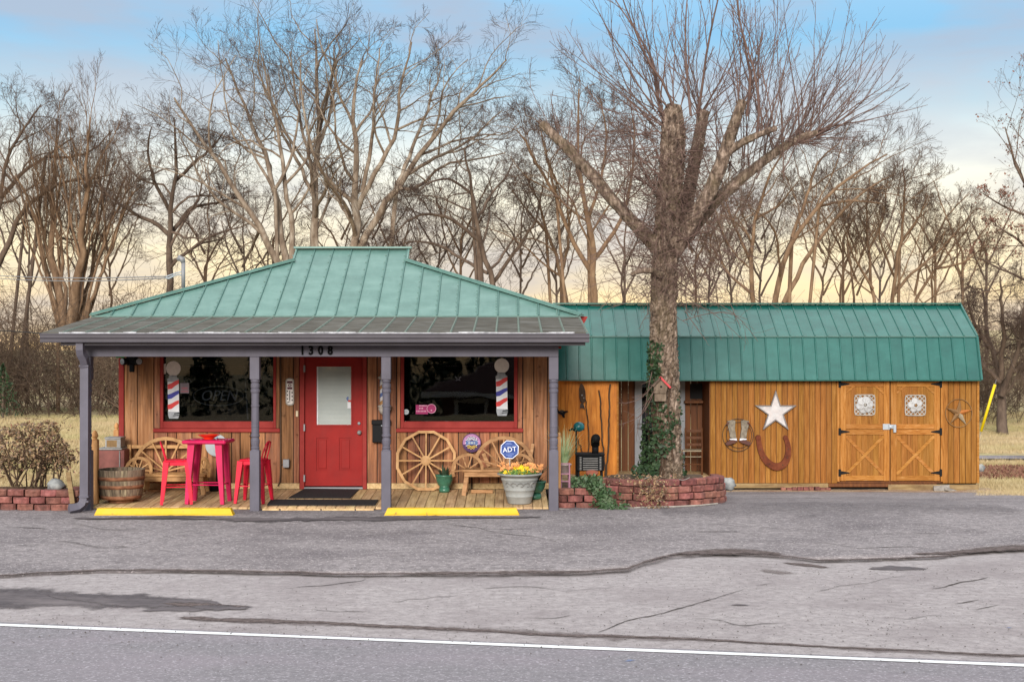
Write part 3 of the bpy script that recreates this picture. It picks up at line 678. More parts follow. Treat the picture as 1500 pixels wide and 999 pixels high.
# ================================================================== BARBER SHOP
Yw, Yp, Yg = 21.24, 19.34, 18.9
XL, XR = WX(177, Yw), WX(813, Yw)
def deck_z(y): return 0.048 + (0.125 - 0.048) * (y - 19.5) / (21.24 - 19.5)
shop = thing('barber_shop', 'small wooden barber shop with green hipped metal roof and gray front porch', 'building', ((XL + XR) / 2, Yw, 0.0))
DZ = deck_z(Yw)
# wall boards
wl0, wl1, wr0, wr1 = WX(226, Yw), WX(411, Yw), WX(581, Yw), WX(766, Yw)       # outer ends of the sills
wg = lambda p: WX(p, Yw)
WB = WZ(632, Yw)                                                              # under side of the sills
WT = WZ(505, Yw)
rb = random.Random(5)
def boards(x0, x1, z0, z1, y=Yw, wmin=0.13, wmax=0.24, name='wall_board', m=m_barn, par=None, gap=0.012, t=0.022):
    x = x0
    while x < x1 - 0.02:
        w = rb.uniform(wmin, wmax)
        if x + w > x1 - 0.07: w = x1 - x
        d = rb.uniform(0, 0.012)
        MB().cbox(x + gap / 2, x + w - gap / 2, y - t - d, y, z0, z1, 0.003).build(name, m, par or shop)
        x += w
topz = 2.62
boards(XL + 0.06, wl0, DZ + 0.09, topz)
boards(wl0, wl1, DZ + 0.09, WB)
boards(wl1, WX(439, Yw), DZ + 0.09, topz)
boards(WX(538, Yw), wr0, DZ + 0.09, topz)
boards(wr0, wr1, DZ + 0.09, WB)
boards(wr1, XR, DZ + 0.09, topz)
for a, b in ((wl0, wl1), (wr0, wr1)):                                          # boards over the windows, behind the beam
    boards(a, b, WZ(512, Yw), topz)
for a, b in ((XL + .06, WX(439, Yw)), (WX(538, Yw), XR)):
    MB().cbox(a, b, Yw - 0.035, Yw, DZ, DZ + 0.088, 0.004).build('base_board', m_deck, shop)
MB().cbox(XL - 0.02, XL + 0.058, Yw - 0.05, Yw + 0.10, 0.0, topz, 0.004).build('corner_trim', m_redt, shop)
# backing, side and back walls, dark room inside
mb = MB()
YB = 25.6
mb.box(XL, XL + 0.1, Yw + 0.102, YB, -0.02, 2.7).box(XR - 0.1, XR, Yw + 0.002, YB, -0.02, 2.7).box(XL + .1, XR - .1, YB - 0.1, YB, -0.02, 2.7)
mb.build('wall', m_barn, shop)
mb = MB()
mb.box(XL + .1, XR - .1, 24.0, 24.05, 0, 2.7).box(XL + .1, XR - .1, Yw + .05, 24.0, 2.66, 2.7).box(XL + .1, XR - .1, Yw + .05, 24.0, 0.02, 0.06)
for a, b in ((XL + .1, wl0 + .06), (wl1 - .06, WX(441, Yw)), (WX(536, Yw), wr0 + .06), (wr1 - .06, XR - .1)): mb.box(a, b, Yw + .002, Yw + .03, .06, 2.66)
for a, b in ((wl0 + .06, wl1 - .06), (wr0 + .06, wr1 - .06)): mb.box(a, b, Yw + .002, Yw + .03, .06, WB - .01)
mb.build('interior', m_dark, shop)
# windows
def window(pf0, pf1, pg0, pg1, ps0, ps1):
    f = MB()
    x0, x1, g0, g1 = wg(pf0), wg(pf1), wg(pg0), wg(pg1)
    zt, zb, zg = WZ(512, Yw), WZ(627, Yw), WZ(617, Yw)
    f.cbox(x0, g0, Yw - 0.045, Yw + 0.06, zb, zt, .004).cbox(g1, x1, Yw - 0.045, Yw + 0.06, zb, zt, .004)
    f.cbox(g0 - .001, g1 + .001, Yw - 0.043, Yw + 0.058, zb, zg, .004)
    w = f.build('window', m_redt, shop)
    MB().cbox(wg(ps0), wg(ps1), Yw - 0.075, Yw - 0.024, WZ(632.5, Yw), WZ(627, Yw) - .002, .004).build('sill', m_redt, w)
    MB().box(g0, g1, Yw + 0.010, Yw + 0.016, zg, zt).build('pane', m_pane, w)
    for a, b in ((ps0 + 1, pf0 - .6), (pf1 + .6, ps1 - 1)):
        MB().cbox(wg(a), wg(b), Yw - 0.04, Yw - 0.0, zb, topz, .003).build('side_trim', m_barn, w)
    return w
win_l = window(235.5, 405, 240, 401, 226, 411)
win_r = window(587, 758, 592, 753, 581, 766)
# door
fr = MB()
zt = WZ(510, Yw)
fr.cbox(wg(439.5), wg(446.5), Yw - .05, Yw + .1, DZ, zt, .004).cbox(wg(531.5), wg(537.5), Yw - .05, Yw + .1, DZ, zt, .004).cbox(wg(446.5), wg(531.5), Yw - .048, Yw + .1, WZ(523, Yw), zt, .004)
fr.build('door_frame', m_redt, shop)
MB().cbox(wg(446), wg(532), Yw - .06, Yw + .08, DZ + .002, WZ(713, Yw), .004).build('threshold', m_pipe, shop)
dz0, dz1 = WZ(711.5, Yw), WZ(523.5, Yw)
yd = Yw - 0.005
dm = MB()
gx0, gx1, gz0, gz1 = wg(464), wg(514.5), WZ(622, Yw), WZ(537, Yw)
def rect_frame(mb, X0, X1, Z0, Z1, x0, x1, z0, z1, y0, y1):
    mb.ring([(X0, Z0), (X1, Z0), (X1, Z1), (X0, Z1)], [(x0, z0), (x1, z0), (x1, z1), (x0, z1)], y0, y1)
zmid = WZ(630, Yw)
rect_frame(dm, wg(447), wg(531), zmid, dz1, gx0, gx1, gz0, gz1, yd, yd + .045)
pL, pR, pz0, pz1 = (wg(463.5), wg(481)), (wg(497), wg(515)), WZ(689, Yw), WZ(641, Yw)
xm = (pL[1] + pR[0]) / 2
rect_frame(dm, wg(447), xm, dz0, zmid, pL[0], pL[1], pz0, pz1, yd, yd + .045)
rect_frame(dm, xm, wg(531), dz0, zmid, pR[0], pR[1], pz0, pz1, yd, yd + .045)
door = dm.build('door', m_red, shop)
rect = MB(); rect_frame(rect, gx0 - .025, gx1 + .025, gz0 - .025, gz1 + .025, gx0, gx1, gz0, gz1, yd - .014, yd - .001); rect.build('lite_frame', m_red, door)
for a, b in (pL, pR):
    MB().cbox(a, b, yd + .014, yd + .04, pz0, pz1, .002).cbox(a + .028, b - .028, yd + .002, yd + .0139, pz0 + .028, pz1 - .028, .011).build('raised_panel', m_red, door)
mb = MB()
nsl = 44
for k in range(nsl):
    z = gz0 + (gz1 - gz0) * (k + .5) / nsl
    mb.box(gx0, gx1, yd + .020, yd + .026, z - .0098, z + .0085)
tag(mb.build('blind', m_dglass, door), kind='stuff')
MB().box(gx0, gx1, yd + .012, yd + .016, gz0, gz1).build('glass', glass_mat('door_glass', (0.96, 0.97, 0.97), 1.5), door)
MB().box(gx0, gx0 + .022, yd + .008, yd + .0115, gz0, gz1).build('glazing_edge', m_prwhite, door)
for (px, py, r) in ((526.5, 633.5, .036), (526, 620, .024)):
    k = MB().lathe((wg(px), yd, WZ(py, Yw)), [(r * .9, 0), (r, .006), (r * .8, .012), (r * .45, .016), (r * .45, .03), (r * .85, .04), (r * .8, .056), (0.001, .06)] if r > .03 else [(r, 0), (r, .012), (r * .6, .016), (.001, .017)], 14, Matrix.Rotation(R(90), 4, 'X'))
    k.build('knob' if r > .03 else 'deadbolt', m_cabg if r > .03 else m_pipe, door, True)
mb = MB()
for py in (540, 626, 700): mb.cbox(wg(445.3), wg(447.6), yd - .055, yd - .002, WZ(py + 5, Yw), WZ(py - 5, Yw), .002)
mb.build('hinge', m_pipe, door)
st = MB(); st.box(wg(509), wg(514), yd + .004, yd + .0075, WZ(598, Yw), WZ(589, Yw)); st.m = 1
st.prism([(wg(510.5) + .034 * math.cos(a), WZ(584, Yw) + .034 * math.sin(a)) for a in np.linspace(PI * .5, PI * 1.5, 9)], yd + .004, yd + .0075); st.m = 2
st.box(wg(510), wg(514), yd + .002, yd + .0038, WZ(588.5, Yw), WZ(586, Yw))
st.build('sticker', [m_prwhite, m_band, m_prred], door)

# porch beam, numerals, gutter, posts, downspout
bz0, bz1 = WZ(522.5, Yp), WZ(504, Yp)
bx0, bx1 = WX(121, Yp), WX(818, Yp)
beam = MB().cbox(bx0, bx1, Yp - .02, Yp + .12, bz0, bz1 + .06, .005).build('beam', m_grey, shop)
for ch, px in (('1', 443.5), ('3', 456), ('0', 470), ('8', 484)):
    d = MB(); text_into(d, ch, 0.165, (WX(px, Yp), Yp - .032, WZ(513.8, Yp)), 0.012, sx=0.86, bold=.006); o = d.build('numeral', m_numeral, beam)
for y0, y1 in ((20.3, 20.36),):
    MB().box(bx0 + .02, bx0 + .10, Yp + .125, Yw - .06, bz0 + .02, bz1 + .05).build('side_beam', m_gut, shop)
    MB().box(bx1 - .10, bx1 - .02, Yp + .125, Yw - .002, bz0 + .02, bz1 + .05).build('side_beam', m_gut, shop)
gx0_, gx1_ = WX(58, Yg), WX(863.5, Yg)
g = MB(); zt = WZ(488.5, Yg); zb = WZ(501.5, Yg)
gp = [(0.0, zt), (-.006, zt - .012), (.004, zt - .018), (.004, zb + .062), (.020, zb + .046), (.020, zb + .012), (.006, zb), (.10, zb - .004), (.105, zt)]
g.add([(gx0_, Yg + y, z) for y, z in gp] + [(gx1_, Yg + y, z) for y, z in gp], [tuple(range(9))[::-1], tuple(range(9, 18))] + [(i, (i + 1) % 9, 9 + (i + 1) % 9, 9 + i) for i in range(9)])
g.build('gutter', m_gut, shop)
fx = MB().cbox(gx0_ + .25, gx1_ - .05, Yg + .108, Yg + .14, WZ(504, Yg) - .02, zt - .01, .003).build('fascia', m_gut, shop)
MB().box(gx0_ + .25, gx1_ - .05, Yg + .15, Yw - .07, zb - .012 + .015, zb + .02).build('soffit', m_gut, shop)
mb = MB()
for k in range(40):
    a = gx0_ + .25 + (gx1_ - gx0_ - .45) * k / 40; b = gx0_ + .25 + (gx1_ - gx0_ - .45) * (k + 1) / 40
    h = rb.uniform(.008, .024)
    mb.box(a, b, Yg + .03, Yg + .09, zt - .002, zt + h)
mb.build('drip_edge', m_drip, shop)
def post(px):
    x = WX(px, Yp); w = .066; y = Yp + .05
    p = MB(); q = lambda py: WZ(py, Yp)
    p.cbox(x - w, x + w, y - w, y + w, deck_z(Yp) - .05, q(660), .006)
    p.cbox(x - w, x + w, y - w, y + w, q(556), bz0 - .001, .006)
    p.lathe((x, y, 0), [(w * .96, q(660)), (w * .8, q(658)), (w * .95, q(656)), (w * .78, q(654.5)), (w * .9, q(650)), (w * .95, q(645)), (w * .78, q(642)), (w * .78, q(640.5)), (w * .95, q(639.5)), (w * .95, q(637)), (w * .8, q(635.5)), (w * .84, q(626)), (w * .9, q(625)), (w * .84, q(624)),
        (w * .80, q(596)), (w * .92, q(595.5)), (w * .92, q(594)), (w * .80, q(593)), (w * .82, q(576)), (w * .98, q(574)), (w * .98, q(571)), (w * .8, q(569.5)), (w * .95, q(567)), (w * .95, q(563)), (w * .75, q(561)), (w * .96, q(559)), (w * .96, q(556))], 16)
    return p.build('post', m_grey, shop)
for px in (126.5, 373, 565.5, 811): post(px)
mb = MB()
dx = WX(124, 19.1); yd_ = 19.15
def rtube(mb, pts, w, d):
    for a, b in zip(pts, pts[1:]): mb.bar(a, b, w, d, (0, 1, 0))
q = lambda px, py, y: Vector((WX(px, y), y, WZ(py, y)))
pth = [q(118, 499, 19.0), q(118, 512, 19.0), q(119, 518, 19.03), q(123, 525, 19.08), q(124.5, 532, 19.13), q(124.5, 538, 19.16)]
mb.tube(pth, .072, 4, sq=.8)
mb.bar(q(124.5, 536, 19.16), q(124, 728, 19.16), .112, .085, (0, 1, 0))
mb.tube([q(124, 724, 19.16), q(123.5, 732, 19.15), q(121, 739, 19.13), q(115, 743.5, 19.1), q(107, 745.5, 19.06), q(101, 746.5, 19.03)], [.075, .075, .075, .075, .078, .085], 4, sq=.8)
ds = mb.build('downspout', m_grey, shop)
mb = MB()
for py in (536, 727, 734): mb.cbox(WX(124.3, 19.16) - .066, WX(124.3, 19.16) + .066, 19.10, 19.22, WZ(py + 1.6, 19.16), WZ(py - 1.6, 19.16), .004)
mb.build('strap', m_grey, ds)

# roofs: every panel between two ribs is its own sheet
ZB, PIT, RX0, RX1 = WZ(463, Yw), .518, -6.37, 1.036
NP = 24; WP = (RX1 - RX0) / NP
XH0, XH1 = RX0 + 9 * WP, RX0 + 15 * WP
def tmax(x):
    if x < XH0: return 1.82 * (x - RX0) / (XH0 - RX0)
    if x > XH1: return 1.82 * (RX1 - x) / (RX1 - XH1)
    return 2.26
nrm = Vector((0, -PIT, 1)).normalized()
def panel(name, x0, x1, lo, hi, nv, mlist, rib=.022, rw=.03, tf=None, par=None, flipx=1):
    """a metal sheet from the low edge (y, z) to the high edge; tf(x) = fraction of the slope used at that x"""
    prof = [(x0, 0), (x1 - rw, 0), (x1 - rw * .72, rib), (x1 - rw * .28, rib), (x1, 0)]
    vs = []
    for x, h in prof:
        t = tf(min(max(x, x0), x1)) if tf else 1.0
        for k in (0, t): vs.append(Vector((x, lo[0] + (hi[0] - lo[0]) * k, lo[1] + (hi[1] - lo[1]) * k)) + nv * h)
    m = MB()
    for i in range(4):
        m.m = 0 if i == 0 else min(1, len(mlist) - 1)
        m.add([vs[2 * i], vs[2 * i + 2], vs[2 * i + 3], vs[2 * i + 1]], [(0, 1, 2, 3)])
        a, b = vs[2 * i], vs[2 * i + 2]
        m.add([a, b, a - nv * .012, b - nv * .012], [(0, 2, 3, 1)])
    return m.build(name, mlist, par)
for k in range(NP):
    x0, x1 = RX0 + k * WP, RX0 + (k + 1) * WP
    hi = (Yw + 2.26, ZB + .0 + 2.26 * PIT)
    inner = XH0 - 1e-6 <= x0 and x1 <= XH1 + 1e-6
    panel('roof_panel', x0, x1, (Yw - .02, ZB), hi, nrm, [m_roof, m_rib], tf=(lambda x, a=inner: 1.0 if a else min(1.82, tmax(x)) / 2.26), par=shop)
    pv = Vector((0, -(ZB - .0 - (zt + .004)) / 2.34, 1)).normalized()
    panel('porch_roof_panel', x0, x1, (Yg + .04, zt + .012), (Yw + .02, ZB - .012), pv, [m_proof, m_prib], rib=.016, rw=.034, par=shop)
Yr = Yw + 2.26; Zr = ZB + 2.26 * PIT; Yh = Yw + 1.82; Zh = ZB + 1.82 * PIT; Yb = 2 * Yr - Yw
mb = MB()      # back slope, hip ends, gablets
mb.add([(RX0, Yw, ZB), (XH0, Yh, Zh), (XH0, 2 * Yr - Yh, Zh), (RX0, Yb, ZB)], [(0, 1, 2, 3)])
mb.add([(RX1, Yw, ZB), (RX1, Yb, ZB), (XH1, 2 * Yr - Yh, Zh), (XH1, Yh, Zh)], [(0, 1, 2, 3)])
mb.add([(RX0, Yb, ZB), (XH0, 2 * Yr - Yh, Zh), (XH0, Yr, Zr), (XH1, Yr, Zr), (XH1, 2 * Yr - Yh, Zh), (RX1, Yb, ZB)], [(0, 1, 2, 3, 4, 5)])
mb.add([(XH0, Yh, Zh), (XH0, Yr, Zr), (XH0, 2 * Yr - Yh, Zh)], [(0, 1, 2)]).add([(XH1, Yh, Zh), (XH1, 2 * Yr - Yh, Zh), (XH1, Yr, Zr)], [(0, 1, 2)])
mb.build('roof', m_roof, shop)
up = Vector((0, 0, .014))
for a, b in (((RX0 - .02, Yw - .02, ZB), (XH0, Yh, Zh)), ((RX1 + .02, Yw - .02, ZB), (XH1, Yh, Zh))):
    MB().bar(Vector(a) + up, Vector(b) + up, .15, .022, (0, 0, 1)).bar(Vector(a) + up * 2.2, Vector(b) + up * 2.2, .035, .03, (0, 0, 1)).build('hip_cap', m_roof, shop)
MB().bar((XH0 - .06, Yr - .01, Zr + .02), (XH1 + .06, Yr - .01, Zr + .02), .16, .03, (0, 0, 1)).build('ridge_cap', m_roof, shop)
for xx in (XH0 - .012, XH1 + .012):
    MB().bar((xx, Yh - .02, Zh - .01), (xx, Yr, Zr + .006), .03, .05, (0, 0, 1)).build('rake_trim', m_roof, shop)
MB().box(RX0, RX1, Yw - .045, Yw - .012, ZB - .016, ZB + .006).build('eave_strip', m_rib, shop)
# screws along the ribs: one small raised dot each, far too many to pick apart
mb = MB()
for k in range(1, NP):
    x = RX0 + k * WP
    for j in range(1, 9):
        t = tmax(x) * j / 9
        p = Vector((x - .045, Yw + t, ZB + t * PIT)) + nrm * .002
        mb.box(p.x - .009, p.x + .009, p.y - .012, p.y + .012, p.z - .004, p.z + .012)
tag(mb.build('screw', m_rib, shop), kind='stuff')
mb = MB(); ye = 21.35
mb.add([P(850, 463, ye), P(861, 464, ye), P(855, 475, ye), P(850, 468, ye)] + [v + Vector((0, .5, 0)) for v in (P(850, 463, ye), P(861, 464, ye), P(855, 475, ye), P(850, 468, ye))], [(3, 2, 1, 0), (4, 5, 6, 7), (0, 1, 5, 4), (1, 2, 6, 5), (2, 3, 7, 6), (3, 0, 4, 7)])
mb.build('eave_end', m_redt, shop)
MB().box(WX(812, 20.6), WX(822, 20.6), 20.55, 20.75, WZ(511, 20.6), WZ(507, 20.6)).build('eave_end', m_redt, shop)
# service mast on the roof
ym = 23.3
mast = MB().tube([P(268.5, 422, ym), P(268.5, 384, ym)], .032, 10).tube([P(268.5, 385, ym), P(267, 380, ym), P(263, 378, ym), P(260, 381, ym)], [.036, .05, .05, .03], 10).build('service_mast', m_pipe, shop, True)
MB().tube([P(268, 404, ym), P(262, 402, ym), P(255, 404, ym)], .012, 6).tube([P(267, 398, ym), P(258, 400, ym), P(244, 405, ym)], .01, 6).tube([P(255, 404, ym), P(247, 408, ym), P(243, 407, ym)], .016, 6).build('insulator', m_latch, mast)
wire = MB()
for dy, sag in ((0, 5), (2.5, 7)):
    pts = []
    for k in range(15):
        t = k / 14; Y = ym + 20 * t
        pts.append(P(246 - 330 * t, 405 + dy - 6 * t + sag * math.sin(PI * t), Y))
    wire.tube(pts, .011, 5)
tag(wire.build('service_wire', m_pipe), 'gray overhead service wire running from the roof mast across the trees', 'wire')
tag(MB().tube([P(-40, 482, 30), P(30, 486, 26), P(80, 490, 22), P(100, 490.5, 20.2)], .010, 5).build('service_wire', m_black), 'dark cable running in low to the porch gutter corner', 'wire')
# row of tiny pale beads and dim things behind the panes
for w, a, b in ((win_l, 264, 354), (win_r, 654, 752)):
    mb = MB()
    for k in range(30):
        if rb.random() < .2: continue
        px = a + (b - a) * k / 29
        mb.ball((wg(px), Yw + .14, WZ(536.5, Yw)), .006, 6, 4)
    tag(mb.build('bead_string', m_pinkw, w), kind='stuff')
mb = MB()
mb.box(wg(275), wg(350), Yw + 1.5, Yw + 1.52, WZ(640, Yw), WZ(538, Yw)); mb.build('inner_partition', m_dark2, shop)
mb = MB().tube([P(358, 536, Yw + .2), P(363, 614, Yw + .2)], .012, 6).tube([P(360, 543, Yw + .2), P(398, 546, Yw + .2)], .008, 6); mb.build('blind_wand', m_neon, win_l)
# fixtures of the front wall
bx = MB().cbox(wg(416), wg(425), Yw - .11, Yw - .03, WZ(684, Yw), WZ(672, Yw), .006).build('outlet_box', m_pipe, shop)
MB().tube([P(411, 524, Yw - .05), P(411, 690, Yw - .05), P(410, 706, Yw - .05), P(407, 712, Yw - .05)], .010, 8).tube([P(411, 680, Yw - .055), P(418, 680, Yw - .055)], .007, 6).build('conduit', m_stick, shop)
MB().cbox(wg(434), wg(437.4), Yw - .05, Yw - .025, WZ(610, Yw), WZ(601.5, Yw), .004).build('doorbell', m_tan, shop)

# ------------------------------------------------------------------ deck
deck = thing('porch_deck', 'low porch deck of weathered tan planks running towards the road', 'deck', (WX(470, 20.4), 20.4, 0))
x = WX(137, 19.55); k = 0
xe = WX(803.5, 19.55)
while x < xe - .03:
    w = min(rb.uniform(.132, .142), xe - x)
    y0, y1 = 19.5, Yw - .052
    m = MB().cbox(x + .003, x + w - .003, y0, y1, -.03, 0, .004)
    for i, v in enumerate(m.v): m.v[i] = (v[0], v[1], v[2] + deck_z(v[1]) + 0.0)
    m.build('plank', m_deck, deck)
    x += w
MB().cbox(WX(138, 19.55), xe - .01, 19.505, 19.55, -.03, .017, .004).build('rim_joist', m_stick, deck)
for a, b in ((411, 455), (457, 519), (437, 455)):
    pass
for a, b in ((385, 410), (412, 470), (472, 520), (522, 548)):
    MB().cbox(WX(a, 19.47), WX(b, 19.47), 19.42, 19.497, .0, .036, .004).build('step_board', m_deck, deck)
for i, (c, lab) in enumerate((([(446.5, 716.5), (526, 717.5), (513, 730), (422.5, 730)], 'black rubber door mat lying right against the red door'), ([(397, 732.5), (554.5, 733), (549.5, 740.5), (391, 740.5)], 'long black rubber runner mat along the front edge of the deck'))):
    q4 = []
    for px, py in c:
        Y = 20.0
        for _ in range(10): Y = (CZ - deck_z(Y)) * F / (py - CY)
        q4.append(Vector((WX(px, Y), Y, deck_z(Y) + .003)))
    m = MB(); m.add([v for v in q4] + [v + Vector((0, 0, .012)) for v in q4], [(0, 1, 2, 3), (7, 6, 5, 4), (3, 2, 6, 7), (2, 1, 5, 6), (1, 0, 4, 5), (0, 3, 7, 4)])
    tag(m.build('door_mat', m_rubber), lab, 'door mat')

# ------------------------------------------------------------------ wheel stops
for px0, px1, py, lab in ((137, 341.5, 757, 'yellow concrete wheel stop in front of the bar table and stools'), (562.5, 761, 756.5, 'yellow concrete wheel stop in front of the flower pot and wagon wheel')):
    a, b = G(px0, py), G(px1, py)
    Ym = (a.y + b.y) / 2; x0, x1 = a.x, b.x
    m = MB(); z0 = .012
    N = 14
    prof = [(-.075, 0), (-.075, .03), (-.052, .098), (.052, .098), (.075, .03), (.075, 0)]
    vs = []
    for i in range(N + 1):
        t = i / N; xx = x0 + (x1 - x0) * t
        e = 1.0
        for (y, z) in prof:
            inx = 0
            if i == 0: inx = .045 * z / .098
            if i == N: inx = -.045 * z / .098
            vs.append((xx + inx, Ym + .08 + y + random.uniform(-.002, .002), z0 + z + (random.uniform(-.003, .003) if z > .01 else random.uniform(-.004, .004))))
    n6 = 6
    fs = [(i * n6 + k, i * n6 + k + 1, (i + 1) * n6 + k + 1, (i + 1) * n6 + k) for i in range(N) for k in range(5)] + [tuple(range(6)), tuple(N * 6 + k for k in range(6))[::-1]]
    m.add(vs, fs)
    tag(m.build('wheel_stop', m_yellow), lab, 'wheel stop', 'yellow wheel stops')

# ================================================================== SHED
Ys = 25.95
sx = lambda p: WX(p, Ys); sz = lambda p: WZ(p, Ys)
shed = thing('storage_shed', 'long orange-stained wooden shed with green gambrel metal roof', 'shed', (sx(1130), Ys + 1.2, -.4))
SL, SR = .86, sx(1433)
zwb, zwt = sz(707.5), sz(554)
rx0, rx1 = sx(905), sx(1040)
# plain front boards, 4 inch grooves
def shed_boards(x0, x1, z0, z1, w=.1022, y=Ys, par=shed, m=m_shedw, name='wall_board', t=.018):
    n = max(1, round((x1 - x0) / w)); w = (x1 - x0) / n
    for k in range(n):
        MB().cbox(x0 + k * w + .005, x0 + (k + 1) * w - .005, y - t, y, z0, z1, .003).build(name, m, par)
shed_boards(rx1, sx(1226), zwb, zwt)
shed_boards(sx(1380), SR - .03, zwb, zwt)
MB().cbox(SR - .03, SR + .012, Ys - .026, Ys + .07, zwb, zwt, .004).build('corner_trim', m_shedh, shed)
MB().cbox(SL, rx0 - .02, Ys - .02, Ys, sz(703), zwt, .003).build('front_panel', m_ply, shed)
MB().cbox(rx0 - .02, rx0 + .012, Ys - .03, Ys + .05, sz(703), zwt, .003).build('corner_trim', m_shedh, shed)
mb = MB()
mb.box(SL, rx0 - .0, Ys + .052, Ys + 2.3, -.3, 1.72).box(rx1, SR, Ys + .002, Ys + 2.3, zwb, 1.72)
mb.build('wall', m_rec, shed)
Yr_ = Ys + 1.0                                               # back wall of the recess
rz0 = sz(697)
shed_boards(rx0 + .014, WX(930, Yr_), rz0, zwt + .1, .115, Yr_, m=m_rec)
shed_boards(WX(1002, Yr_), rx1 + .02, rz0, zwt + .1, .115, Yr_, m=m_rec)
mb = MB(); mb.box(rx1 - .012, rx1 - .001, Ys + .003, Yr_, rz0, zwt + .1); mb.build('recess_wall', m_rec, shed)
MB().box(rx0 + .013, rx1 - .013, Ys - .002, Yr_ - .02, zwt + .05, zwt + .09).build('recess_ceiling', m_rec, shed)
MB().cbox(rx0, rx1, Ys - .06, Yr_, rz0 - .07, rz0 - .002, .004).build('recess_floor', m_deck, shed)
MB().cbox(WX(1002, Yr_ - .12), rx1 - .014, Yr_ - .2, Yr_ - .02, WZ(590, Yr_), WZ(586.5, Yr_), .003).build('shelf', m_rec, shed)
MB().box(WX(1011, Yr_ - .05), WX(1030, Yr_ - .05), Yr_ - .045, Yr_ - .022, WZ(584, Yr_), WZ(562, Yr_)).build('dark_opening', m_dark, shed)
# glazed door of the recess
f = MB(); q = lambda p: WX(p, Yr_)
f.cbox(q(929.5), q(940), Yr_ - .06, Yr_, rz0, WZ(556, Yr_), .004).cbox(q(993), q(1003), Yr_ - .06, Yr_, rz0, WZ(556, Yr_), .004).cbox(q(940), q(993), Yr_ - .058, Yr_, WZ(562, Yr_), WZ(556, Yr_), .004).cbox(q(940), q(993), Yr_ - .058, Yr_, rz0, WZ(690, Yr_), .004)
sd_ = f.build('glazed_door', m_dframe, shed)
MB().box(q(940), q(993), Yr_ - .03, Yr_ - .024, WZ(690, Yr_), WZ(562, Yr_)).build('pane', m_pane, sd_)
MB().box(q(940), q(993), Yr_ - .012, Yr_ - .002, WZ(690, Yr_), WZ(562, Yr_)).build('door_backing', m_dark, sd_)
MB().cbox(q(933), q(936.5), Yr_ - .085, Yr_ - .062, WZ(627, Yr_), WZ(614, Yr_), .004).tube([P(934, 621, Yr_ - .1), P(944, 620, Yr_ - .1)], .012, 6).tube([P(933, 626, Yr_ - .1), P(938, 627, Yr_ - .12), P(945, 630, Yr_ - .1)], .012, 6).build('handle', m_pipe, sd_)
# big double doors
def shed_door(x0, x1, latch_side):
    y = Ys - .02
    d = MB().box(x0 + .004, x1 - .004, y, y + .016, sz(704), sz(558)).build('barn_door', m_shedw, shed)
    n = max(1, round((x1 - x0) / .1022)); w = (x1 - x0) / n
    for k in range(n): MB().cbox(x0 + k * w + .005, x0 + (k + 1) * w - .005, y - .006, y - .0005, sz(703.5), sz(558.5), .003).build('door_board', m_shedw, d)
    yt = y - .026; sw = .115
    L = lambda a, b, c, e, nm='rail': MB().cbox(a, b, yt, y - .0065, c, e, .004).build(nm, m_shedh if nm == 'rail' else m_shedv, d)
    L(x0 + .006, x0 + sw, sz(704), sz(558), 'stile'); L(x1 - sw, x1 - .006, sz(704), sz(558), 'stile')
    L(x0 + sw, x1 - sw, sz(566), sz(558.5)); L(x0 + sw, x1 - sw, sz(703.5), sz(696)); L(x0 + sw, x1 - sw, sz(628), sz(621)); L(x0 + sw, x1 - sw, sz(636.5), sz(628.6))
    a, b = x0 + sw, x1 - sw
    zt_, zb_ = sz(637), sz(695.5)
    MB().bar((a, yt + .0145, zt_ - .02), (b, yt + .0145, zb_ + .02), .055, .012, (0, 1, 0)).build('brace', m_shedh, d)
    MB().bar((a, yt + .007, zb_ + .02), (b, yt + .007, zt_ - .02), .055, .012, (0, 1, 0)).build('brace', m_shedh, d)
    for s_, e in ((1, a), (-1, b)):
        MB().bar((e - s_ * .005, yt + .0125, sz(576)), (e + s_ * .15, yt + .0125, sz(565)), .04, .016, (0, 1, 0)).build('corner_brace', m_shedh, d)
    return d
m_shedv = mat('shed_stile_wood', [(0.2205, 0.0766, 0.0131), (0.3263, 0.1325, 0.0280), (0.3969, 0.1873, 0.0577)], sc=(30, 30, 2.2), rough=0.7, spec=0.12, bump=0.2, rnd=0.10, distort=1.0)
dl = shed_door(sx(1229.5), sx(1302.5), 1)
dr = shed_door(sx(1303.5), sx(1376.5), -1)
for a, b in ((1225.5, 1229.2), (1377, 1380.5)): MB().cbox(sx(a), sx(b), Ys - .05, Ys, sz(705), sz(556), .004).build('door_jamb', m_shedv, shed)
for px, s_, d in ((1230, 1, dl), (1376, -1, dr)):
    for py in (562.5, 632, 692):
        m = MB(); x = sx(px)
        m.cbox(min(x - s_ * .035, x + s_ * .012), max(x - s_ * .035, x + s_ * .012), Ys - .058, Ys - .0505, sz(py + 5.2), sz(py - 5.2), .002)
        m.prism([(x + s_ * .013, sz(py + 2.6)), (x + s_ * .013, sz(py - 2.6)), (x + s_ * .17, sz(py - .6)), (x + s_ * .17, sz(py + .6))], Ys - .056, Ys - .0475)
        m.build('strap_hinge', m_black, d)
m = MB().cbox(sx(1292), sx(1302.5), Ys - .062, Ys - .048, sz(629), sz(620.5), .003).cbox(sx(1300), sx(1311), Ys - .078, Ys - .0625, sz(627.5), sz(621.5), .004).cbox(sx(1307), sx(1311), Ys - .09, Ys - .048, sz(633), sz(622), .004).lathe((sx(1303.5), Ys - .078, sz(625)), [(.03, 0), (.03, .012), (.012, .02)], 10, Matrix.Rotation(R(90), 4, 'X'))
m.build('latch', m_latch, dl)
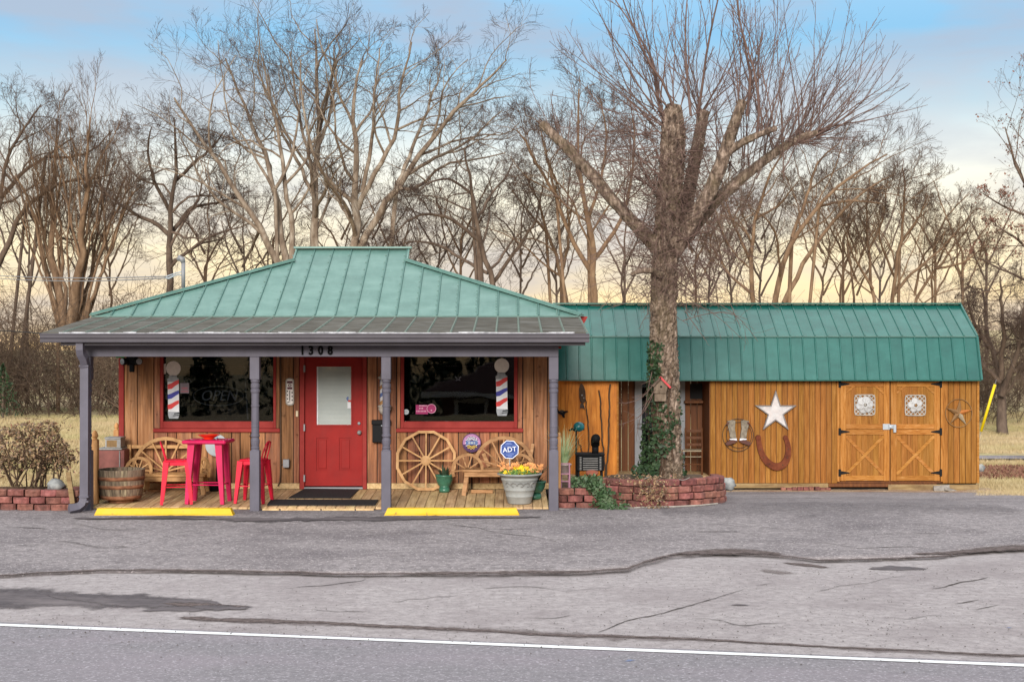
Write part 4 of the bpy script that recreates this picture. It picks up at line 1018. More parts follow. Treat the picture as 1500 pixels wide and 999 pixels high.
# skids and base
MB().cbox(sx(1068), sx(1213), Ys - .03, Ys + .1, sz(714.5), zwb - .004, .006).build('skid', m_skid, shed)
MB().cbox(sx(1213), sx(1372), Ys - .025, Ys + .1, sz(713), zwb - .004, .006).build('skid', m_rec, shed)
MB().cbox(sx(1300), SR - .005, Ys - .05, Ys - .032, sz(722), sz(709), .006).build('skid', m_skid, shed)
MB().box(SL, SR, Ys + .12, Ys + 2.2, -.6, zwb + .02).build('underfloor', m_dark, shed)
edg = thing('brick_edging', 'short row of dark red bricks along the foot of the shed wall', 'edging', (sx(1178), Ys - .12, gz(5.4, Ys)))
for k in range(9):
    x_ = sx(1142 + 8.2 * k); MB().cbox(x_, x_ + .095 + random.uniform(-.008, .004), Ys - .16 + random.uniform(-.02, .02), Ys - .05, gz(5.4, Ys) - .02, sz(712.5 + random.uniform(-.8, 1)), .008).build('brick', m_block, edg)
# gambrel roof
eY, eZ, kY, kZ, gY, gZ = 25.72, WZ(556, 25.72), 25.98, WZ(493, 25.98), 26.97, WZ(446.5, 26.97)
n1 = Vector((0, -(kZ - eZ), kY - eY)).normalized(); n2 = Vector((0, -(gZ - kZ), gY - kY)).normalized()
sr0, sr1 = .80, WX(1434.5, 25.85)
npn = round((sr1 - sr0) / .2286); wpn = (sr1 - sr0) / npn
for k in range(npn):
    x0, x1 = sr0 + k * wpn, sr0 + (k + 1) * wpn
    panel('lower_roof_panel', x0, x1, (eY, eZ), (kY, kZ), n1, [m_sroof], rib=.018, rw=.034, par=shed)
    panel('upper_roof_panel', x0, x1, (kY - .035, kZ - .012 + .02), (gY, gZ), n2, [m_sroof], rib=.018, rw=.034, par=shed)
MB().bar((sr0, gY, gZ + .02), (sr1, gY, gZ + .02), .18, .03, (0, 0, 1)).build('ridge_cap', m_sroof, shed)
MB().bar((sr0, kY - .02, kZ + .0), (sr1, kY - .02, kZ + .0), .03, .02, (0, 0, 1)).build('knee_flashing', m_rib, shed)
mb = MB(); bY = 2 * gY - kY; b2 = 2 * gY - eY
mb.add([(sr0, gY, gZ), (sr1, gY, gZ), (sr1, bY, kZ), (sr0, bY, kZ), (sr1, b2, eZ), (sr0, b2, eZ)], [(0, 1, 2, 3), (3, 2, 4, 5)])
mb.build('roof', m_sroof, shed)
for xx in (sr0, sr1):
    mb = MB(); mb.bar((xx, eY - .01, eZ - .01), (xx, kY - .012, kZ), .03, .05, (0, 0, 1)).bar((xx, kY - .012, kZ), (xx, gY, gZ + .02), .03, .05, (0, 0, 1)); mb.build('rake_trim', m_sroof, shed)
for xx in (SL + .001, SR - .06):
    mb = MB(); mb.prism([(Ys + .01, 1.70), (kY + .02, kZ - .03), (gY, gZ - .03), (bY - .02, kZ - .03), (2 * gY - Ys - .01, 1.70)], 0, .05, Matrix(((0, 1, 0, xx), (1, 0, 0, 0), (0, 0, 1, 0), (0, 0, 0, 1)))); mb.build('gable_wall', m_shedw, shed)
MB().box(sr0 + .02, sr1 - .02, eY + .012, Ys + .04, eZ + .0, eZ + .02).build('soffit', m_shedh, shed)
MB().cbox(sr0, sr1, eY + .004, eY + .022, eZ - .025, eZ + .012, .003).build('fascia', m_sroof, shed)

# ================================================================== THINGS ON THE PORCH
def dpt(px, py, zoff=0.0):          # pixel -> point on the deck
    Y = 20.0
    for _ in range(12): Y = (CZ - deck_z(Y) - zoff) * F / (py - CY)
    return Vector((WX(px, Y), Y, deck_z(Y) + zoff))
# --- bar stools
def stool_parts(t, h):
    W, B = .145, .205
    leg_m = m_stool
    for sx_ in (-1, 1):
        for sy_ in (-1, 1):
            m = MB(); top = Vector((sx_ * W, sy_ * W, h - .01)); bot = Vector((sx_ * B, sy_ * B, .0))
            m.bar(bot, top, .038, .038, (0, 1, 0), .082, .082); m.build('leg', leg_m, t, M=wm(t))
    m = MB().cbox(-W - .02, W + .02, -W - .02, W + .02, h - .012, h + .016, .012); m.build('seat', leg_m, t, M=wm(t))
    m = MB()
    for a, b in (((-1, -1), (1, -1)), ((1, -1), (1, 1)), ((1, 1), (-1, 1)), ((-1, 1), (-1, -1))):
        m.bar((a[0] * (W + .005), a[1] * (W + .005), h - .035), (b[0] * (W + .005), b[1] * (W + .005), h - .035), .05, .01, (1, 0, 0) if a[0] == b[0] else (0, 1, 0))
    m.build('apron', leg_m, t, M=wm(t))
    m = MB(); z = .245; q = B - (B - W) * z / h
    for a, b in (((-1, -1), (1, -1)), ((1, -1), (1, 1)), ((1, 1), (-1, 1)), ((-1, 1), (-1, -1))): m.tube([(a[0] * q, a[1] * q, z), (b[0] * q, b[1] * q, z)], .008, 6)
    m.build('footrest', leg_m, t, M=wm(t))
    m = MB(); x0, x1 = -W, -W - .075
    pts = [(x0, -W + .01, h), (x0 - .045, -W + .02, h + .16), (x1, -W + .06, h + .25), (x1 - .004, 0, h + .268), (x1, W - .06, h + .25), (x0 - .045, W - .02, h + .16), (x0, W - .01, h)]
    m.tube(pts, .010, 8)
    m.bar((x0, 0, h), (x1, 0, h + .265), .05, .006, (1, 0, 0), .09, .006)
    m.build('backrest', leg_m, t, M=wm(t))
s1 = dpt(259, 736.8)
stool = thing('bar_stool', 'coral red metal bar stool beside the half barrel planter', 'bar stool', s1, R(12), 'red metal bar stools')
stool_parts(stool, .605)
s2 = dpt(372, 735.5)
copy_tree(stool, s2, R(172), 'coral red metal bar stool partly hidden behind the gray porch post')
# --- bar table and bowl
tp = dpt(305.5, 736.2)
tb = thing('bar_table', 'magenta red metal bar table between two red stools', 'table', tp, R(-4))
ht = WZ(643.5, tp.y) - tp.z
m = MB().cbox(-.315, .315, -.26, .26, ht - .052, ht, .018); m.build('table_top', m_table, tb, M=wm(tb))
for a in (-1, 1):
    for b in (-1, 1):
        m = MB().bar((a * .255, b * .19, 0), (a * .195, b * .15, ht - .05), .05, .05, (0, 1, 0), .10, .10); m.build('leg', m_table, tb, M=wm(tb))
m = MB(); q_ = .245
for a, b in (((-1, -1), (1, -1)), ((1, -1), (1, 1)), ((1, 1), (-1, 1)), ((-1, 1), (-1, -1))): m.tube([(a[0] * q_ * .98, a[1] * .18, .27), (b[0] * q_ * .98, b[1] * .18, .27)], .009, 6)
m.build('footrest', m_table, tb, M=wm(tb))
bc = Vector((WX(306, tp.y), tp.y, tp.z + ht + .001))
tag(MB().lathe(bc, [(.055, 0), (.075, .006), (.07, .016), (.11, .040), (.155, .062), (.162, .068), (.15, .066), (.10, .040), (.02, .022), (.001, .02)], 24).build('bowl', m_bowl, smooth=True), 'shallow orange red bowl standing on the bar table', 'bowl')
# --- half barrel
bp = dpt(178, 738.5); bp.y = 19.98; bp.x = WX(177.5, 19.98); bp.z = deck_z(19.98)
barrel = thing('barrel_planter', 'weathered half oak barrel planter with rusty iron hoops', 'barrel', bp)
prof = [(.272, .05), (.292, .13), (.312, .24), (.326, .36), (.333, .47)]
NS = 24
for k in range(NS):
    a0, a1 = 2 * PI * k / NS + .008, 2 * PI * (k + 1) / NS - .008
    m = MB(); vs = []
    for r, z in prof:
        for rr in (r, r - .025):
            for a in (a0, a1): vs.append(bp + Vector((rr * math.cos(a), rr * math.sin(a), z)))
    fs = []
    for i in range(4):
        o = i * 4; p_ = o + 4
        fs += [(o, o + 1, p_ + 1, p_), (o + 3, o + 2, p_ + 2, p_ + 3), (o + 2, o, p_, p_ + 2), (o + 1, o + 3, p_ + 3, p_ + 1)]
    fs += [(1, 0, 2, 3), (16, 17, 19, 18)]
    m.add(vs, fs).build('stave', m_stave, barrel)
rad = lambda z: float(np.interp(z, [p[1] for p in prof], [p[0] for p in prof]))
for z0, z1 in ((.052, .105), (.205, .255), (.325, .375)):
    m = MB(); m.lathe(bp, [(rad(z0) + .001, z0), (rad(z0) + .006, z0), (rad(z1) + .006, z1), (rad(z1) + .001, z1)], 32); m.build('hoop', m_hoop, barrel, True)
MB().lathe(bp, [(.18, .0), (.18, .049)], 20).build('foot', m_hoop, barrel)
MB().lathe(bp, [(.305, .40), (.001, .41)], 24).build('soil', m_soil, barrel)
# --- little posts with acorn finials
def finial_post(px0, px1, ptop, pbase, Y, zb, label, group='acorn topped deck posts', m_=None):
    x0, x1 = WX(px0, Y), WX(px1, Y); w = (x1 - x0) / 2; x = (x0 + x1) / 2
    t = thing('finial_post', label, 'post', (x, Y + w, zb), 0, group)
    zt_ = WZ(ptop, Y); hs = zt_ - 2.9 * w
    MB().cbox(x - w, x + w, Y, Y + 2 * w, zb, hs, .006).build('post', m_ or m_post_w, t)
    MB().lathe((x, Y + w, hs), [(w * .95, 0), (w * .95, w * .2), (w * .6, w * .35), (w * .55, w * .55), (w * .95, w * .8), (w * .98, w * 1.3), (w * .75, w * 2.1), (w * .35, w * 2.7), (.001, w * 2.9)], 14).build('finial', m_ or m_post_w, t, True)
    return t
finial_post(132.5, 142.5, 630, 738, 19.75, deck_z(19.75), 'tan acorn topped post standing right beside the downspout')
finial_post(166, 173.5, 619, 720, 21.5, 0, 'grayish acorn topped post at the far corner behind the lamp cabinet')
finial_post(816.5, 821.5, 633, 716, 19.75, .0, 'tan acorn topped post between the porch corner post and the brick planter')
# --- metal cabinet with lantern box
yc = 20.75
cab = thing('metal_cabinet', 'faded red metal cabinet with gray zinc top behind the barrel', 'cabinet', (WX(161, yc), yc + .2, deck_z(yc)))
MB().cbox(WX(143.5, yc), WX(182, yc), yc, yc + .4, deck_z(yc), WZ(659, yc), .006).build('body', m_cab, cab)
MB().cbox(WX(142.5, yc), WX(179, yc), yc - .02, yc + .42, WZ(659, yc) + .001, WZ(656.5, yc), .004).build('top', m_cabg, cab)
MB().cbox(WX(174.5, yc - .01), WX(176, yc - .01), yc - .015, yc - .001, deck_z(yc), WZ(660, yc), .002).build('edge_strip', m_cabg, cab)
lan = thing('lantern', 'gray framed lantern box standing on top of the red cabinet', 'lantern', (WX(164.5, yc), yc + .18, WZ(656.5, yc)))
x0, x1 = WX(153, yc), WX(175.5, yc); z0, z1 = WZ(656.3, yc), WZ(643, yc)
m = MB(); rect_frame(m, x0, x1, z0, z1, x0 + .02, x1 - .055, z0 + .012, z1 - .02, yc + .04, yc + .055); m.cbox(x0, x1, yc + .056, yc + .3, z0, z1, .004); m.build('frame', m_cabg, lan)
MB().box(x0 + .021, x1 - .056, yc + .044, yc + .0555, z0 + .013, z1 - .021).build('panel', m_cabp, lan)
MB().cbox(x0 - .012, x1 + .006, yc + .025, yc + .31, z1 + .001, z1 + .022, .004).build('cap', m_cabg, lan)
# --- wagon wheel
yw_ = 21.05
wc = Vector((WX(624, yw_), yw_, WZ(674.5, yw_)))
ww = thing('decorative_wheel', 'twelve spoked wooden wagon wheel leaning on the wall under the window', 'wagon wheel', (wc.x, wc.y, deck_z(yw_)))
tiltM = Matrix.Translation(wc) @ Matrix.Rotation(R(-7), 4, 'X')
ro = .455
pol = lambda r, n=12, a0=PI / 12: [(r * math.cos(a0 + 2 * PI * k / n), r * math.sin(a0 + 2 * PI * k / n)) for k in range(n)]
for k in range(12):
    o_, i_ = pol(ro / math.cos(PI / 12) * .985), pol((ro - .04) / math.cos(PI / 12) * .985)
    a, b = o_[k], o_[(k + 1) % 12]; c_, d_ = i_[(k + 1) % 12], i_[k]
    MB().prism([a, b, c_, d_], -.02, .02, tiltM).build('rim_piece', m_bench, ww)
for k in range(12):
    a = 2 * PI * k / 12
    MB().bar(tiltM @ Vector((.07 * math.cos(a), 0, .07 * math.sin(a))), tiltM @ Vector(((ro - .038) * math.cos(a), 0, (ro - .038) * math.sin(a))), .022, .022, (0, 1, 0)).build('spoke', m_bench, ww)
MB().lathe(wc, [(.075, -.03), (.078, 0), (.074, .03), (.03, .036), (.001, .037)], 18, Matrix.Rotation(R(90 - 7), 4, 'X')).build('hub', m_bench, ww)
# --- wagon wheel benches
def wheel_part(par, name, c, r, a0, a1, nspk, yaw, m_, rimw=.045, th=.035, n=14, spw=.02, zsq=1.0):
    Mx = Matrix.Translation(Vector(c)) @ Matrix.Rotation(yaw, 4, 'Z')
    o_ = [(r * math.cos(a0 + (a1 - a0) * k / n), zsq * r * math.sin(a0 + (a1 - a0) * k / n)) for k in range(n + 1)]
    i_ = [((r - rimw) * math.cos(a0 + (a1 - a0) * k / n), zsq * (r - rimw) * math.sin(a0 + (a1 - a0) * k / n)) for k in range(n + 1)]
    m = MB()
    for k in range(n): m.prism([o_[k], o_[k + 1], i_[k + 1], i_[k]], -th / 2, th / 2, Mx)
    rim = m.build(name, m_, par)
    for k in range(nspk):
        a = a0 + (a1 - a0) * (k + .5) / nspk
        MB().bar(Mx @ Vector((.04 * math.cos(a), 0, .04 * math.sin(a))), Mx @ Vector(((r - rimw * .9) * math.cos(a), 0, zsq * (r - rimw * .9) * math.sin(a))), spw, spw, (0, 1, 0)).build('spoke', m_, rim)
    return rim
def bench(px0, px1, pc, seat_py, arch_r, y0, label, m_, arms, yaw=0, ph_back=4):
    yb = y0 + .42
    zs = WZ(seat_py, y0); t = thing('wagon_wheel_bench', label, 'bench', (WX((px0 + px1) / 2, y0), y0 + .2, deck_z(y0)), 0, 'wagon wheel benches')
    x0, x1 = WX(px0, y0), WX(px1, y0)
    for k in range(3):
        MB().cbox(x0, x1, y0 + .145 * k, y0 + .145 * k + .135, zs - .035, zs, .006).build('seat_slat', m_, t)
    MB().cbox(x0 + .03, x1 - .03, y0 + .012, y0 + .05, zs - .105, zs - .037, .005).build('seat_rail', m_, t)
    for xx in (x0 + .07, x1 - .07):
        s_ = -1 if xx < (x0 + x1) / 2 else 1
        MB().bar((xx, y0 + .07, zs - .04), (xx + s_ * .05, y0 + .02, deck_z(y0)), .06, .05, (0, 1, 0)).build('leg', m_, t)
        MB().bar((xx, yb - .04, zs - .04), (xx + s_ * .03, yb, deck_z(yb)), .06, .05, (0, 1, 0)).build('leg', m_, t)
    wheel_part(t, 'back_wheel', (WX(pc, yb), yb, zs + .01), arch_r, R(2), R(178), 7, 0, m_, .05, .035, 14, .022)
    for (pxc, r_, yw2, up_, yo) in arms: wheel_part(t, 'arm_wheel', (WX(pxc, y0 + yo), y0 + yo, zs + up_), r_, R(-25), R(205), 6, yw2, m_, .042, .035, 12, .018)
    return t, zs, yb
b1, zs1, yb1 = bench(200, 300, 243, 695, .52, 20.62, 'light wood wagon wheel bench behind the red stool and bar table', m_bench, ((203, .20, R(18), .06, .1), (300, .20, R(-58), .05, .1)))
m = MB()
m.cbox(WX(186, yb1), WX(272, yb1), yb1 + .02, yb1 + .05, WZ(657, yb1), WZ(652, yb1), .004).cbox(WX(186, yb1), WX(192, yb1), yb1 - .01, yb1 + .019, WZ(673, yb1), WZ(651, yb1), .004)
m.build('back_rail', m_bench, b1)
b2, zs2, yb2 = bench(677, 778, 738, 688, .46, 20.55, 'brown wagon wheel bench behind the flower pot and round blue sign', m_benchd, ((684.5, .245, R(14), -.0, .02), (762, .22, R(-12), .0, .30)))
m = MB().bar((WX(775, yb2), yb2, zs2 - .03), (WX(780.5, yb2), yb2 + .1, WZ(651, yb2)), .045, .04, (0, 1, 0)); m.build('back_post', m_benchd, b2)
m = MB().bar((WX(716, yb2), yb2 + .03, zs2 + .01), (WX(708, yb2 - .02), yb2 + .03, WZ(664, yb2)), .055, .03, (0, 1, 0)); m.build('back_post', m_benchd, b2)
MB().cbox(WX(690, 20.8), WX(722, 20.8), 20.78, 20.82, WZ(722, 20.8), WZ(717, 20.8), .004).build('stretcher', m_benchd, b2)
# --- signs
sp = P(691, 648.5, 21.12)
sg = thing('round_sign', 'round purple sign with checkered ring propped behind the bench arm', 'sign', (sp.x, 21.15, deck_z(21.15)))
Mr = Matrix.Rotation(R(90), 4, 'X')
rs_ = .143
MB().lathe(sp, [(rs_, -.006), (rs_, .002), (.001, .003)], 28, Mr).build('disc', m_purple, sg)
ringp = MB(); ringp.ring([(sp.x + rs_ * .92 * math.cos(a), sp.z + rs_ * .92 * math.sin(a)) for a in np.linspace(R(-10), R(190), 20)] + [(sp.x - rs_ * .5, sp.z - .03), (sp.x + rs_ * .5, sp.z - .03)], [(sp.x + rs_ * .66 * math.cos(a), sp.z + rs_ * .66 * math.sin(a)) for a in np.linspace(R(-10), R(190), 20)] + [(sp.x - rs_ * .4, sp.z - .02), (sp.x + rs_ * .4, sp.z - .02)], sp.y - .0062, sp.y - .0035)
ringp.build('border', m_lav, sg)
ck = MB()
for i in range(4):
    r_ = rs_ * (.38 + .09 * i)
    nn = 26
    for k in range(nn):
        if (k + i) % 2: continue
        a = 2 * PI * k / nn; w_ = rs_ * .085 / 2
        cx, cz = sp.x + r_ * math.cos(a), sp.z + r_ * math.sin(a)
        ck.m = 1 if math.sin(a) < -.6 else 0
        ck.box(cx - w_, cx + w_, sp.y - .0075, sp.y - .004, cz - w_, cz + w_)
tag(ck.build('checker', [m_adtw, m_fly], sg), kind='stuff')
MB().cbox(sp.x - rs_ * .62, sp.x + rs_ * .62, sp.y - .010, sp.y - .0078, sp.z - .030, sp.z + .030, .004).build('name_band', m_band, sg)
mb = MB()
for a, b in ((-.05, -.025), (-.015, .02), (.032, .05)): mb.box(sp.x + a, sp.x + b, sp.y - .0118, sp.y - .0101, sp.z - .014, sp.z + .014)
mb.build('band_mark', m_disc, sg)
MB().bar((sp.x, sp.y + .012, sp.z - rs_ * .8), (sp.x, sp.y + .06, deck_z(21.15)), .02, .012, (0, 1, 0)).build('stake', m_black, sg)
gd = P(317, 652, 21.1)
gs = thing('round_sign', 'plain pale gray round sign on the wall behind the bar table', 'sign', (gd.x, 21.15, deck_z(21.15)))
MB().lathe(gd, [(.165, -.006), (.167, .002), (.001, .003)], 28, Mr).build('disc', m_disc, gs)
MB().box(gd.x + .004, gd.x + .022, gd.y - .012, gd.y - .0035, WZ(668, 21.1), WZ(640, 21.1)).build('strut', m_band, gs)
MB().bar((gd.x, gd.y + .012, gd.z - .1), (gd.x, gd.y + .03, deck_z(21.15)), .02, .012, (0, 1, 0)).build('stake', m_black, gs)
yA = 19.95
ap = P(746.5, 658.3, yA)
ad = thing('security_sign', 'blue octagonal home security yard sign in the flower pot', 'sign', (ap.x, yA, WZ(692, yA)))
oc = lambda r: [(ap.x + r * math.cos(PI / 8 + k * PI / 4 - .06), ap.z + r * math.sin(PI / 8 + k * PI / 4 - .06)) for k in range(8)]
MB().prism(oc(.138), yA - .004, yA + .004).build('plate', m_adtw, ad)
MB().prism(oc(.128), yA - .0065, yA - .0042).build('face', m_adtb, ad)
mb = MB()
for (z0, z1) in ((.048, .053), (-.055, -.050)): mb.box(-.112, .112, -.009, -.0067, z0, z1)
for (xx) in (-.114, .108): mb.box(xx, xx + .006, -.009, -.0067, -.05, .048)
mb.box(-.055, .045, -.009, -.0067, .072, .082).box(-.035, .03, -.009, -.0067, .092, .1).box(-.06, .055, -.009, -.0067, -.078, -.068).box(-.035, .03, -.009, -.0067, -.1, -.09)
Mt = Matrix.Translation(ap) @ Matrix.Rotation(R(-6), 4, 'Y')
mb.build('print_line', flat('sign_pale_blue', (0.16, 0.23, 0.50)), ad, M=Mt)
mb = MB(); text_into(mb, 'ADT', .098, (0, -.012, -.002), .006, sx=1.0)
cu_ = mb.build('lettering', m_adtw, ad, M=Mt)
MB().bar((ap.x, yA + .006, ap.z - .12), (ap.x, yA + .006, WZ(700, yA)), .016, .008, (0, 1, 0)).build('stake', m_lattice, ad)
# --- flower pot
fp = dpt(761, 737.5); fp.y = 19.86; fp.z = deck_z(fp.y); fp.x = WX(761, fp.y)
pot = thing('flower_pot', 'large gray cast pot of yellow and peach flowers at the deck edge', 'flower pot', fp)
hp = WZ(693, fp.y) - fp.z
prof = [(.150, 0), (.156, .01), (.176, .10), (.182, .105), (.178, .112), (.199, .19), (.206, .195), (.202, .205), (.238, .335), (.246, .342), (.24, .352), (.262, .42), (.27, .424), (.264, .43), (.272, hp - .02), (.292, hp - .018), (.295, hp), (.27, hp), (.255, hp - .05), (.001, hp - .05)]
prof = [(r_ * 1.08, z_) for r_, z_ in prof]
MB().lathe(fp, prof, 36).build('pot', m_planter, pot, True)
mb = MB()
for ac in (-2.35, -1.95, -1.5, -1.1, -.75):
    pts = []
    sgn = 1 if int(ac * 100) % 2 else -1
    for k in range(15):
        th = k / 14 * 4.6; r_ = .055 * (1 - k / 18)
        zz = .268 + r_ * math.sin(th) ; aa = ac + sgn * r_ * math.cos(th) / .22
        rr = float(np.interp(zz, [.205, .335], [.218, .257])) + .004
        pts.append(fp + Vector((rr * math.cos(aa), rr * math.sin(aa), zz)))
    mb.tube(pts, .010, 5)
mb.build('scroll_relief', m_plantd, pot)
rf = random.Random(9)
def flower_mesh(n, m_, name, par, c, rx, ry, z0, z1, pr, petals=5):
    mb = MB()
    for k in range(n):
        a, q_ = rf.uniform(0, 2 * PI), math.sqrt(rf.random())
        p = Vector(c) + Vector((rx * q_ * math.cos(a), ry * q_ * math.sin(a), rf.uniform(z0, z1)))
        nv = Vector((rf.uniform(-.7, .7), rf.uniform(-1, -.1), rf.uniform(.2, 1))).normalized(); u = nv.orthogonal().normalized(); v = nv.cross(u)
        for j in range(petals):
            b = 2 * PI * j / petals; d1 = u * math.cos(b) + v * math.sin(b); d2 = u * math.cos(b + .9) + v * math.sin(b + .9); d0 = u * math.cos(b + .45) + v * math.sin(b + .45)
            mb.add([p, p + d1 * pr * .8, p + d0 * pr * 1.15 + nv * pr * .25, p + d2 * pr * .8], [(0, 1, 2, 3)])
    return tag(mb.build(name, m_, par), kind='stuff')
ct = fp + Vector((0, 0, hp))
flower_mesh(160, m_fgr, 'foliage', pot, ct, .27, .24, -.04, .06, .032, 4)
flower_mesh(46, m_flo, 'peach_flower', pot, ct + Vector((-.13, 0, .05)), .17, .16, -.02, .09, .028)
flower_mesh(40, m_flo, 'peach_flower', pot, ct + Vector((.2, 0, .05)), .13, .14, -.02, .08, .028)
flower_mesh(42, m_fly, 'yellow_flower', pot, ct + Vector((.02, -.06, .02)), .11, .1, -.02, .075, .03)
flower_mesh(9, m_fly, 'yellow_flower', pot, ct + Vector((-.16, -.12, 0)), .05, .05, -.02, .03, .03)
# --- green pots
def green_pot(px, py, w, label, Y=None, plant='agave'):
    b = dpt(px, py)
    t = thing('ceramic_pot', label, 'plant pot', b, 0, 'green ceramic pots')
    s_ = w
    MB().lathe(b, [(.55 * s_, 0), (.62 * s_, .02), (.55 * s_, .08 * s_ / .14), (.42 * s_, .05 + .02), (.72 * s_, .11), (.92 * s_, .18), (.98 * s_, .235), (1.04 * s_, .24), (1.02 * s_, .262), (.9 * s_, .262), (.85 * s_, .22), (.001, .22)], 22).build('pot', m_green, t, True)
    m = MB(); n = 16
    for k in range(n):
        a = 2 * PI * k / n + rf.uniform(-.2, .2); L = rf.uniform(.13, .21) if plant == 'agave' else rf.uniform(.2, .42)
        lean = rf.uniform(.15, .8) if plant == 'agave' else rf.uniform(.2, 1.1)
        d = Vector((math.cos(a) * lean, math.sin(a) * lean, 1)).normalized(); side = Vector((-math.sin(a), math.cos(a), 0))
        p0 = b + Vector((math.cos(a) * .03, math.sin(a) * .03, .22)); w0 = .016 if plant == 'agave' else .012
        mid = p0 + d * L * .55; tip = mid + (d + Vector((math.cos(a) * .35, math.sin(a) * .35, -.25 if plant != 'agave' else .1))).normalized() * L * .5
        m.add([p0 - side * w0, p0 + side * w0, mid + side * w0 * 1.1, mid - side * w0 * 1.1, tip, mid + Vector((0, 0, -.012))], [(0, 1, 2, 3), (3, 2, 4), (0, 5, 1), (3, 5, 0)])
    m.build('foliage', m_agave, t)
    return t
green_pot(651, 720.5, .135, 'green ceramic pot with spiky dark plant in front of the wagon wheel')
green_pot(783, 730.5, .165, 'green ceramic pot with drooping leaves behind the flower pot', plant='x')
bpot = dpt(314, 719)
tag(MB().lathe(bpot, [(.07, 0), (.085, .09), (.095, .095), (.095, .105), (.08, .105), (.075, .08), (.001, .08)], 18).build('plant_pot', m_black, smooth=True), 'small black pot on the deck by the wall behind the bar table', 'plant pot')

# ------------------------------------------------------------------ on the front wall
def decal_pole(px, py0, par_y, label, r=10.8, k=1.0):
    Y = par_y
    t = thing('barber_pole_decal', label, 'window decal', (WX(px, Y), Y, WZ(py0 + 92, Y)), 0, 'barber pole window decals')
    q_ = lambda a, b: (WX(px + a, Y), WZ(py0 + b, Y)); y0, y1 = Y - .004, Y - .001
    MB().prism([q_(r * math.cos(a), r + 1 + r * math.sin(a)) for a in np.linspace(0, 2 * PI, 25)[:-1]], y0, y1).build('globe', m_globe, t)
    MB().prism([q_(-6.5, 21.5), (q_(4.5, 21.5)), q_(5.5, 25), q_(8, 26.5), q_(8, 30.5), q_(-9, 30.5), q_(-9, 27), q_(-6.5, 25)], y0, y1).build('collar', m_chrome, t)
    MB().prism([q_(-8.5, 31), q_(8, 31), q_(8.5, 75), q_(-7.5, 75)], y0, y1).build('cylinder', m_prwhite, t)
    ys0, ys1 = Y - .007, Y - .0045
    for (zl, zr, h, mm) in ((38.5, 32.0, 6.5, m_prred), (53, 47, 6.0, m_prblue), (68.0, 61.5, 6.0, m_prred)):
        c_ = 2.0
        MB().prism([q_(-8.3, zl - h / 2), q_(-3, zl - h / 2 - 1.2 - c_ * .3), q_(3, zr - h / 2 + 1.2), q_(8, zr - h / 2 - .5), q_(8.2, zr + h / 2 - 1.5), q_(3.4, zr + h / 2 + 1.6), q_(-2.6, zl + h / 2 - .2), q_(-8, zl + h / 2 + .6)], ys0, ys1).build('stripe', mm, t)
    m = MB().prism([q_(-8, 75), q_(9, 75), q_(8.6, 80), q_(7, 85), q_(-6, 85), q_(-7.6, 80)], y0, y1); m.build('base', m_chrome, t)
    m = MB().prism([q_(1, 77.2), q_(9, 76), q_(9, 78), q_(1, 78.6)], ys0, ys1).prism([q_(0, 80.2), q_(8.4, 79.4), q_(8.2, 80.6), q_(0, 81.4)], ys0, ys1); m.build('dark_mark', m_black, t)  # dark bars printed on the decal's base
    return t
decal_pole(254, 528, Yw + .008, 'striped barber pole decal on the window behind the barrel and bar stool')
decal_pole(735, 524, Yw + .008, 'striped barber pole decal on the window above the round blue sign')
yn = Yw + .12
os_ = thing('open_sign', 'unlit neon tube sign reading OPEN in the window above the bar table', 'sign', (WX(318, yn), yn, WZ(600, yn)))
m = MB(); c_ = P(320, 580, yn)
m.tube([c_ + Vector((.385 * math.cos(a), 0, .148 * math.sin(a))) for a in np.linspace(0, 2 * PI, 33)[:-1]], .007, 5, closed=True)
m.build('border_tube', m_neon, os_)
m = MB(); text_into(m, 'OPEN', .225, c_ + Vector((0, 0, -.0)), .012, shear=.25, sx=.95); m.build('lettering', m_neon, os_)
ys_ = Yw + .007
pk = thing('window_sticker', 'pink rectangular sticker with a round end on the window pane', 'sticker', (WX(625, ys_), ys_, WZ(606, ys_)))
MB().box(WX(609, ys_), WX(627, ys_), ys_ - .003, ys_ - .001, WZ(606.5, ys_), WZ(593, ys_)).build('panel', m_pink, pk)
mb = MB(); cc = P(632, 598.5, ys_)
mb.prism([(cc.x + .072 * math.cos(a), cc.z + .072 * math.sin(a)) for a in np.linspace(0, 2 * PI, 21)[:-1]], ys_ - .0055, ys_ - .0032); mb.build('disc', m_pink, pk)
mb = MB()
mb.ring([(cc.x + .072 * math.cos(a), cc.z + .072 * math.sin(a)) for a in np.linspace(0, 2 * PI, 21)[:-1]], [(cc.x + .064 * math.cos(a), cc.z + .064 * math.sin(a)) for a in np.linspace(0, 2 * PI, 21)[:-1]], ys_ - .0072, ys_ - .0056)
for (a, b, z) in ((614, 625.5, 594.2), (614, 620.5, 598.0), (610, 625, 602.2)):
    n = int((b - a) / 1.9)
    for k in range(n):
        x_ = a + (b - a) * k / n
        mb.box(WX(x_, ys_), WX(x_ + 1.3, ys_), ys_ - .0048, ys_ - .0032, WZ(z + 1.0, ys_), WZ(z - 1.0, ys_))
mb.box(WX(631, ys_), WX(633, ys_), ys_ - .0075, ys_ - .0056, WZ(602, ys_), WZ(600, ys_)); mb.build('print', m_pinkw, pk)
ws = thing('window_sticker', 'small round white sticker in the window corner by the mailbox', 'sticker', (WX(595, ys_), ys_, WZ(607, ys_)))
cc = P(595, 603.2, ys_); mb = MB(); mb.prism([(cc.x + .042 * math.cos(a), cc.z + .042 * math.sin(a)) for a in np.linspace(0, 2 * PI, 17)[:-1]], ys_ - .003, ys_ - .001); mb.build('disc', m_disc, ws)
mb = MB()
for a in (-.024, -.006, .012): mb.box(cc.x + a, cc.x + a + .012, ys_ - .0048, ys_ - .0032, cc.z - .009, cc.z + .009)
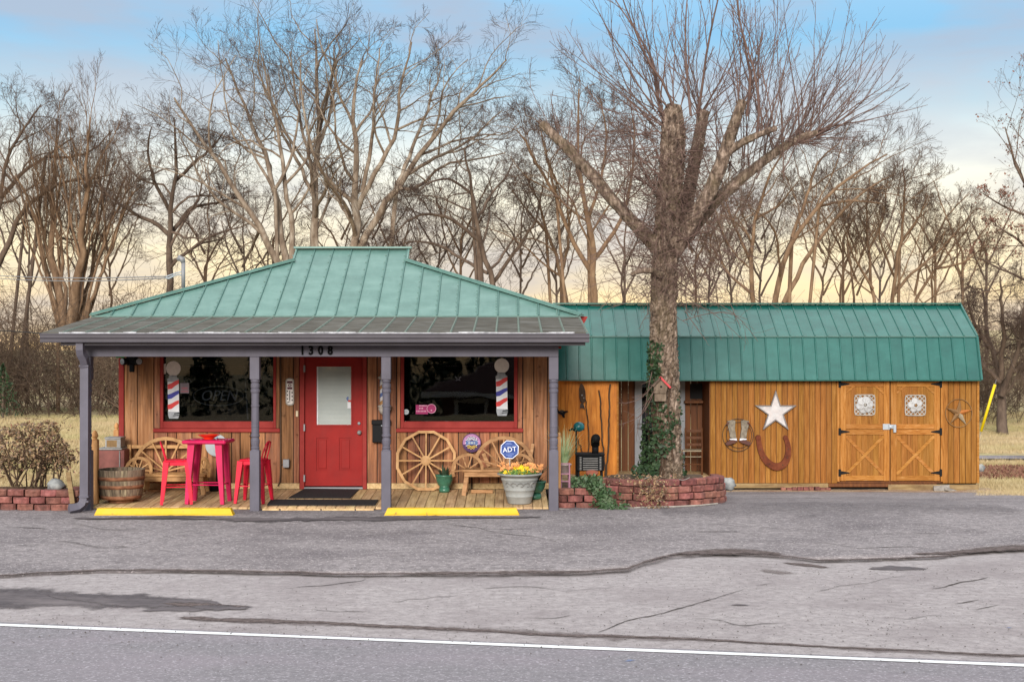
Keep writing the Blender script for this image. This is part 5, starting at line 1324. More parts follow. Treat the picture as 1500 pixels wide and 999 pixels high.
mb.build('print', m_chrome, ws)
ps_ = thing('window_sticker', 'small pale red and white notice beside the barber pole decal', 'sticker', (WX(270, ys_), ys_, WZ(576, ys_)))
MB().box(WX(264, ys_), WX(277, ys_), ys_ - .003, ys_ - .001, WZ(576, ys_), WZ(561, ys_)).build('sheet', flat('dim_notice', (0.13, 0.10, 0.12)), ps_)
MB().box(WX(266, ys_), WX(275, ys_), ys_ - .0048, ys_ - .0032, WZ(570.5, ys_), WZ(567, ys_)).box(WX(265, ys_), WX(276, ys_), ys_ - .0048, ys_ - .0032, WZ(574.5, ys_), WZ(572, ys_)).build('print', flat('dim_print', (0.22, 0.07, 0.09)), ps_)
MB().cbox(WX(239, ys_), WX(243, ys_), ys_ - .006, ys_ - .001, WZ(548, ys_), WZ(533, ys_), .002).build('alarm_contact', m_globe, win_l)
bf = thing('butterfly_ornament', 'pale butterfly ornament hanging in the window over the wagon wheel', 'ornament', P(671, 560, Yw + .05))
for s_ in (-1, 1):
    m = MB(); c0 = P(671, 554.5, Yw + .05)
    m.prism([(c0.x, c0.z - .02), (c0.x + s_ * .018, c0.z - .035), (c0.x + s_ * .04, c0.z - .03), (c0.x + s_ * .022, c0.z - .008), (c0.x + s_ * .05, c0.z + .02), (c0.x + s_ * .045, c0.z + .04), (c0.x + s_ * .02, c0.z + .022)], c0.y - .004, c0.y); m.build('wing', m_globe, bf)
MB().tube([P(671, 558, Yw + .05), P(671, 540, Yw + .05)], .002, 4).build('thread', m_neon, bf)
# security lights under the porch roof
ylg = Yw - .16
lt = thing('security_light', 'black twin head security light in the porch corner under the beam', 'lamp', P(192, 527, ylg))
MB().cbox(WX(186, ylg), WX(199, ylg), ylg - .04, ylg + .12, WZ(535, ylg), WZ(520, ylg), .01).build('base', m_black, lt)
MB().cbox(WX(190.5, ylg), WX(197.5, ylg), ylg - .06, ylg - .001, WZ(545, ylg), WZ(533, ylg), .012).build('sensor', m_black, lt)
for px, s_ in ((183, -1), (202, 1)):
    h = MB().lathe(P(px, 529.5, ylg - .05), [(.03, -.05), (.05, -.03), (.055, .05), (.048, .052), (.001, .045)], 14, Matrix.Rotation(R(90), 4, 'X') @ Matrix.Rotation(R(35 * s_), 4, 'Y')).build('lamp_head', m_black, lt, True)
    MB().lathe(P(px, 529.5, ylg - .05), [(.046, .0525), (.001, .056)], 14, Matrix.Rotation(R(90), 4, 'X') @ Matrix.Rotation(R(35 * s_), 4, 'Y')).build('lens', m_chrome, h)
MB().bar(P(170, 522.6, 20.3), P(182, 522.6, 20.3), .03, .02).build('soffit_strip', flat('green_strip', (0.06, 0.36, 0.08)), shop)
# thermometer
yt_ = Yw - .052
th = thing('wall_thermometer', 'white rounded tin thermometer on the boards beside the door', 'thermometer', P(424.5, 594, yt_))
def rrect(x0, x1, z0, z1, r, n=6):
    out = []
    for cx, cz, a0 in ((x1 - r, z1 - r, 0), (x0 + r, z1 - r, PI / 2), (x0 + r, z0 + r, PI), (x1 - r, z0 + r, 1.5 * PI)):
        out += [(cx + r * math.cos(a0 + PI / 2 * k / n), cz + r * math.sin(a0 + PI / 2 * k / n)) for k in range(n + 1)]
    return out
X = lambda p: WX(p, yt_); Z = lambda p: WZ(p, yt_)
MB().prism(rrect(X(418.3), X(430.8), Z(594), Z(553.8), .05), yt_, yt_ + .012).build('plate', m_lattice, th)
MB().prism(rrect(X(420), X(429), Z(592), Z(555.6), .03), yt_ - .003, yt_ - .0005).build('face', m_globe, th)
m = MB().box(X(420.4), X(428.6), yt_ - .006, yt_ - .0035, Z(561.5), Z(558)).box(X(420.8), X(428.2), yt_ - .006, yt_ - .0035, Z(570.3), Z(567)).ring([(X(424.5) + .028 * math.cos(a), Z(564.3) + .022 * math.sin(a)) for a in np.linspace(0, 2 * PI, 13)[:-1]], [(X(424.5) + .014 * math.cos(a), Z(564.3) + .011 * math.sin(a)) for a in np.linspace(0, 2 * PI, 13)[:-1]], yt_ - .006, yt_ - .0035); m.build('emblem', flat('maroon_print', (0.09, 0.02, 0.035)), th)
m = MB().box(X(424), X(425), yt_ - .008, yt_ - .0035, Z(587), Z(572))
for k in range(3): m.box(X(420.3), X(421.9), yt_ - .006, yt_ - .0035, Z(574 + 5.5 * k), Z(572 + 5.5 * k)).box(X(427.2), X(428.8), yt_ - .006, yt_ - .0035, Z(576 + 5.5 * k), Z(574 + 5.5 * k))
m.prism([(X(420.6), Z(590.3)), (X(426), Z(588)), (X(423), Z(588.2)), (X(421), Z(588.6))], yt_ - .006, yt_ - .0035); m.build('scale_mark', m_black, th)
# real barber pole by the door, mailbox
yb_ = Yw - .12
bpz = P(563.5, 606, yb_)
bb = thing('barber_pole', 'small antique wall barber pole with blue and tan stripes behind the porch post', 'barber pole', bpz)
zq = lambda p: WZ(p, yb_) - bpz.z
MB().lathe(bpz, [(.05, zq(607)), (.075, zq(604)), (.098, zq(599)), (.09, zq(597)), (.105, zq(596)), (.1, zq(594)), (.075, zq(593))], 18).build('bottom_cap', m_lattice, bb, True)
MB().lathe(bpz, [(.075, zq(556)), (.105, zq(554)), (.105, zq(552.5)), (.075, zq(551)), (.06, zq(548.5)), (.07, zq(547)), (.001, zq(545))], 18).build('top_cap', m_lattice, bb, True)
MB().lathe(bpz, [(.073, zq(593)), (.073, zq(556))], 20).build('cylinder', m_prwhite, bb, True)
for j, mm in ((0, m_band), (1, flat('tan_stripe', (0.30, 0.16, 0.06)))):
    m = MB(); H = zq(556) - zq(593); n = 40; vs = []
    for k in range(n + 1):
        t = k / n; a = t * 3.2 * PI + j * PI
        for dz in (-.03, .03):
            z = min(max(zq(593) + H * t + dz, zq(593)), zq(556)); vs.append(bpz + Vector((.0745 * math.cos(a), .0745 * math.sin(a), z)))
    m.add(vs, [(2 * k, 2 * k + 2, 2 * k + 3, 2 * k + 1) for k in range(n)]); m.build('stripe', mm, bb)
MB().box(bpz.x - .02, bpz.x + .02, yb_ + .06, Yw - .024, zq(600) + bpz.z, zq(552) + bpz.z).build('bracket', m_lattice, bb)
ymb = Yw - .1
mbx = thing('mailbox', 'black wall mailbox under the antique barber pole', 'mailbox', P(558, 648, ymb))
MB().cbox(WX(545.5, ymb), WX(571, ymb), ymb - .02, Yw - .036, WZ(648, ymb), WZ(622, ymb), .008).build('box', m_black, mbx)
MB().cbox(WX(544.5, ymb), WX(572, ymb), ymb - .035, Yw - .036, WZ(621.8, ymb), WZ(615, ymb), .008).build('lid', m_black, mbx)
MB().ball(P(559, 623.5, ymb - .03), .012, 8, 6).build('lock', m_latch, mbx)

# ================================================================== PLANTERS
def wall_blocks(path, courses, t, seed, zf, bw=.245, bh=.091, batter=.012, gapj=.018):
    """courses of rounded concrete blocks along a plan polyline"""
    r = random.Random(seed)
    d = [0]
    for a, b in zip(path, path[1:]): d.append(d[-1] + math.dist(a, b))
    def at(s):
        x = np.interp(s, d, [p[0] for p in path]); y = np.interp(s, d, [p[1] for p in path]); e = .02
        x2 = np.interp(min(s + e, d[-1]), d, [p[0] for p in path]); y2 = np.interp(min(s + e, d[-1]), d, [p[1] for p in path])
        x1 = np.interp(max(s - e, 0), d, [p[0] for p in path]); y1 = np.interp(max(s - e, 0), d, [p[1] for p in path])
        return float(x), float(y), math.atan2(y2 - y1, x2 - x1)
    for c, (sa, sb) in enumerate(courses):
        s = sa + (bw * .5 if c % 2 else 0) - (bw * .5 if c % 2 else 0)
        first = True
        while s < sb - .05:
            w = bw * r.uniform(.92, 1.06) * (.55 if (first and c % 2) else 1.0); first = False
            w = min(w, sb - s)
            x, y, a = at(s + w / 2)
            z = zf(x, y) + c * (bh + .008) + r.uniform(-.003, .003)
            M_ = Matrix.Translation((x, y, z)) @ Matrix.Rotation(a + r.uniform(-.08, .08), 4, 'Z') @ Matrix.Rotation(r.uniform(-.012, .012), 4, 'Y')
            hw = w / 2 - gapj / 2; off = c * batter + r.uniform(-.012, .014); dp = .17
            m = MB()
            bul = .035
            # rough curved face: five columns
            xs_ = [-hw, -hw * .8, -hw * .3, hw * .3, hw * .8, hw]
            ys_2 = [off + .035, off + .01, off - bul * .5 + r.uniform(-.006, .006), off - bul * .5 + r.uniform(-.006, .006), off + .01, off + .035]
            vs = []
            for k in range(6):
                vs += [(xs_[k], ys_2[k] + .012, 0.002), (xs_[k], ys_2[k] + r.uniform(-.004, .004), .012), (xs_[k], ys_2[k] + r.uniform(-.004, .004), bh - .014), (xs_[k], ys_2[k] + .014, bh)]
            vs += [(-hw * .82, dp, 0.002), (hw * .82, dp, 0.002), (hw * .82, dp, bh), (-hw * .82, dp, bh)]
            fs = []
            for k in range(5):
                for j in range(3): fs.append((k * 4 + j, k * 4 + 4 + j, k * 4 + 5 + j, k * 4 + 1 + j))
            fs += [(3, 7, 11, 15, 19, 23, 26, 27), (0, 24, 25, 20, 16, 12, 8, 4), (0, 1, 2, 3, 27, 24), (20, 25, 26, 23, 22, 21), (24, 27, 26, 25)]
            m.add(vs, fs)
            m.build('block', m_block, t, M=M_)
            s += w
yl = 19.32
plL = thing('block_planter', 'low planter wall of red concrete blocks beside the downspout', 'planter', (-7, 19.4, 0), 0, 'red block planters')
pathL = [(-10.5, 19.75), (-9.0, 19.55), (WX(0, 19.4), 19.40), (WX(60, yl), yl), (WX(95, yl), yl), (WX(118, 19.4), 19.42), (WX(118, 19.9), 19.95)]
LL = sum(math.dist(a, b) for a, b in zip(pathL, pathL[1:]))
wall_blocks(pathL, [(0, LL), (.1, LL - .03), (.02, LL - .04)], plL, 3, lambda x, y: 0.012)
tag(sheet('bed_soil', np.linspace(-10.5, WX(117, 19.7), 14), np.linspace(19.55, 20.9, 6), lambda x, y: (.235 if y < 20.6 else .235 - (y - 20.6) * .95) + .02 * math.sin(x * 5 + y * 7), m_soil, plL))
MB().cbox(-10.2, WX(92, 20.2), 20.2, 20.26, 0.1, WZ(713, 20.2), .005).build('edge_board', m_stick, plL)
plR = thing('block_planter', 'curved planter wall of red concrete blocks around the big tree', 'planter', (2.0, 20.2, 0), 0, 'red block planters')
yA0, yB0 = 19.62, 20.05
pathR1 = [(WX(818, yA0), yA0), (WX(845, yA0), yA0 + .02), (WX(880, yA0), yA0 + .05), (WX(905, 19.75), 19.75)]
pathR2 = [(WX(872, 20.1), 20.10), (WX(905, 19.88), 19.88), (WX(940, 19.72), 19.74), (WX(985, 19.8), 19.8), (WX(1025, 19.97), 19.97), (WX(1050, 20.2), 20.2), (WX(1062, 20.6), 20.62), (WX(1062, 21.2), 21.2), (WX(1056, 22.2), 22.2)]
L1_ = sum(math.dist(a, b) for a, b in zip(pathR1, pathR1[1:])); L2_ = sum(math.dist(a, b) for a, b in zip(pathR2, pathR2[1:]))
wall_blocks(pathR1, [(0, L1_), (.0, L1_), (.0, L1_ - .1)], plR, 5, lambda x, y: gz(x, y) + .0)
wall_blocks(pathR2, [(.25, L2_), (.2, L2_), (.1, L2_), (.0, L2_)], plR, 6, lambda x, y: gz(x, y) + .01)
def soil_z(x, y):
    z = .13 + .11 * sm((x - 1.1) / .5)
    return z + .02 * math.sin(x * 6) * math.sin(y * 5) - max(0, y - 22.4) * .3
polyg = [(p[0], p[1] + .1) for p in pathR1[:3]] + [(p[0] - (.1 if i > 4 else 0), p[1] + .1) for i, p in enumerate(pathR2[1:])] + [(WX(1056, 22.2), 23.4), (.72, 23.4)]
mb = MB()
XA, XB = .74, WX(1050, 20.5)
gxs = np.linspace(XA, XB, 22); gys = np.linspace(19.72, 23.6, 18)
def inside(x, y):
    c_ = False; n = len(polyg)
    for i in range(n):
        x1_, y1_ = polyg[i]; x2_, y2_ = polyg[(i + 1) % n]
        if (y1_ > y) != (y2_ > y) and x < (x2_ - x1_) * (y - y1_) / (y2_ - y1_) + x1_: c_ = not c_
    return c_
for i in range(21):
    for j in range(17):
        c4 = [(gxs[i], gys[j]), (gxs[i + 1], gys[j]), (gxs[i + 1], gys[j + 1]), (gxs[i], gys[j + 1])]
        if all(inside(*c) for c in c4): mb.add([(x, y, soil_z(x, y)) for x, y in c4], [(0, 1, 2, 3)])
mb.build('bed_soil', m_soil, plR)
# pale hose/edging cord along the foot of the wall
tag(MB().tube([P(819, 745.5, 19.5), P(850, 748, 19.45), P(885, 747, 19.46)] + [Vector((p[0], p[1] - .08, gz(p[0], p[1]) + .03)) for p in pathR2[2:6]] , .012, 6).build('edging_cord', m_lattice), 'pale cord lying along the foot of the curved block planter', 'cord')
def rock(px, py, w, h, Y, label, zoff=0, m_=None):
    c = P(px, py, Y); m = MB(); r = random.Random(int(px))
    m.ball(c, 1, 11, 7, (w, w * .8, h), .2, r); return tag(m.build('rock', m_ or m_rock, smooth=True), label, 'rock')
rock(82, 710.5, .135, .09, 19.55, 'rounded gray stone lying on the low block planter wall')
rock(1066, 709, .12, .10, 21.9, 'pale gray stone at the end of the curved block planter')
tag(MB().bar(P(106.5, 737, 19.28), P(100, 691, 19.30), .065, .03, (0, 1, 0)).build('wooden_stake', m_skid), 'leaning wooden stake at the end of the low planter wall', 'stake')

# ------------------------------------------------------------------ leaves
def leaf_cards(cent, size, seed, nbias=None, aspect=.75, fold=.25):
    """diamond shaped folded leaves (two quads each)"""
    r = np.random.RandomState(seed); n = len(cent); cent = np.asarray(cent)
    nv = r.normal(size=(n, 3)); 
    if nbias is not None: nv = nv * .7 + np.asarray(nbias)
    nv /= np.linalg.norm(nv, axis=1)[:, None]
    a = r.normal(size=(n, 3)); u = a - (a * nv).sum(1)[:, None] * nv; u /= np.linalg.norm(u, axis=1)[:, None]; v = np.cross(nv, u)
    s_ = (size * r.uniform(.6, 1.25, n))[:, None]
    base, tip = cent - u * s_, cent + u * s_
    l1, l2 = cent - u * s_ * .15 + v * s_ * aspect + nv * s_ * fold, cent - u * s_ * .15 - v * s_ * aspect + nv * s_ * fold
    m1 = cent + u * s_ * .35
    V = np.stack([base, l1, m1 + v * s_ * .28, tip, m1 - v * s_ * .28, l2], 1).reshape(-1, 3)
    k = np.arange(n) * 6
    Fq = np.concatenate([np.stack([k, k + 1, k + 2, k + 3], 1), np.stack([k, k + 3, k + 4, k + 5], 1)])
    return V, Fq

# ================================================================== TREES
def norm(a): return a / np.maximum(1e-9, np.linalg.norm(a, axis=-1, keepdims=True))
def resample(P_, R_, K):
    P_ = np.asarray(P_, float); d = np.concatenate([[0], np.cumsum(np.linalg.norm(np.diff(P_, axis=0), axis=1))]); t = np.linspace(0, d[-1], K)
    Q = np.stack([np.interp(t, d, P_[:, i]) for i in range(3)], 1)
    for _ in range(2): Q[1:-1] = .25 * Q[:-2] + .5 * Q[1:-1] + .25 * Q[2:]
    return Q, np.interp(t, d, R_)
def vtubes(Pn, Rn, n):
    N, K, _ = Pn.shape
    T = norm(np.gradient(Pn, axis=1)); ref = norm(np.cross(norm(Pn[:, -1] - Pn[:, 0]), np.array([.31, .17, .93])))[:, None, :]
    u = norm(ref - (ref * T).sum(-1, keepdims=True) * T); v = np.cross(T, u)
    a = np.arange(n) * 2 * PI / n
    V = Pn[:, :, None, :] + (u[:, :, None, :] * np.cos(a)[None, None, :, None] + v[:, :, None, :] * np.sin(a)[None, None, :, None]) * Rn[:, :, None, None]
    idx = (np.arange(N)[:, None, None] * K + np.arange(K - 1)[None, :, None]) * n
    k = np.arange(n)[None, None, :]; k2 = (k + 1) % n
    Fq = np.stack([idx + k, idx + k2, idx + n + k2, idx + n + k], -1).reshape(-1, 4)
    return V.reshape(-1, 3), Fq
def offspring(Pn, Rn, cnt, t0, t1, lr, K, ang, up, gn, r, rr=.6, rend=.25, lmin=0, droop=0, tl=(1.15, .6)):
    """children of a set of branches, all at once"""
    N, Kp, _ = Pn.shape
    L = np.linalg.norm(np.diff(Pn, axis=1), axis=2).sum(1)
    idx = np.repeat(np.arange(N), cnt); M_ = len(idx)
    t = t0 + (t1 - t0) * ((np.tile(np.arange(cnt), N) + r.rand(M_)) / cnt)
    f = t * (Kp - 1); i0 = np.minimum(f.astype(int), Kp - 2); w = (f - i0)[:, None]
    p = Pn[idx, i0] * (1 - w) + Pn[idx, i0 + 1] * w; tan = norm(Pn[idx, i0 + 1] - Pn[idx, i0]); rp = Rn[idx, i0] * (1 - w[:, 0]) + Rn[idx, i0 + 1] * w[:, 0]
    q = r.normal(size=(M_, 3)); q = norm(q - (q * tan).sum(1)[:, None] * tan)
    th = np.radians(r.uniform(ang[0], ang[1], M_))[:, None]
    d = norm(tan * np.cos(th) + q * np.sin(th) + np.array([0, 0, up]))
    Lc = np.maximum(lmin, L[idx] * r.uniform(lr[0], lr[1], M_) * (tl[0] - tl[1] * t)); st = (Lc / (K - 1))[:, None]
    out = np.zeros((M_, K, 3)); out[:, 0] = p
    for k in range(1, K):
        d = norm(d + r.normal(size=(M_, 3)) * gn + np.array([0, 0, up * .35 - droop * k / K])); out[:, k] = out[:, k - 1] + d * st
    r0 = np.minimum(rp * rr * r.uniform(.7, 1.1, M_), Lc * .03)
    Rc = r0[:, None] * np.linspace(1, rend, K)[None, :]
    return out, Rc
def join(parts):
    V, Fs, b = [], [], 0
    for v, f in parts: V.append(v); Fs.append(f + b); b += len(v)
    return np.concatenate(V), np.concatenate(Fs)
def tree(name, label, Y, stems, mb_, mt, seed, n=(6, 5, 5, 4), lr=((.45, .75), (.42, .72), (.42, .75), (.45, .85)), up=.10, gn=.16, ang=(25, 62), tmin=.0035, depth=1.2, group='bare winter trees behind the buildings', cat='tree', t0=.3, droop=0, buds=0, base=None, thick=.62, squash=.93, arad=.55):
    r = np.random.RandomState(seed); S = []
    for st in stems:
        pts, r0, r1 = [(px, 470 + (py - 470) * squash if py < 470 else py) for px, py in st[0]], st[1], st[2]
        dy = r.uniform(-1, 1) * depth; K = len(pts)
        P3 = []
        for i, (px, py) in enumerate(pts):
            yy = Y + dy * (i / max(1, K - 1)) ** 1.2
            P3.append(P(px, py, yy))
        rad_ = (np.linspace(1, 0, K) ** .9 * (r0 - r1) + r1) * thick
        q, rr = resample(np.array([tuple(p) for p in P3]), rad_ * Y / F, 14)
        q[1:-1] += r.normal(size=(12, 3)) * .012 * np.linalg.norm(q[-1] - q[0]) * .35
        S.append((q, rr))
    P0 = np.stack([s[0] for s in S]); R0 = np.maximum(tmin, np.stack([s[1] for s in S]))
    b0 = P0[0, 0] if base is None else np.array(base)
    g0 = gz(float(b0[0]), float(b0[1]))
    t = thing(name, label, cat, (float(b0[0]), float(b0[1]), g0), 0, group)
    tr = [vtubes(P0, R0, 9)]
    if P0[0, 0, 2] > g0 + .05:                                  # run the first stem down to the ground
        d0 = np.stack([np.array([P0[0, 0, 0], P0[0, 0, 1], g0 - .1]), P0[0, 0]])
        q, rr = resample(d0, np.array([R0[0, 0] * 1.35, R0[0, 0]]), 6); tr.append(vtubes(q[None], rr[None], 9))
        for s_ in range(1, len(S)):
            if P0[s_, 0, 2] > g0 + .05 and np.linalg.norm(P0[s_, 0] - P0[0, 0]) > .15 and all(np.linalg.norm(P0[s_, 0] - S[j][0], axis=1).min() > .35 for j in range(s_)):
                q, rr = resample(np.stack([np.array([P0[0, 0, 0] * .5 + P0[s_, 0, 0] * .5, P0[s_, 0, 1], g0 - .1]), P0[s_, 0]]), np.array([R0[s_, 0] * 1.3, R0[s_, 0]]), 6); tr.append(vtubes(q[None], rr[None], 8))
    amesh('trunk', *join(tr), mb_, t, True)
    A, RA = offspring(P0, R0, n[0], t0, 1.0, lr[0], 8, ang, up, gn, r, arad, tl=(1.2, .85))
    RA = np.maximum(tmin * 1.1, RA)
    B, RB = offspring(A, RA, n[1], .25, 1.0, lr[1], 6, ang, up * .8, gn * 1.1, r, .55, tl=(1.15, .7)); RB = np.maximum(tmin, RB)
    D, RD = offspring(B, RB, n[2], .2, 1.0, lr[2], 4, ang, up * .9, gn * .6, r, .65, .5, droop=droop); RD = np.maximum(tmin * 1.05, RD)
    amesh('limb', *join([vtubes(A, RA, 6), vtubes(B, RB, 5)]), mb_, t, True)
    parts = [vtubes(D, RD, 3)]
    if n[3]:
        E_, RE = offspring(D, RD, n[3], .15, 1.0, lr[3], 2, (20, 55), up * .8, gn * .5, r, .75, .6, droop=droop); RE = np.maximum(tmin * .9, RE)
        parts.append(vtubes(E_, RE, 3))
    amesh('crown', *join(parts), mt, t)
    if buds:
        ends = (E_ if n[3] else D)[:, -1]; ends = ends[r.rand(len(ends)) < buds]
        V, Fq = leaf_cards(ends + r.normal(size=ends.shape) * .03, .045, seed + 1); amesh('seed_pod', V, Fq, m_litter, t)
    return t
TS = .0042
tree('sycamore_tree', 'tall pale limbed sycamore leaning outward over the porch roof slope', 46, [
    ([(425, 470), (416, 395), (392, 345), (362, 297), (325, 238), (290, 192), (255, 130)], 9, 2), ([(422, 400), (410, 330), (403, 269), (384, 202), (358, 150), (330, 70)], 8, 1.6),
    ([(424, 420), (432, 340), (420, 280), (412, 210), (400, 140), (385, 70)], 7, 1.5), ([(392, 345), (370, 320), (330, 300), (290, 250), (262, 180)], 4.5, 1.3), ([(403, 269), (425, 230), (436, 170), (440, 110)], 4, 1.2)],
    m_bark, m_twig, 101, n=(8, 6, 5, 3), gn=.22, depth=2.0, arad=.65, thick=.7, squash=.96)
tree('sycamore_tree', 'straight pale sycamore rising behind the flat roof ridge', 47, [
    ([(465, 480), (464, 355), (461, 269), (463, 192), (473, 144), (466, 72), (461, 25)], 9, 1.5), ([(461, 285), (440, 235), (418, 195), (400, 150), (392, 95)], 4.5, 1.3), ([(463, 215), (480, 170), (492, 110), (489, 50)], 4.5, 1.3),
    ([(464, 330), (485, 280), (505, 250)], 3.6, 1.4), ([(462, 250), (445, 190), (432, 120), (424, 60)], 4, 1.2)],
    m_bark, m_twig, 102, n=(8, 6, 5, 3), gn=.22, depth=1.6, arad=.65, thick=.7, squash=.96)
tree('sycamore_tree', 'broad pale sycamore spreading its limbs above the roof ridge end', 45, [
    ([(521, 480), (520, 356), (524, 284), (522, 230), (517, 171), (517, 117), (531, 70)], 10, 1.5), ([(527, 360), (558, 297), (603, 234), (648, 171), (702, 113), (742, 72)], 8, 1.4), ([(524, 300), (540, 260), (581, 189), (585, 117), (603, 45)], 6.5, 1.4),
    ([(581, 262), (602, 214), (630, 135), (648, 80)], 5, 1.2), ([(590, 250), (640, 220), (690, 195), (735, 150)], 4.5, 1.2), ([(530, 275), (545, 200), (548, 130), (556, 55)], 5, 1.2), ([(520, 330), (497, 290), (480, 255)], 3.4, 1.3)],
    m_bark, m_twig, 103, n=(8, 6, 5, 3), gn=.2, depth=2.2, arad=.65, thick=.7, squash=.96)
tree('gnarled_tree', 'dark twiggy tree with drooping arching boughs beside the roof slope', 43, [
    ([(727, 480), (724, 415), (703, 351), (693, 288), (689, 243), (680, 200)], 8, 1.6), ([(722, 410), (761, 351), (788, 311), (796, 250)], 5, 1.5), ([(703, 345), (665, 310), (630, 300), (596, 310), (575, 340)], 5, 1.3), ([(698, 310), (720, 270), (745, 240), (752, 215)], 4, 1.2),
    ([(715, 395), (675, 372), (640, 345), (600, 345), (563, 356)], 4.5, 1.2), ([(691, 270), (660, 245), (630, 250), (605, 275)], 3.5, 1.1)],
    m_barkd, m_twig, 104, n=(8, 6, 6, 5), gn=.28, up=.02, depth=1.8, ang=(30, 75))
tree('maple_tree', 'brown trunked tree just beyond the big pollarded tree limb', 41, [
    ([(873, 520), (871, 441), (869, 369), (862, 310), (852, 252), (842, 180), (848, 105)], 10, 1.5), ([(870, 400), (838, 345), (815, 275), (782, 212), (757, 170)], 6.5, 1.4), ([(869, 375), (897, 340), (920, 280), (930, 215), (926, 150)], 6, 1.4), ([(862, 310), (880, 250), (890, 180), (880, 120)], 4.5, 1.2),
    ([(815, 275), (800, 210), (790, 160)], 3.5, 1.2)], m_barkt, m_twig, 105, n=(8, 6, 6, 5), gn=.2, depth=1.8)
tree('maple_tree', 'slim forked tree left of the brown trunked tree above the shed roof end', 44, [
    ([(834, 520), (832, 441), (819, 383), (800, 325), (790, 280), (770, 240)], 6, 1.4), ([(822, 395), (835, 340), (830, 280), (838, 220)], 4.5, 1.2), ([(800, 330), (775, 300), (750, 265)], 3.5, 1.2)], m_barkt, m_twigt, 106, n=(6, 5, 5, 4), gn=.2)
tree('leaning_tree', 'brown tree leaning outward over the middle of the shed roof', 42, [
    ([(1134, 520), (1133, 442), (1146, 365), (1184, 307), (1223, 259), (1261, 231), (1300, 208)], 8, 1.3), ([(1148, 442), (1184, 365), (1232, 298), (1275, 255), (1310, 240)], 6, 1.3), ([(1160, 340), (1185, 270), (1195, 220), (1230, 190)], 4.5, 1.2), ([(1200, 290), (1240, 280), (1290, 285)], 3.5, 1.2)],
    m_barkt, m_twig, 107, n=(7, 6, 6, 5), gn=.2, depth=1.6)
tree('leaning_tree', 'slender tan tree standing next to the leaning brown tree', 44, [
    ([(1104, 520), (1103, 442), (1100, 365), (1108, 288), (1130, 240), (1155, 190)], 7, 1.3), ([(1101, 380), (1075, 320), (1060, 270)], 4, 1.2), ([(1105, 310), (1140, 290), (1170, 250)], 3.6, 1.2), ([(1104, 430), (1070, 400), (1040, 350)], 4, 1.2)], m_barkt, m_twigt, 108, n=(7, 6, 6, 5), gn=.22)
tree('slender_tree', 'slender tan tree in the row over the shed roof beyond the star', 46, [
    ([(1284, 520), (1281, 442), (1272, 365), (1268, 300), (1275, 240)], 5, 1.2), ([(1279, 420), (1250, 370), (1235, 320)], 3.5, 1.1), ([(1272, 360), (1295, 310), (1300, 250)], 3.2, 1.1)], m_barkt, m_twigt, 109, n=(7, 6, 5, 4), up=.15, gn=.15)
tree('slender_tree', 'slender upright tan tree above the barn doors of the shed', 45, [
    ([(1306, 520), (1306, 442), (1316, 365), (1324, 307), (1328, 250), (1322, 230)], 5.5, 1.2), ([(1308, 430), (1335, 395), (1372, 365), (1400, 330)], 4.2, 1.2), ([(1318, 350), (1345, 310), (1360, 270)], 3.4, 1.1), ([(1310, 400), (1290, 350), (1285, 300)], 3.2, 1.1)], m_barkt, m_twigt, 110, n=(7, 6, 5, 4), up=.15, gn=.15)
tree('slender_tree', 'wide forking tan sapling near the end of the shed roof', 47, [
    ([(1336, 520), (1335, 442), (1372, 388), (1400, 350), (1420, 320)], 4.5, 1.2), ([(1340, 430), (1350, 370), (1385, 330)], 3.4, 1.1), ([(1372, 388), (1410, 380), (1445, 350)], 3.2, 1.1)], m_barkt, m_twigt, 111, n=(7, 6, 5, 4), up=.12, gn=.16)
tree('seedy_tree', 'tall thin tree speckled with seed pods at the edge of the field', 50, [
    ([(1545, 560), (1530, 400), (1512, 300), (1490, 220), (1472, 165)], 7, 1.3), ([(1525, 380), (1490, 340), (1455, 318)], 4, 1.2), ([(1515, 310), (1470, 290), (1440, 270)], 3.5, 1.2), ([(1500, 260), (1520, 200), (1515, 150)], 3.5, 1.2), ([(1530, 420), (1490, 400), (1450, 380), (1430, 370)], 3.5, 1.2)],
    m_barkd, m_twigt, 112, n=(7, 5, 4, 3), buds=.55, gn=.16)
tree('field_tree', 'small dark round crowned tree standing alone in the field', 43, [
    ([(1469, 637), (1467, 600), (1466, 565), (1462, 540), (1450, 500), (1440, 455)], 11, 1.8), ([(1467, 580), (1480, 545), (1495, 500), (1500, 450)], 7, 1.6), ([(1465, 560), (1445, 540), (1425, 515), (1405, 500)], 5, 1.4), ([(1466, 555), (1470, 500), (1468, 450), (1465, 405)], 6, 1.4), ([(1482, 545), (1510, 530), (1540, 520)], 5, 1.4), ([(1450, 510), (1425, 470), (1415, 430)], 4, 1.3)],
    m_barkd, m_twig, 113, n=(9, 7, 6, 5), thick=.75, squash=1, arad=.45, gn=.26, up=.0, droop=.12, ang=(30, 75), depth=1.6, group='bare winter trees behind the buildings')
tree('gnarled_tree', 'old tree reaching long limbs over the brush thicket', 50, [
    ([(-25, 520), (-12, 420), (0, 368), (19, 327), (38, 288), (72, 255), (125, 245), (170, 238)], 9, 1.5), ([(-20, 400), (0, 274), (34, 235), (67, 211), (110, 180)], 7, 1.4), ([(0, 274), (10, 210), (40, 160), (60, 130)], 5, 1.3), ([(38, 288), (60, 330), (110, 345), (150, 340)], 3.6, 1.2), ([(67, 211), (100, 215), (140, 200), (165, 170)], 4, 1.2)],
    m_barkd, m_twig, 114, n=(8, 6, 6, 5), gn=.24, up=.05, depth=1.8, ang=(30, 72))
fan = []
rr_ = random.Random(4)
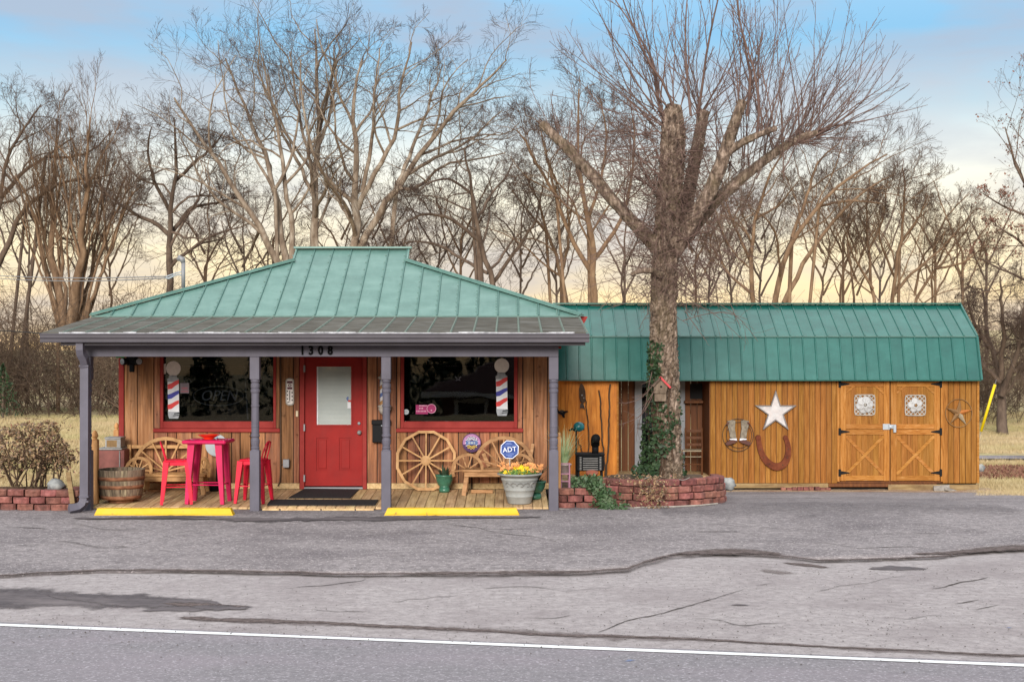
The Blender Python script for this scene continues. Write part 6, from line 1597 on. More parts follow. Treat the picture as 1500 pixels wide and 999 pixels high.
for k in range(17):
    t = k / 16; ex = 8 + 215 * t; ey = 200 + 90 * abs(t - .5) * 1.6 + rr_.uniform(-25, 25)
    bx_ = 85 + 40 * t
    fan.append(([(bx_, 480), (bx_ + (ex - bx_) * .15, 430), (bx_ + (ex - bx_) * .42 + rr_.uniform(-8, 8), 360), (bx_ + (ex - bx_) * .75 + rr_.uniform(-8, 8), 275), (ex, ey)], rr_.uniform(3, 6.5), 1.1))
fan[8] = ([(103, 490), (108, 440), (118, 400), (122, 330), (128, 250), (132, 150)], 15, 1.4)
fan[6] = ([(96, 490), (90, 440), (78, 390), (74, 320), (80, 240), (84, 160)], 12, 1.3)
tree('coppiced_tree', 'many stemmed tan tree fanning up behind the porch gutter corner', 49, fan, m_barkt, m_twigt, 115, n=(6, 5, 4, 4), up=.25, gn=.12, ang=(15, 45), depth=1.5, base=tuple(P(103, 490, 49)))
tree('gnarled_tree', 'dark rugged tree with level boughs near the roof mast', 48, [
    ([(249, 520), (248, 430), (250, 355), (246, 310), (256, 255), (262, 190), (255, 150)], 9.5, 1.6), ([(248, 335), (222, 312), (195, 302), (160, 275), (140, 250)], 6, 1.4), ([(252, 330), (280, 290), (315, 285), (350, 275)], 5.5, 1.4), ([(250, 300), (225, 250), (215, 205), (222, 165)], 5, 1.3), ([(257, 250), (290, 215), (310, 200), (330, 170)], 4.5, 1.3), ([(249, 380), (290, 350), (330, 340)], 4, 1.2)],
    m_barkd, m_twig, 116, n=(8, 6, 6, 5), gn=.28, up=.03, depth=1.6, ang=(32, 78))
# fillers further back, copied from two of the above with their own place and turn
def filler(px, Y, top, seed, w, lab, m1=m_barkt, m2=m_twigt, nst=4):
    r_ = random.Random(seed); st = [([(px, 505), (px + r_.uniform(-6, 6), 420), (px + r_.uniform(-14, 14), (420 + top) / 2), (px + r_.uniform(-20, 20), top)], 3.4, .9)]
    for k in range(nst):
        s_ = -1 if k % 2 else 1; b0 = 430 - k * 22
        st.append(([(px, b0), (px + s_ * w * .3, b0 - 40), (px + s_ * w * r_.uniform(.5, 1), b0 - r_.uniform(70, 130))], 2.8, .9))
    return tree('slender_tree', lab, Y, st, m1, m2, seed, n=(6, 5, 4, 3), up=.12, gn=.2, depth=2.0)
filler(300, 58, 215, 301, 60, 'faint far tree showing between the dark rugged tree and the sycamore')
filler(355, 56, 260, 302, 60, 'far tan tree low over the slope of the porch roof', m_barkd, m_twig)
filler(640, 57, 235, 303, 70, 'far twiggy tree seen through the broad sycamore limbs', m_barkd, m_twig)
filler(765, 55, 225, 304, 60, 'far thin tree between the arching tree and the shed ridge', m_barkd, m_twig)
filler(915, 54, 200, 305, 60, 'far twiggy tree close against the big pollarded trunk', m_barkd, m_twig)
filler(1040, 55, 265, 306, 60, 'far dense tree on the other side of the big pollarded trunk', m_barkd, m_twig, 6)
filler(1070, 50, 300, 307, 50, 'low dark tree behind the ridge right of the big trunk', m_barkd, m_twig, 6)
filler(1205, 56, 285, 308, 60, 'far tan tree behind the leaning brown tree')
filler(1255, 53, 270, 309, 50, 'far upright tree between leaning tree and slender row')
filler(1410, 58, 330, 310, 60, 'far low tree behind the sapling at the roof end')
filler(160, 55, 200, 311, 60, 'far thin tree seen through the many stemmed tree')
filler(40, 56, 230, 312, 60, 'far thin tree behind the long reaching limbs', m_barkd, m_twig)
filler(575, 58, 300, 313, 60, 'far low tree just above the roof ridge end')
filler(1445, 60, 420, 314, 60, 'far faint shrub tree beyond the lone field tree', m_barkd, m_twig)

for k_, (px_, Y_, top_, lab_) in enumerate([(500, 60, 300, 'low far tree between the trunks of the straight and the broad sycamore'), (545, 54, 330, 'low far tree at the foot of the broad sycamore over the ridge'),
        (675, 56, 290, 'low far tree over the sloping hip left of the arching dark tree'), (815, 58, 300, 'low far tree behind the slim forked tree at the hip end'),
        (1015, 52, 320, 'low far tree against the fork of the big pollarded tree'), (1115, 58, 300, 'low far tree at the base of the leaning tan tree'),
        (1235, 60, 320, 'low far tree above the flower medallions of the shed doors'), (1290, 57, 330, 'low far tree between the two slender upright tan trees'),
        (1370, 60, 350, 'low far tree above the ring star end of the shed roof'), (120, 60, 260, 'far thin tree in the middle of the many stemmed tree'), (400, 57, 330, 'low far tree at the foot of the outward leaning sycamore')]):
    filler(px_, Y_, top_, 330 + k_, 62, lab_, m_barkd if k_ % 2 else m_barkt, m_twig, 5)
# brush thicket: one brown tangle along the field edge
r = np.random.RandomState(77)
def brush(n, xr, yr, hr, K=6, lean=.5):
    x = r.uniform(*xr, n); y = r.uniform(*yr, n); h = r.uniform(*hr, n) * (.5 + .5 * r.rand(n))
    out = np.zeros((n, K, 3)); out[:, 0] = np.stack([x, y, np.array([gz(a, b) - .05 for a, b in zip(x, y)])], 1)
    d = norm(np.stack([r.normal(0, lean, n), r.normal(0, lean, n), np.ones(n)], 1))
    for k in range(1, K):
        d = norm(d + r.normal(size=(n, 3)) * .22 + np.array([0, 0, .12 - .30 * k / K])); out[:, k] = out[:, k - 1] + d * (h / (K - 1))[:, None]
    R_ = np.maximum(.005, (h * .004)[:, None] * np.linspace(1, .4, K)[None])
    ch, rc = offspring(out, R_, 7, .2, 1, (.25, .5), 3, (30, 75), .05, .25, r, .6, .5); rc = np.maximum(.0055, rc)
    c2, r2 = offspring(ch, rc, 4, .1, 1, (.35, .8), 2, (30, 75), .0, .25, r, .7, .6); r2 = np.maximum(.0045, r2)
    return [vtubes(out, R_, 3), vtubes(ch, rc, 3), vtubes(c2, r2, 3)]
m_brush = mat('bramble', [(0.050, 0.031, 0.022), (0.10, 0.066, 0.044), (0.155, 0.10, 0.066)], sc=(.6, .6, .6), rough=.95, bump=0)
bp_ = brush(900, (-27, -9), (44.6, 54), (2.5, 6.4)) + brush(420, (-9, 13), (46, 55), (3.0, 6.8)) + brush(300, (-6, 12), (44, 52), (2.2, 4.2)) + brush(430, (15, 40), (52, 66), (2.0, 5.6)) + brush(280, (11, 17.5), (47, 54), (1.5, 4.6))
tag(amesh('brush_thicket', *join(bp_), m_brush), kind='stuff')
# a far wood behind everything, seen only through the tangle
fw = brush(330, (-48, -14), (62, 74), (3, 6.0)) + brush(220, (20, 60), (76, 90), (4, 8))
tag(amesh('far_woodland', *join(fw), m_brush), kind='stuff')
cn = thing('evergreen_sapling', 'small green conifer sapling in the edge of the brush thicket', 'tree', P(4, 611, 43.5), 0)
MB().tube([P(4, 612, 43.5), P(4, 540, 43.5)], [.04, .01], 6).build('trunk', m_barkd, cn)
cc_ = []
for k in range(500):
    t = random.random(); rad2 = .75 * (1 - t) * math.sqrt(random.random()); a = random.uniform(0, 2 * PI); p0 = P(4, 608, 43.5)
    cc_.append((p0.x + rad2 * math.cos(a), p0.y + rad2 * math.sin(a), p0.z + 1.6 * t))
V, Fq = leaf_cards(cc_, .06, 5, aspect=.3); amesh('foliage', V, Fq, m_ivy, cn)

# ------------------------------------------------------------------ the big pollarded tree
YH = 21.75
hero = thing('pollarded_tree', 'big shaggy barked pollarded tree with cut limbs and long whip shoots', 'tree', (WX(975, YH), YH, soil_z(WX(975, YH), YH) - .1))
def bark_tube(pts, seed, n=26, m=None, rough=.09, cut=True):
    """pts: (px, py, radius px [, dy])"""
    r_ = np.random.RandomState(seed)
    P3 = np.array([tuple(P(p[0], p[1], YH + (p[3] if len(p) > 3 else 0))) for p in pts]); Rr = np.array([p[2] for p in pts]) * YH / F * (1.0 if n > 40 else .82)
    d = np.linalg.norm(np.diff(P3, axis=0), axis=1).sum(); K = max(6, int(d / .03))
    q, rr = resample(P3, Rr, K)
    T = norm(np.gradient(q, axis=0)); ref = np.array([0, 1.0, .02]); u = norm(ref[None] - (T @ ref)[:, None] * T); v = np.cross(T, u)
    a = np.arange(n) * 2 * PI / n
    ph = r_.uniform(0, 6, 8); s_ = np.arange(K)[:, None] * .03
    ridge = .5 * np.sin(a[None] * 6 + ph[0] + 1.2 * np.sin(s_ * 2.2 + ph[1])) + .5 * np.sin(a[None] * 9 + ph[2] + 1.5 * np.sin(s_ * 3.1 + ph[3])) + .7 * np.sin(a[None] * 2 + ph[4] + s_ * .9)
    nz = r_.uniform(-1, 1, (K, n))
    rad3 = rr[:, None] * (1 + rough * (.55 * ridge + .75 * nz))
    V = q[:, None, :] + (u[:, None] * np.cos(a)[None, :, None] + v[:, None] * np.sin(a)[None, :, None]) * rad3[:, :, None]
    idx = np.arange(K - 1)[:, None] * n; k = np.arange(n)[None]; k2 = (k + 1) % n
    Fq = np.stack([idx + k, idx + k2, idx + n + k2, idx + n + k], -1).reshape(-1, 4)
    V = V.reshape(-1, 3)
    # end cap as small quads fan
    c = len(V); V = np.concatenate([V, q[-1:] + T[-1:] * .02]); b = (K - 1) * n
    cap = np.stack([b + np.arange(n), b + (np.arange(n) + 1) % n, np.full(n, c), np.full(n, c)], 1)
    tri = cap[:, :3]
    return V, Fq, tri, q, rr
def bark_obj(name, pts, seed, n=26, rough=.09):
    V, Fq, tri, q, rr = bark_tube(pts, seed, n, None, rough)
    me = bpy.data.meshes.new(name); inv = np.array(wm(hero).inverted()); Vl = V @ inv[:3, :3].T + inv[:3, 3]
    me.from_pydata(Vl.tolist(), [], [tuple(f) for f in Fq.tolist()] + [tuple(f) for f in tri.tolist()])
    me.materials.append(m_hbark); me.update()
    o = bpy.data.objects.new(name, me); C.objects.link(o); o.parent = hero; WORLD[o] = wm(hero)
    return q, rr
bark_obj('trunk', [(976, 720, 28), (976, 700, 24), (977, 670, 21.5), (977, 640, 21), (976, 590, 20.5), (973, 540, 20.5), (972, 500, 20), (972, 450, 18.5), (973, 400, 18.5), (976, 350, 17.5), (980, 300, 17), (984, 250, 17), (986, 200, 17), (985, 172, 15), (988, 154, 10)], 1, 56, .13)
lA = bark_obj('limb', [(965, 365, 14), (945, 345, 12.5), (920, 318, 11), (890, 285, 10), (862, 252, 9.5), (835, 222, 9), (812, 200, 8), (793, 181, 7)], 2, 18)
lB = bark_obj('limb', [(985, 372, 15), (1012, 325, 13.5, -.1), (1038, 285, 12.5, -.2), (1055, 245, 12, -.3), (1068, 205, 10.5, -.35), (1080, 170, 9.5, -.4), (1088, 148, 8.5, -.4)], 3, 18)
lC = bark_obj('limb', [(990, 365, 13), (1022, 325, 12, .1), (1052, 290, 10.5, .2), (1086, 262, 9.5, .3), (1120, 235, 8.5, .35), (1150, 214, 7.5, .4), (1176, 200, 6.5, .4), (1197, 195, 6, .4)], 4, 16)
lD = bark_obj('limb', [(990, 345, 13), (1006, 300, 12, .3), (1014, 255, 11.5, .4), (1022, 215, 11, .45), (1031, 163, 10, .5)], 5, 16)
lE = bark_obj('limb', [(1055, 232, 8, -.3), (1082, 212, 7, -.4), (1110, 198, 6, -.5), (1137, 188, 5, -.5)], 6, 12)
lF = bark_obj('limb', [(968, 405, 6, -.2), (955, 396, 5.5, -.3), (938, 397, 4.5, -.35), (925, 402, 4, -.4)], 7, 10)
r = np.random.RandomState(5)
shoots = []
def whip(px, py, ang_deg, L, r0, dy=0, curve=0.25):
    """a long straight young shoot; angle from vertical, + to the right; L in pixels"""
    a = math.radians(ang_deg); p = np.array(P(px, py, YH + dy)); K = 9
    d = np.array([math.sin(a), r.normal(0, .28), math.cos(a)]); d /= np.linalg.norm(d); st = L * YH / F / (K - 1); out = [p]
    for k in range(1, K):
        d = d + np.array([0, 0, curve / K * 1.6]) + r.normal(size=3) * .095; d /= np.linalg.norm(d); out.append(out[-1] + d * st)
    shoots.append((np.array(out), np.linspace(r0 * .72, max(.32, r0 * .17), K) * YH / F))
for k in range(20): whip(r.uniform(958, 1002), r.uniform(150, 190), r.uniform(-62, 30), r.uniform(120, 240), r.uniform(.9, 2.0))
for px, a in ((968, -6), (990, -12), (1012, 2), (1022, 6)): whip(px, 170, a, 240, 3.2, 0, .1)
for k in range(14): whip(r.uniform(1018, 1036), r.uniform(165, 190), r.uniform(-30, 45), r.uniform(110, 220), r.uniform(.9, 1.8), .5)
for k in range(11): whip(r.uniform(1074, 1094), r.uniform(148, 175), r.uniform(-35, 40), r.uniform(110, 200), r.uniform(.9, 1.8), -.4)
whip(1094, 170, 3, 230, 3.4, -.4, .1); whip(1108, 200, 18, 260, 2.6, -.5, .1)
for k in range(38):
    px_ = 1200 - 125 * r.rand() ** 1.2; whip(px_, 195 + (1200 - px_) * .47 + r.uniform(-3, 3), np.interp(px_, [1075, 1200], [-8, 48]) + r.normal(0, 20), r.uniform(90, 225), r.uniform(.8, 1.9), .4, r.uniform(.1, .5))
for k in range(6): whip(r.uniform(1160, 1200), r.uniform(195, 212), r.uniform(45, 88), r.uniform(170, 235), r.uniform(1.4, 2.2), .4, .30)
for k in range(16): whip(r.uniform(1045, 1150), 262 - (k % 5) * 9, r.uniform(-35, 60), r.uniform(90, 190), r.uniform(.8, 1.6), .3)
for k in range(9): whip(r.uniform(1100, 1138), r.uniform(187, 200), r.uniform(-20, 65), r.uniform(120, 230), r.uniform(.9, 1.8), -.5)
for k in range(14): whip(r.uniform(955, 975), r.uniform(165, 330), r.uniform(-80, -25), r.uniform(100, 200), r.uniform(.9, 1.8), -.1, .3)
for k in range(14): whip(r.uniform(800, 950), 190 + r.uniform(0, 20), r.uniform(-40, 40), r.uniform(40, 90), r.uniform(.6, 1.0), 0, .3) if False else whip(*(lambda t: (793 + t * 160, 181 + t * 175))(r.rand()), r.uniform(-50, 30), r.uniform(50, 130), r.uniform(.7, 1.3))
for k in range(10): whip(r.uniform(1120, 1200), 205 + r.uniform(-8, 10), r.uniform(85, 115), r.uniform(60, 130), r.uniform(.7, 1.2), .4, .05)
for k in range(90):            # arching dead stems round the head of the trunk
    py_ = r.uniform(160, 420); sd_ = -1 if r.rand() < .6 else 1
    whip(977 + sd_ * 14, py_, sd_ * r.uniform(50, 105), r.uniform(50, 170), r.uniform(.5, 1.0), r.uniform(-.25, .1), r.uniform(-.5, .35))
Pn = np.stack([s_[0] for s_ in shoots]); Rn = np.stack([s_[1] for s_ in shoots])
sub1, rs1 = offspring(Pn, Rn, 9, .15, .98, (.12, .40), 5, (14, 42), .10, .09, r, .6, .5); rs1 = np.maximum(.0024, rs1)
sub2, rs2 = offspring(sub1, rs1, 2, .2, .9, (.2, .45), 3, (20, 45), .08, .06, r, .7, .6); rs2 = np.maximum(.0019, rs2)
amesh('crown', *join([vtubes(Pn, Rn, 6), vtubes(sub1, rs1, 3), vtubes(sub2, rs2, 3)]), m_shoot, hero)
m = MB()
for k in range(22):             # ragged broken wood round the top of the trunk
    a = r.uniform(0, 2 * PI); rr2 = r.uniform(.05, .15); bx_, by_ = WX(987, YH) + rr2 * math.cos(a), YH + rr2 * math.sin(a); z0 = WZ(r.uniform(168, 215), YH); h_ = r.uniform(.12, .34)
    m.bar((bx_, by_, z0), (bx_ + r.uniform(-.03, .03), by_, z0 + h_), .06, .04, (0, 1, 0), .008, .008)
tag(m.build('splinter', m_hbark, hero), kind='stuff')
# dead vine tangle around the fork
nv_ = 900; q0 = np.zeros((nv_, 6, 3)); t = r.rand(nv_)
cx_ = np.where(r.rand(nv_) < .65, r.normal(978, 22, nv_), r.normal(1010, 40, nv_)); cy_ = r.uniform(190, 440, nv_)
q0[:, 0] = np.stack([(cx_ - CX) * YH / F, YH + r.uniform(-.35, .3, nv_), CZ - (cy_ - CY) * YH / F], 1)
d = norm(r.normal(size=(nv_, 3)) * np.array([1, .6, 1.1]))
for k in range(1, 6):
    d = norm(d + r.normal(size=(nv_, 3)) * .5 + np.array([0, 0, -.06])); q0[:, k] = q0[:, k - 1] + d * r.uniform(.06, .16, nv_)[:, None]
rv = np.tile(np.linspace(.007, .0028, 6), (nv_, 1)) * r.uniform(.5, 1.1, (nv_, 1))
c1, rc1 = offspring(q0, rv, 3, .2, 1, (.3, .6), 3, (25, 70), 0, .25, r, .6, .5); rc1 = np.maximum(.002, rc1)
vn = thing('dead_vine', 'brown tangle of dead vine wrapped round the pollarded trunk fork', 'vine', (WX(980, YH), YH, WZ(440, YH)))
amesh('stem', *join([vtubes(q0, rv, 4), vtubes(c1, rc1, 3)]), m_shoot, vn)
# thin branches hanging before the shed roof and arching from the trunk
hang = []
for pts in ([(1000, 440), (1030, 448), (1060, 470), (1085, 495)], [(1000, 430), (1050, 440), (1090, 470), (1110, 500)], [(1003, 455), (1020, 480), (1035, 500)], [(1070, 445), (1080, 470), (1085, 480)], [(945, 430), (915, 445), (880, 455)],
            [(958, 562), (940, 585), (915, 592), (905, 590)], [(957, 575), (945, 605), (925, 618), (905, 622)], [(955, 545), (948, 575), (945, 600)], [(960, 570), (940, 600), (932, 640)], [(1000, 470), (1030, 460), (1060, 455), (1095, 468)]):
    hang.append(resample(np.array([tuple(P(a, b, YH - .35)) for a, b in pts]), np.linspace(.006, .003, len(pts)), 8))
hp_ = np.stack([h[0] for h in hang]); hr_ = np.stack([h[1] for h in hang])
hc, hcr = offspring(hp_, hr_, 6, .2, 1, (.2, .5), 4, (20, 60), -.02, .2, r, .6, .5); hcr = np.maximum(.0022, hcr)
tag(amesh('hanging_twig', *join([vtubes(hp_, hr_, 4), vtubes(hc, hcr, 3)]), m_shoot, hero), kind='stuff')
# ivy on the trunk and over the blocks
ivy = thing('ivy', 'dark green ivy climbing the lower trunk of the pollarded tree', 'ivy', (WX(960, YH), YH - .3, soil_z(WX(960, YH), YH - .3)))
pts = []; nb = []
for k in range(1500):
    py = r.uniform(500, 705)
    dens = np.interp(py, [500, 540, 560, 600, 640, 660, 700], [.3, .75, .3, .5, 1.0, 1.0, 1.0])
    if r.rand() > dens: continue
    rc_ = np.interp(py, [500, 600, 650, 700], [21, 22, 24, 30])
    lo_, hi_ = np.interp(py, [500, 560, 600, 640, 700], [-1.6, -1.7, -1.7, -1.7, -1.6]), np.interp(py, [500, 545, 570, 600, 625, 650, 670, 700], [.0, -.3, -.5, .3, 1.3, .6, -.1, -.5])
    if r.rand() < .12 and py > 560: a = r.uniform(1.1, 1.7)
    else: a = r.uniform(lo_, hi_)
    rr2 = rc_ * r.uniform(1.0, 1.28 if py > 600 else 1.15) * YH / F
    cx_ = WX(975 - (6 if py > 620 else 3), YH)
    pts.append((cx_ + rr2 * math.sin(a), YH - rr2 * math.cos(a), WZ(py, YH))); nb.append((math.sin(a), -math.cos(a), .25))
for k in range(150):
    px, py = r.uniform(925, 965), r.uniform(682, 708); pts.append(tuple(P(px, py, YH - .45 + r.uniform(-.2, .2)))); nb.append((0, -.8, .6))
V, Fq = leaf_cards(pts, .036, 8, np.array(nb)); amesh('foliage', V, Fq, m_ivy, ivy)
st_ = []
for k in range(9):
    a = r.uniform(-1.5, .3); st_.append(resample(np.array([(WX(973, YH) + .25 * math.sin(a + .25 * math.sin(j)), YH - .25 * math.cos(a + .25 * math.sin(j)), WZ(705 - j * 22, YH)) for j in range(8)]), np.linspace(.012, .005, 8), 10))
amesh('stem', *vtubes(np.stack([s_[0] for s_ in st_]), np.stack([s_[1] for s_ in st_]), 5), m_stick, ivy)
iv2 = thing('ivy', 'trailing variegated ivy spilling over the front of the block planter', 'ivy', P(880, 735, 19.6))
pts = []; nb = []
for k in range(900):
    u_ = r.rand()
    if u_ < .6:
        t = r.rand(); px = 868 + 26 * t + r.normal(0, 7 + 3 * t); py = 702 + 44 * t + r.normal(0, 4); yy = 19.55 + .12 * (1 - t) + r.uniform(-.06, .04)
        if px < 845 or py > 747: continue
    elif u_ < .9: px = r.uniform(838, 878); py = r.uniform(698, 718); yy = r.uniform(19.75, 20.3)
    else: px = r.uniform(885, 922); py = r.uniform(738, 748); yy = r.uniform(19.4, 19.55)
    pts.append(tuple(P(px, py, yy))); nb.append((0, -.8, .5))
m_ivy2 = mat('variegated_ivy_leaf', [(0.016, 0.036, 0.012), (0.042, 0.078, 0.03), (0.15, 0.19, 0.11)], sc=(11, 11, 11), rough=.5, spec=.25, bump=0)
V, Fq = leaf_cards(pts, .031, 9, np.array(nb)); amesh('foliage', V, Fq, m_ivy2, iv2)
# dry weeds hanging over the wall and on the bed
wd = thing('dry_weeds', 'brown dry weeds growing through the middle of the curved planter wall', 'weeds', P(960, 735, 19.65))
pts = []
for k in range(500):
    u_ = r.rand(); px = r.normal(955, 13) if u_ < .7 else r.uniform(890, 990); py = r.uniform(700, 746) if u_ < .7 else r.uniform(695, 708); yy = 19.6 + (r.uniform(-.05, .05) if u_ < .7 else r.uniform(.2, .8))
    pts.append(tuple(P(px, py, yy)))
V, Fq = leaf_cards(pts, .028, 10, None, .4); amesh('foliage', V, Fq, m_bush, wd)
twg = np.array([[tuple(P(900 + 9 * k + r.normal(0, 6), 704 + r.normal(0, 3), 20.1 + r.uniform(-.2, .3))) for _ in range(1)][0] for k in range(12)])
tp_ = np.stack([np.stack([p_ + np.array([j * .05 * s_, 0, .03 * math.sin(j + k)]) for j in range(4)]) for k, (p_, s_) in enumerate(zip(twg, r.choice([-1, 1], 12)))])
amesh('stem', *vtubes(tp_, np.full((12, 4), .006), 4), m_debris, wd)

# ------------------------------------------------------------------ birdhouse
yb3 = YH - .34
bh = thing('birdhouse', 'little wooden birdhouse with a red roof slope on the trunk', 'birdhouse', P(966, 590, yb3))
q4 = lambda a, b: (WX(a, yb3), WZ(b, yb3))
MB().prism([q4(958, 573), q4(977, 573), q4(978, 565), q4(968, 555), q4(958, 566)], yb3, yb3 + .13).build('body', m_bhouse, bh)
a, b = Vector((WX(967, yb3), yb3 + .05, WZ(552.5, yb3))), Vector((WX(982, yb3), yb3 + .05, WZ(568, yb3)))
MB().bar(a, b, .028, .2, (0, 1, 0)).build('roof_slope', m_bred, bh)
MB().bar(Vector((WX(968, yb3), yb3 + .05, WZ(553, yb3))), Vector((WX(956, yb3), yb3 + .05, WZ(566, yb3))), .02, .2, (0, 1, 0)).build('roof_slope', m_barkd, bh)
MB().lathe(Vector((WX(968.5, yb3), yb3 + .002, WZ(566.5, yb3))), [(.018, .0), (.018, .004), (.001, .0045)], 12, Mr).build('hole', m_black, bh)
MB().cbox(WX(958, yb3), WX(976, yb3), yb3 - .02, yb3 + .12, WZ(576, yb3), WZ(573.3, yb3), .004).build('ledge', m_bhouse, bh)
MB().cbox(WX(959, yb3), WX(976, yb3), yb3 + .005, yb3 + .12, WZ(588, yb3), WZ(576.2, yb3), .006).build('lower_box', m_bhouse, bh)

# ------------------------------------------------------------------ bush
YBu = 20.1
bu = thing('nandina_bush', 'reddish brown leafy bush growing in the low block planter', 'bush', P(40, 712, YBu))
stm = []
for k in range(26):
    x0_ = r.uniform(15, 75); ex, ey = x0_ + r.normal(0, 22), r.uniform(625, 680)
    stm.append(resample(np.array([tuple(P(x0_, 712, YBu + r.uniform(-.2, .2))), tuple(P((x0_ + ex) / 2 + r.normal(0, 4), (712 + ey) / 2, YBu + r.uniform(-.3, .3))), tuple(P(ex, ey, YBu + r.uniform(-.4, .4)))]), np.array([.011, .008, .004]), 8))
for (a, b, c_) in ((78, 80, 84), (85, 92, 101), (88, 82, 78)): stm.append(resample(np.array([tuple(P(a, 708, YBu)), tuple(P(b, 680, YBu)), tuple(P(c_, 660, YBu))]), np.array([.014, .01, .004]), 8))
bs, bsr = np.stack([s_[0] for s_ in stm]), np.stack([s_[1] for s_ in stm])
bc_, bcr = offspring(bs, bsr, 9, .3, 1, (.25, .5), 4, (25, 65), .1, .15, r, .6, .5); bcr = np.maximum(.002, bcr)
amesh('stem', *join([vtubes(bs, bsr, 5), vtubes(bc_, bcr, 3)]), m_stick, bu)
cl = []
blobs = [(20, 655, 32, 26), (55, 648, 30, 24), (78, 658, 20, 22), (5, 650, 28, 26), (38, 632, 24, 13), (70, 628, 16, 12), (30, 678, 34, 12), (-15, 660, 30, 28)]
for k in range(2500):
    bx_, by_, rx_, ry_ = blobs[r.randint(len(blobs))]; a = r.uniform(0, 2 * PI); q_ = math.sqrt(r.rand()) ** .6
    px, py = bx_ + rx_ * q_ * math.cos(a), by_ + ry_ * q_ * math.sin(a)
    if r.rand() < .35 * math.sin(px * .35) * math.sin(py * .4 + px * .1) + .15: continue
    cl.append(tuple(P(px, py, YBu + r.normal(0, .22))))
for k in range(240): cl.append(tuple(P(r.normal(97, 9), r.normal(672, 9), YBu + r.normal(0, .12))))
ends = bc_[:, -1]; cl += [tuple(e + r.normal(size=3) * .03) for e in ends for _ in range(3)]
V, Fq = leaf_cards(cl, .034, 12, None, .45); amesh('foliage', V, Fq, m_bush, bu)

# ------------------------------------------------------------------ things in front of the shed
# grass plant in a pot on a pink stand
yq = 20.0
pg = thing('potted_grass', 'pale green fountain grass in a pot on the pink stand', 'plant', P(827, 683, yq))
zb_ = WZ(694, yq)
MB().lathe((WX(827, yq), yq + .1, zb_), [(.07, 0), (.095, .12), (.105, .12), (.105, .135), (.08, .135), (.001, .12)], 16).build('pot', m_palepot, pg, True)
m = MB()
for k in range(150):
    a = r.uniform(0, 2 * PI); L = r.uniform(.35, .62); lean = r.uniform(.05, .55); d = np.array([math.cos(a) * lean, math.sin(a) * lean, 1]); d /= np.linalg.norm(d)
    p0 = np.array([WX(827, yq) + math.cos(a) * .03, yq + .1 + math.sin(a) * .03, zb_ + .12]); sd2 = np.array([-math.sin(a), math.cos(a), 0]); w_ = .0045
    pts_ = [p0]; 
    for j in range(4): d = d + np.array([math.cos(a) * .14, math.sin(a) * .14, -.10 * j]) * lean * 1.6; d /= np.linalg.norm(d); pts_.append(pts_[-1] + d * L / 4)
    vs = []
    for j, p_ in enumerate(pts_): ww_ = w_ * (1 - j / 4.6); vs += [p_ - sd2 * ww_, p_ + sd2 * ww_]
    m.add(vs, [(2 * j, 2 * j + 1, 2 * j + 3, 2 * j + 2) for j in range(4)])
m.build('foliage', m_spider, pg)
ps = thing('plant_stand', 'dusty pink metal plant stand behind the end of the block planter', 'plant stand', P(829, 716, yq))
m = MB()
for px, dy in ((820.5, 0), (834.5, 0), (822, .24), (833, .24)): m.tube([P(px, 715, yq + dy), P(px + (.5 if px < 825 else -.5), 678, yq + dy)], .011, 6)
for py in (679, 694, 705): m.tube([P(820.5, py, yq), P(834.5, py, yq), P(833, py, yq + .24), P(822, py, yq + .24)], .009, 6, closed=True)
m.build('frame', m_pinkm, ps)
MB().cbox(WX(820.5, yq), WX(834.5, yq), yq, yq + .24, WZ(695, yq), WZ(694.2, yq), .002).build('shelf', m_pinkm, ps)
# black grill / stove
ygr = 22.6
gr = thing('barrel_grill', 'black steel box stove with a short flue in the planter bed', 'stove', P(865, 692, ygr))
x0, x1 = WX(845, ygr), WX(885, ygr)
MB().cbox(x0, x1, ygr, ygr + .35, WZ(690, ygr), WZ(667, ygr), .012).build('body', m_grill, gr)
MB().cbox(x0 - .02, x1 + .01, ygr - .03, ygr + .37, WZ(667, ygr) + .001, WZ(664.5, ygr), .006).build('lid', m_black, gr)
m = MB()
for k in range(9): m.box(x1 - .075, x1 - .045, ygr - .004, ygr - .0005, WZ(687 - 2.2 * k, ygr), WZ(688 - 2.2 * k, ygr))
for k in range(9): m.box(x0 + .045, x0 + .075, ygr - .004, ygr - .0005, WZ(687 - 2.2 * k, ygr), WZ(688 - 2.2 * k, ygr))
for k in range(6): m.box(x0 + .1, x1 - .1, ygr - .004, ygr - .0005, WZ(687 - 3.2 * k, ygr), WZ(688 - 3.2 * k, ygr))
tag(m.build('vent_slot', m_cabg, gr), kind='stuff')
m = MB().tube([P(872, 665, ygr + .15), P(872, 651, ygr + .15)], .055, 14).tube([P(872, 652, ygr + .15), P(872, 645, ygr + .12), P(872.5, 642, ygr + .02), P(873, 642, ygr - .05)], .072, 14); m.build('flue', m_black, gr, True)
for px in (848, 882): MB().cbox(WX(px - 1.5, ygr), WX(px + 1.5, ygr), ygr + .05, ygr + .3, .0, WZ(690, ygr), .004).build('leg', m_black, gr)
# teal lantern on a dark shepherd pole
yl2 = 22.9
tl = thing('garden_lantern', 'teal glazed lantern pot on a thin dark pole beside the stove', 'lantern', P(844, 690, yl2))
MB().tube([P(844, 700, yl2), P(844, 630, yl2)], .014, 6).build('pole', m_black, tl)
MB().ball(P(848, 625, yl2), .085, 14, 9, (1.1, 1, .95)).build('globe', m_teal, tl, True)
MB().tube([P(845, 632, yl2), P(838, 628, yl2), P(834, 631, yl2)], .02, 6).tube([P(851, 619, yl2), P(855, 621, yl2), P(855, 630, yl2)], .012, 6).build('handle', m_grill, tl)
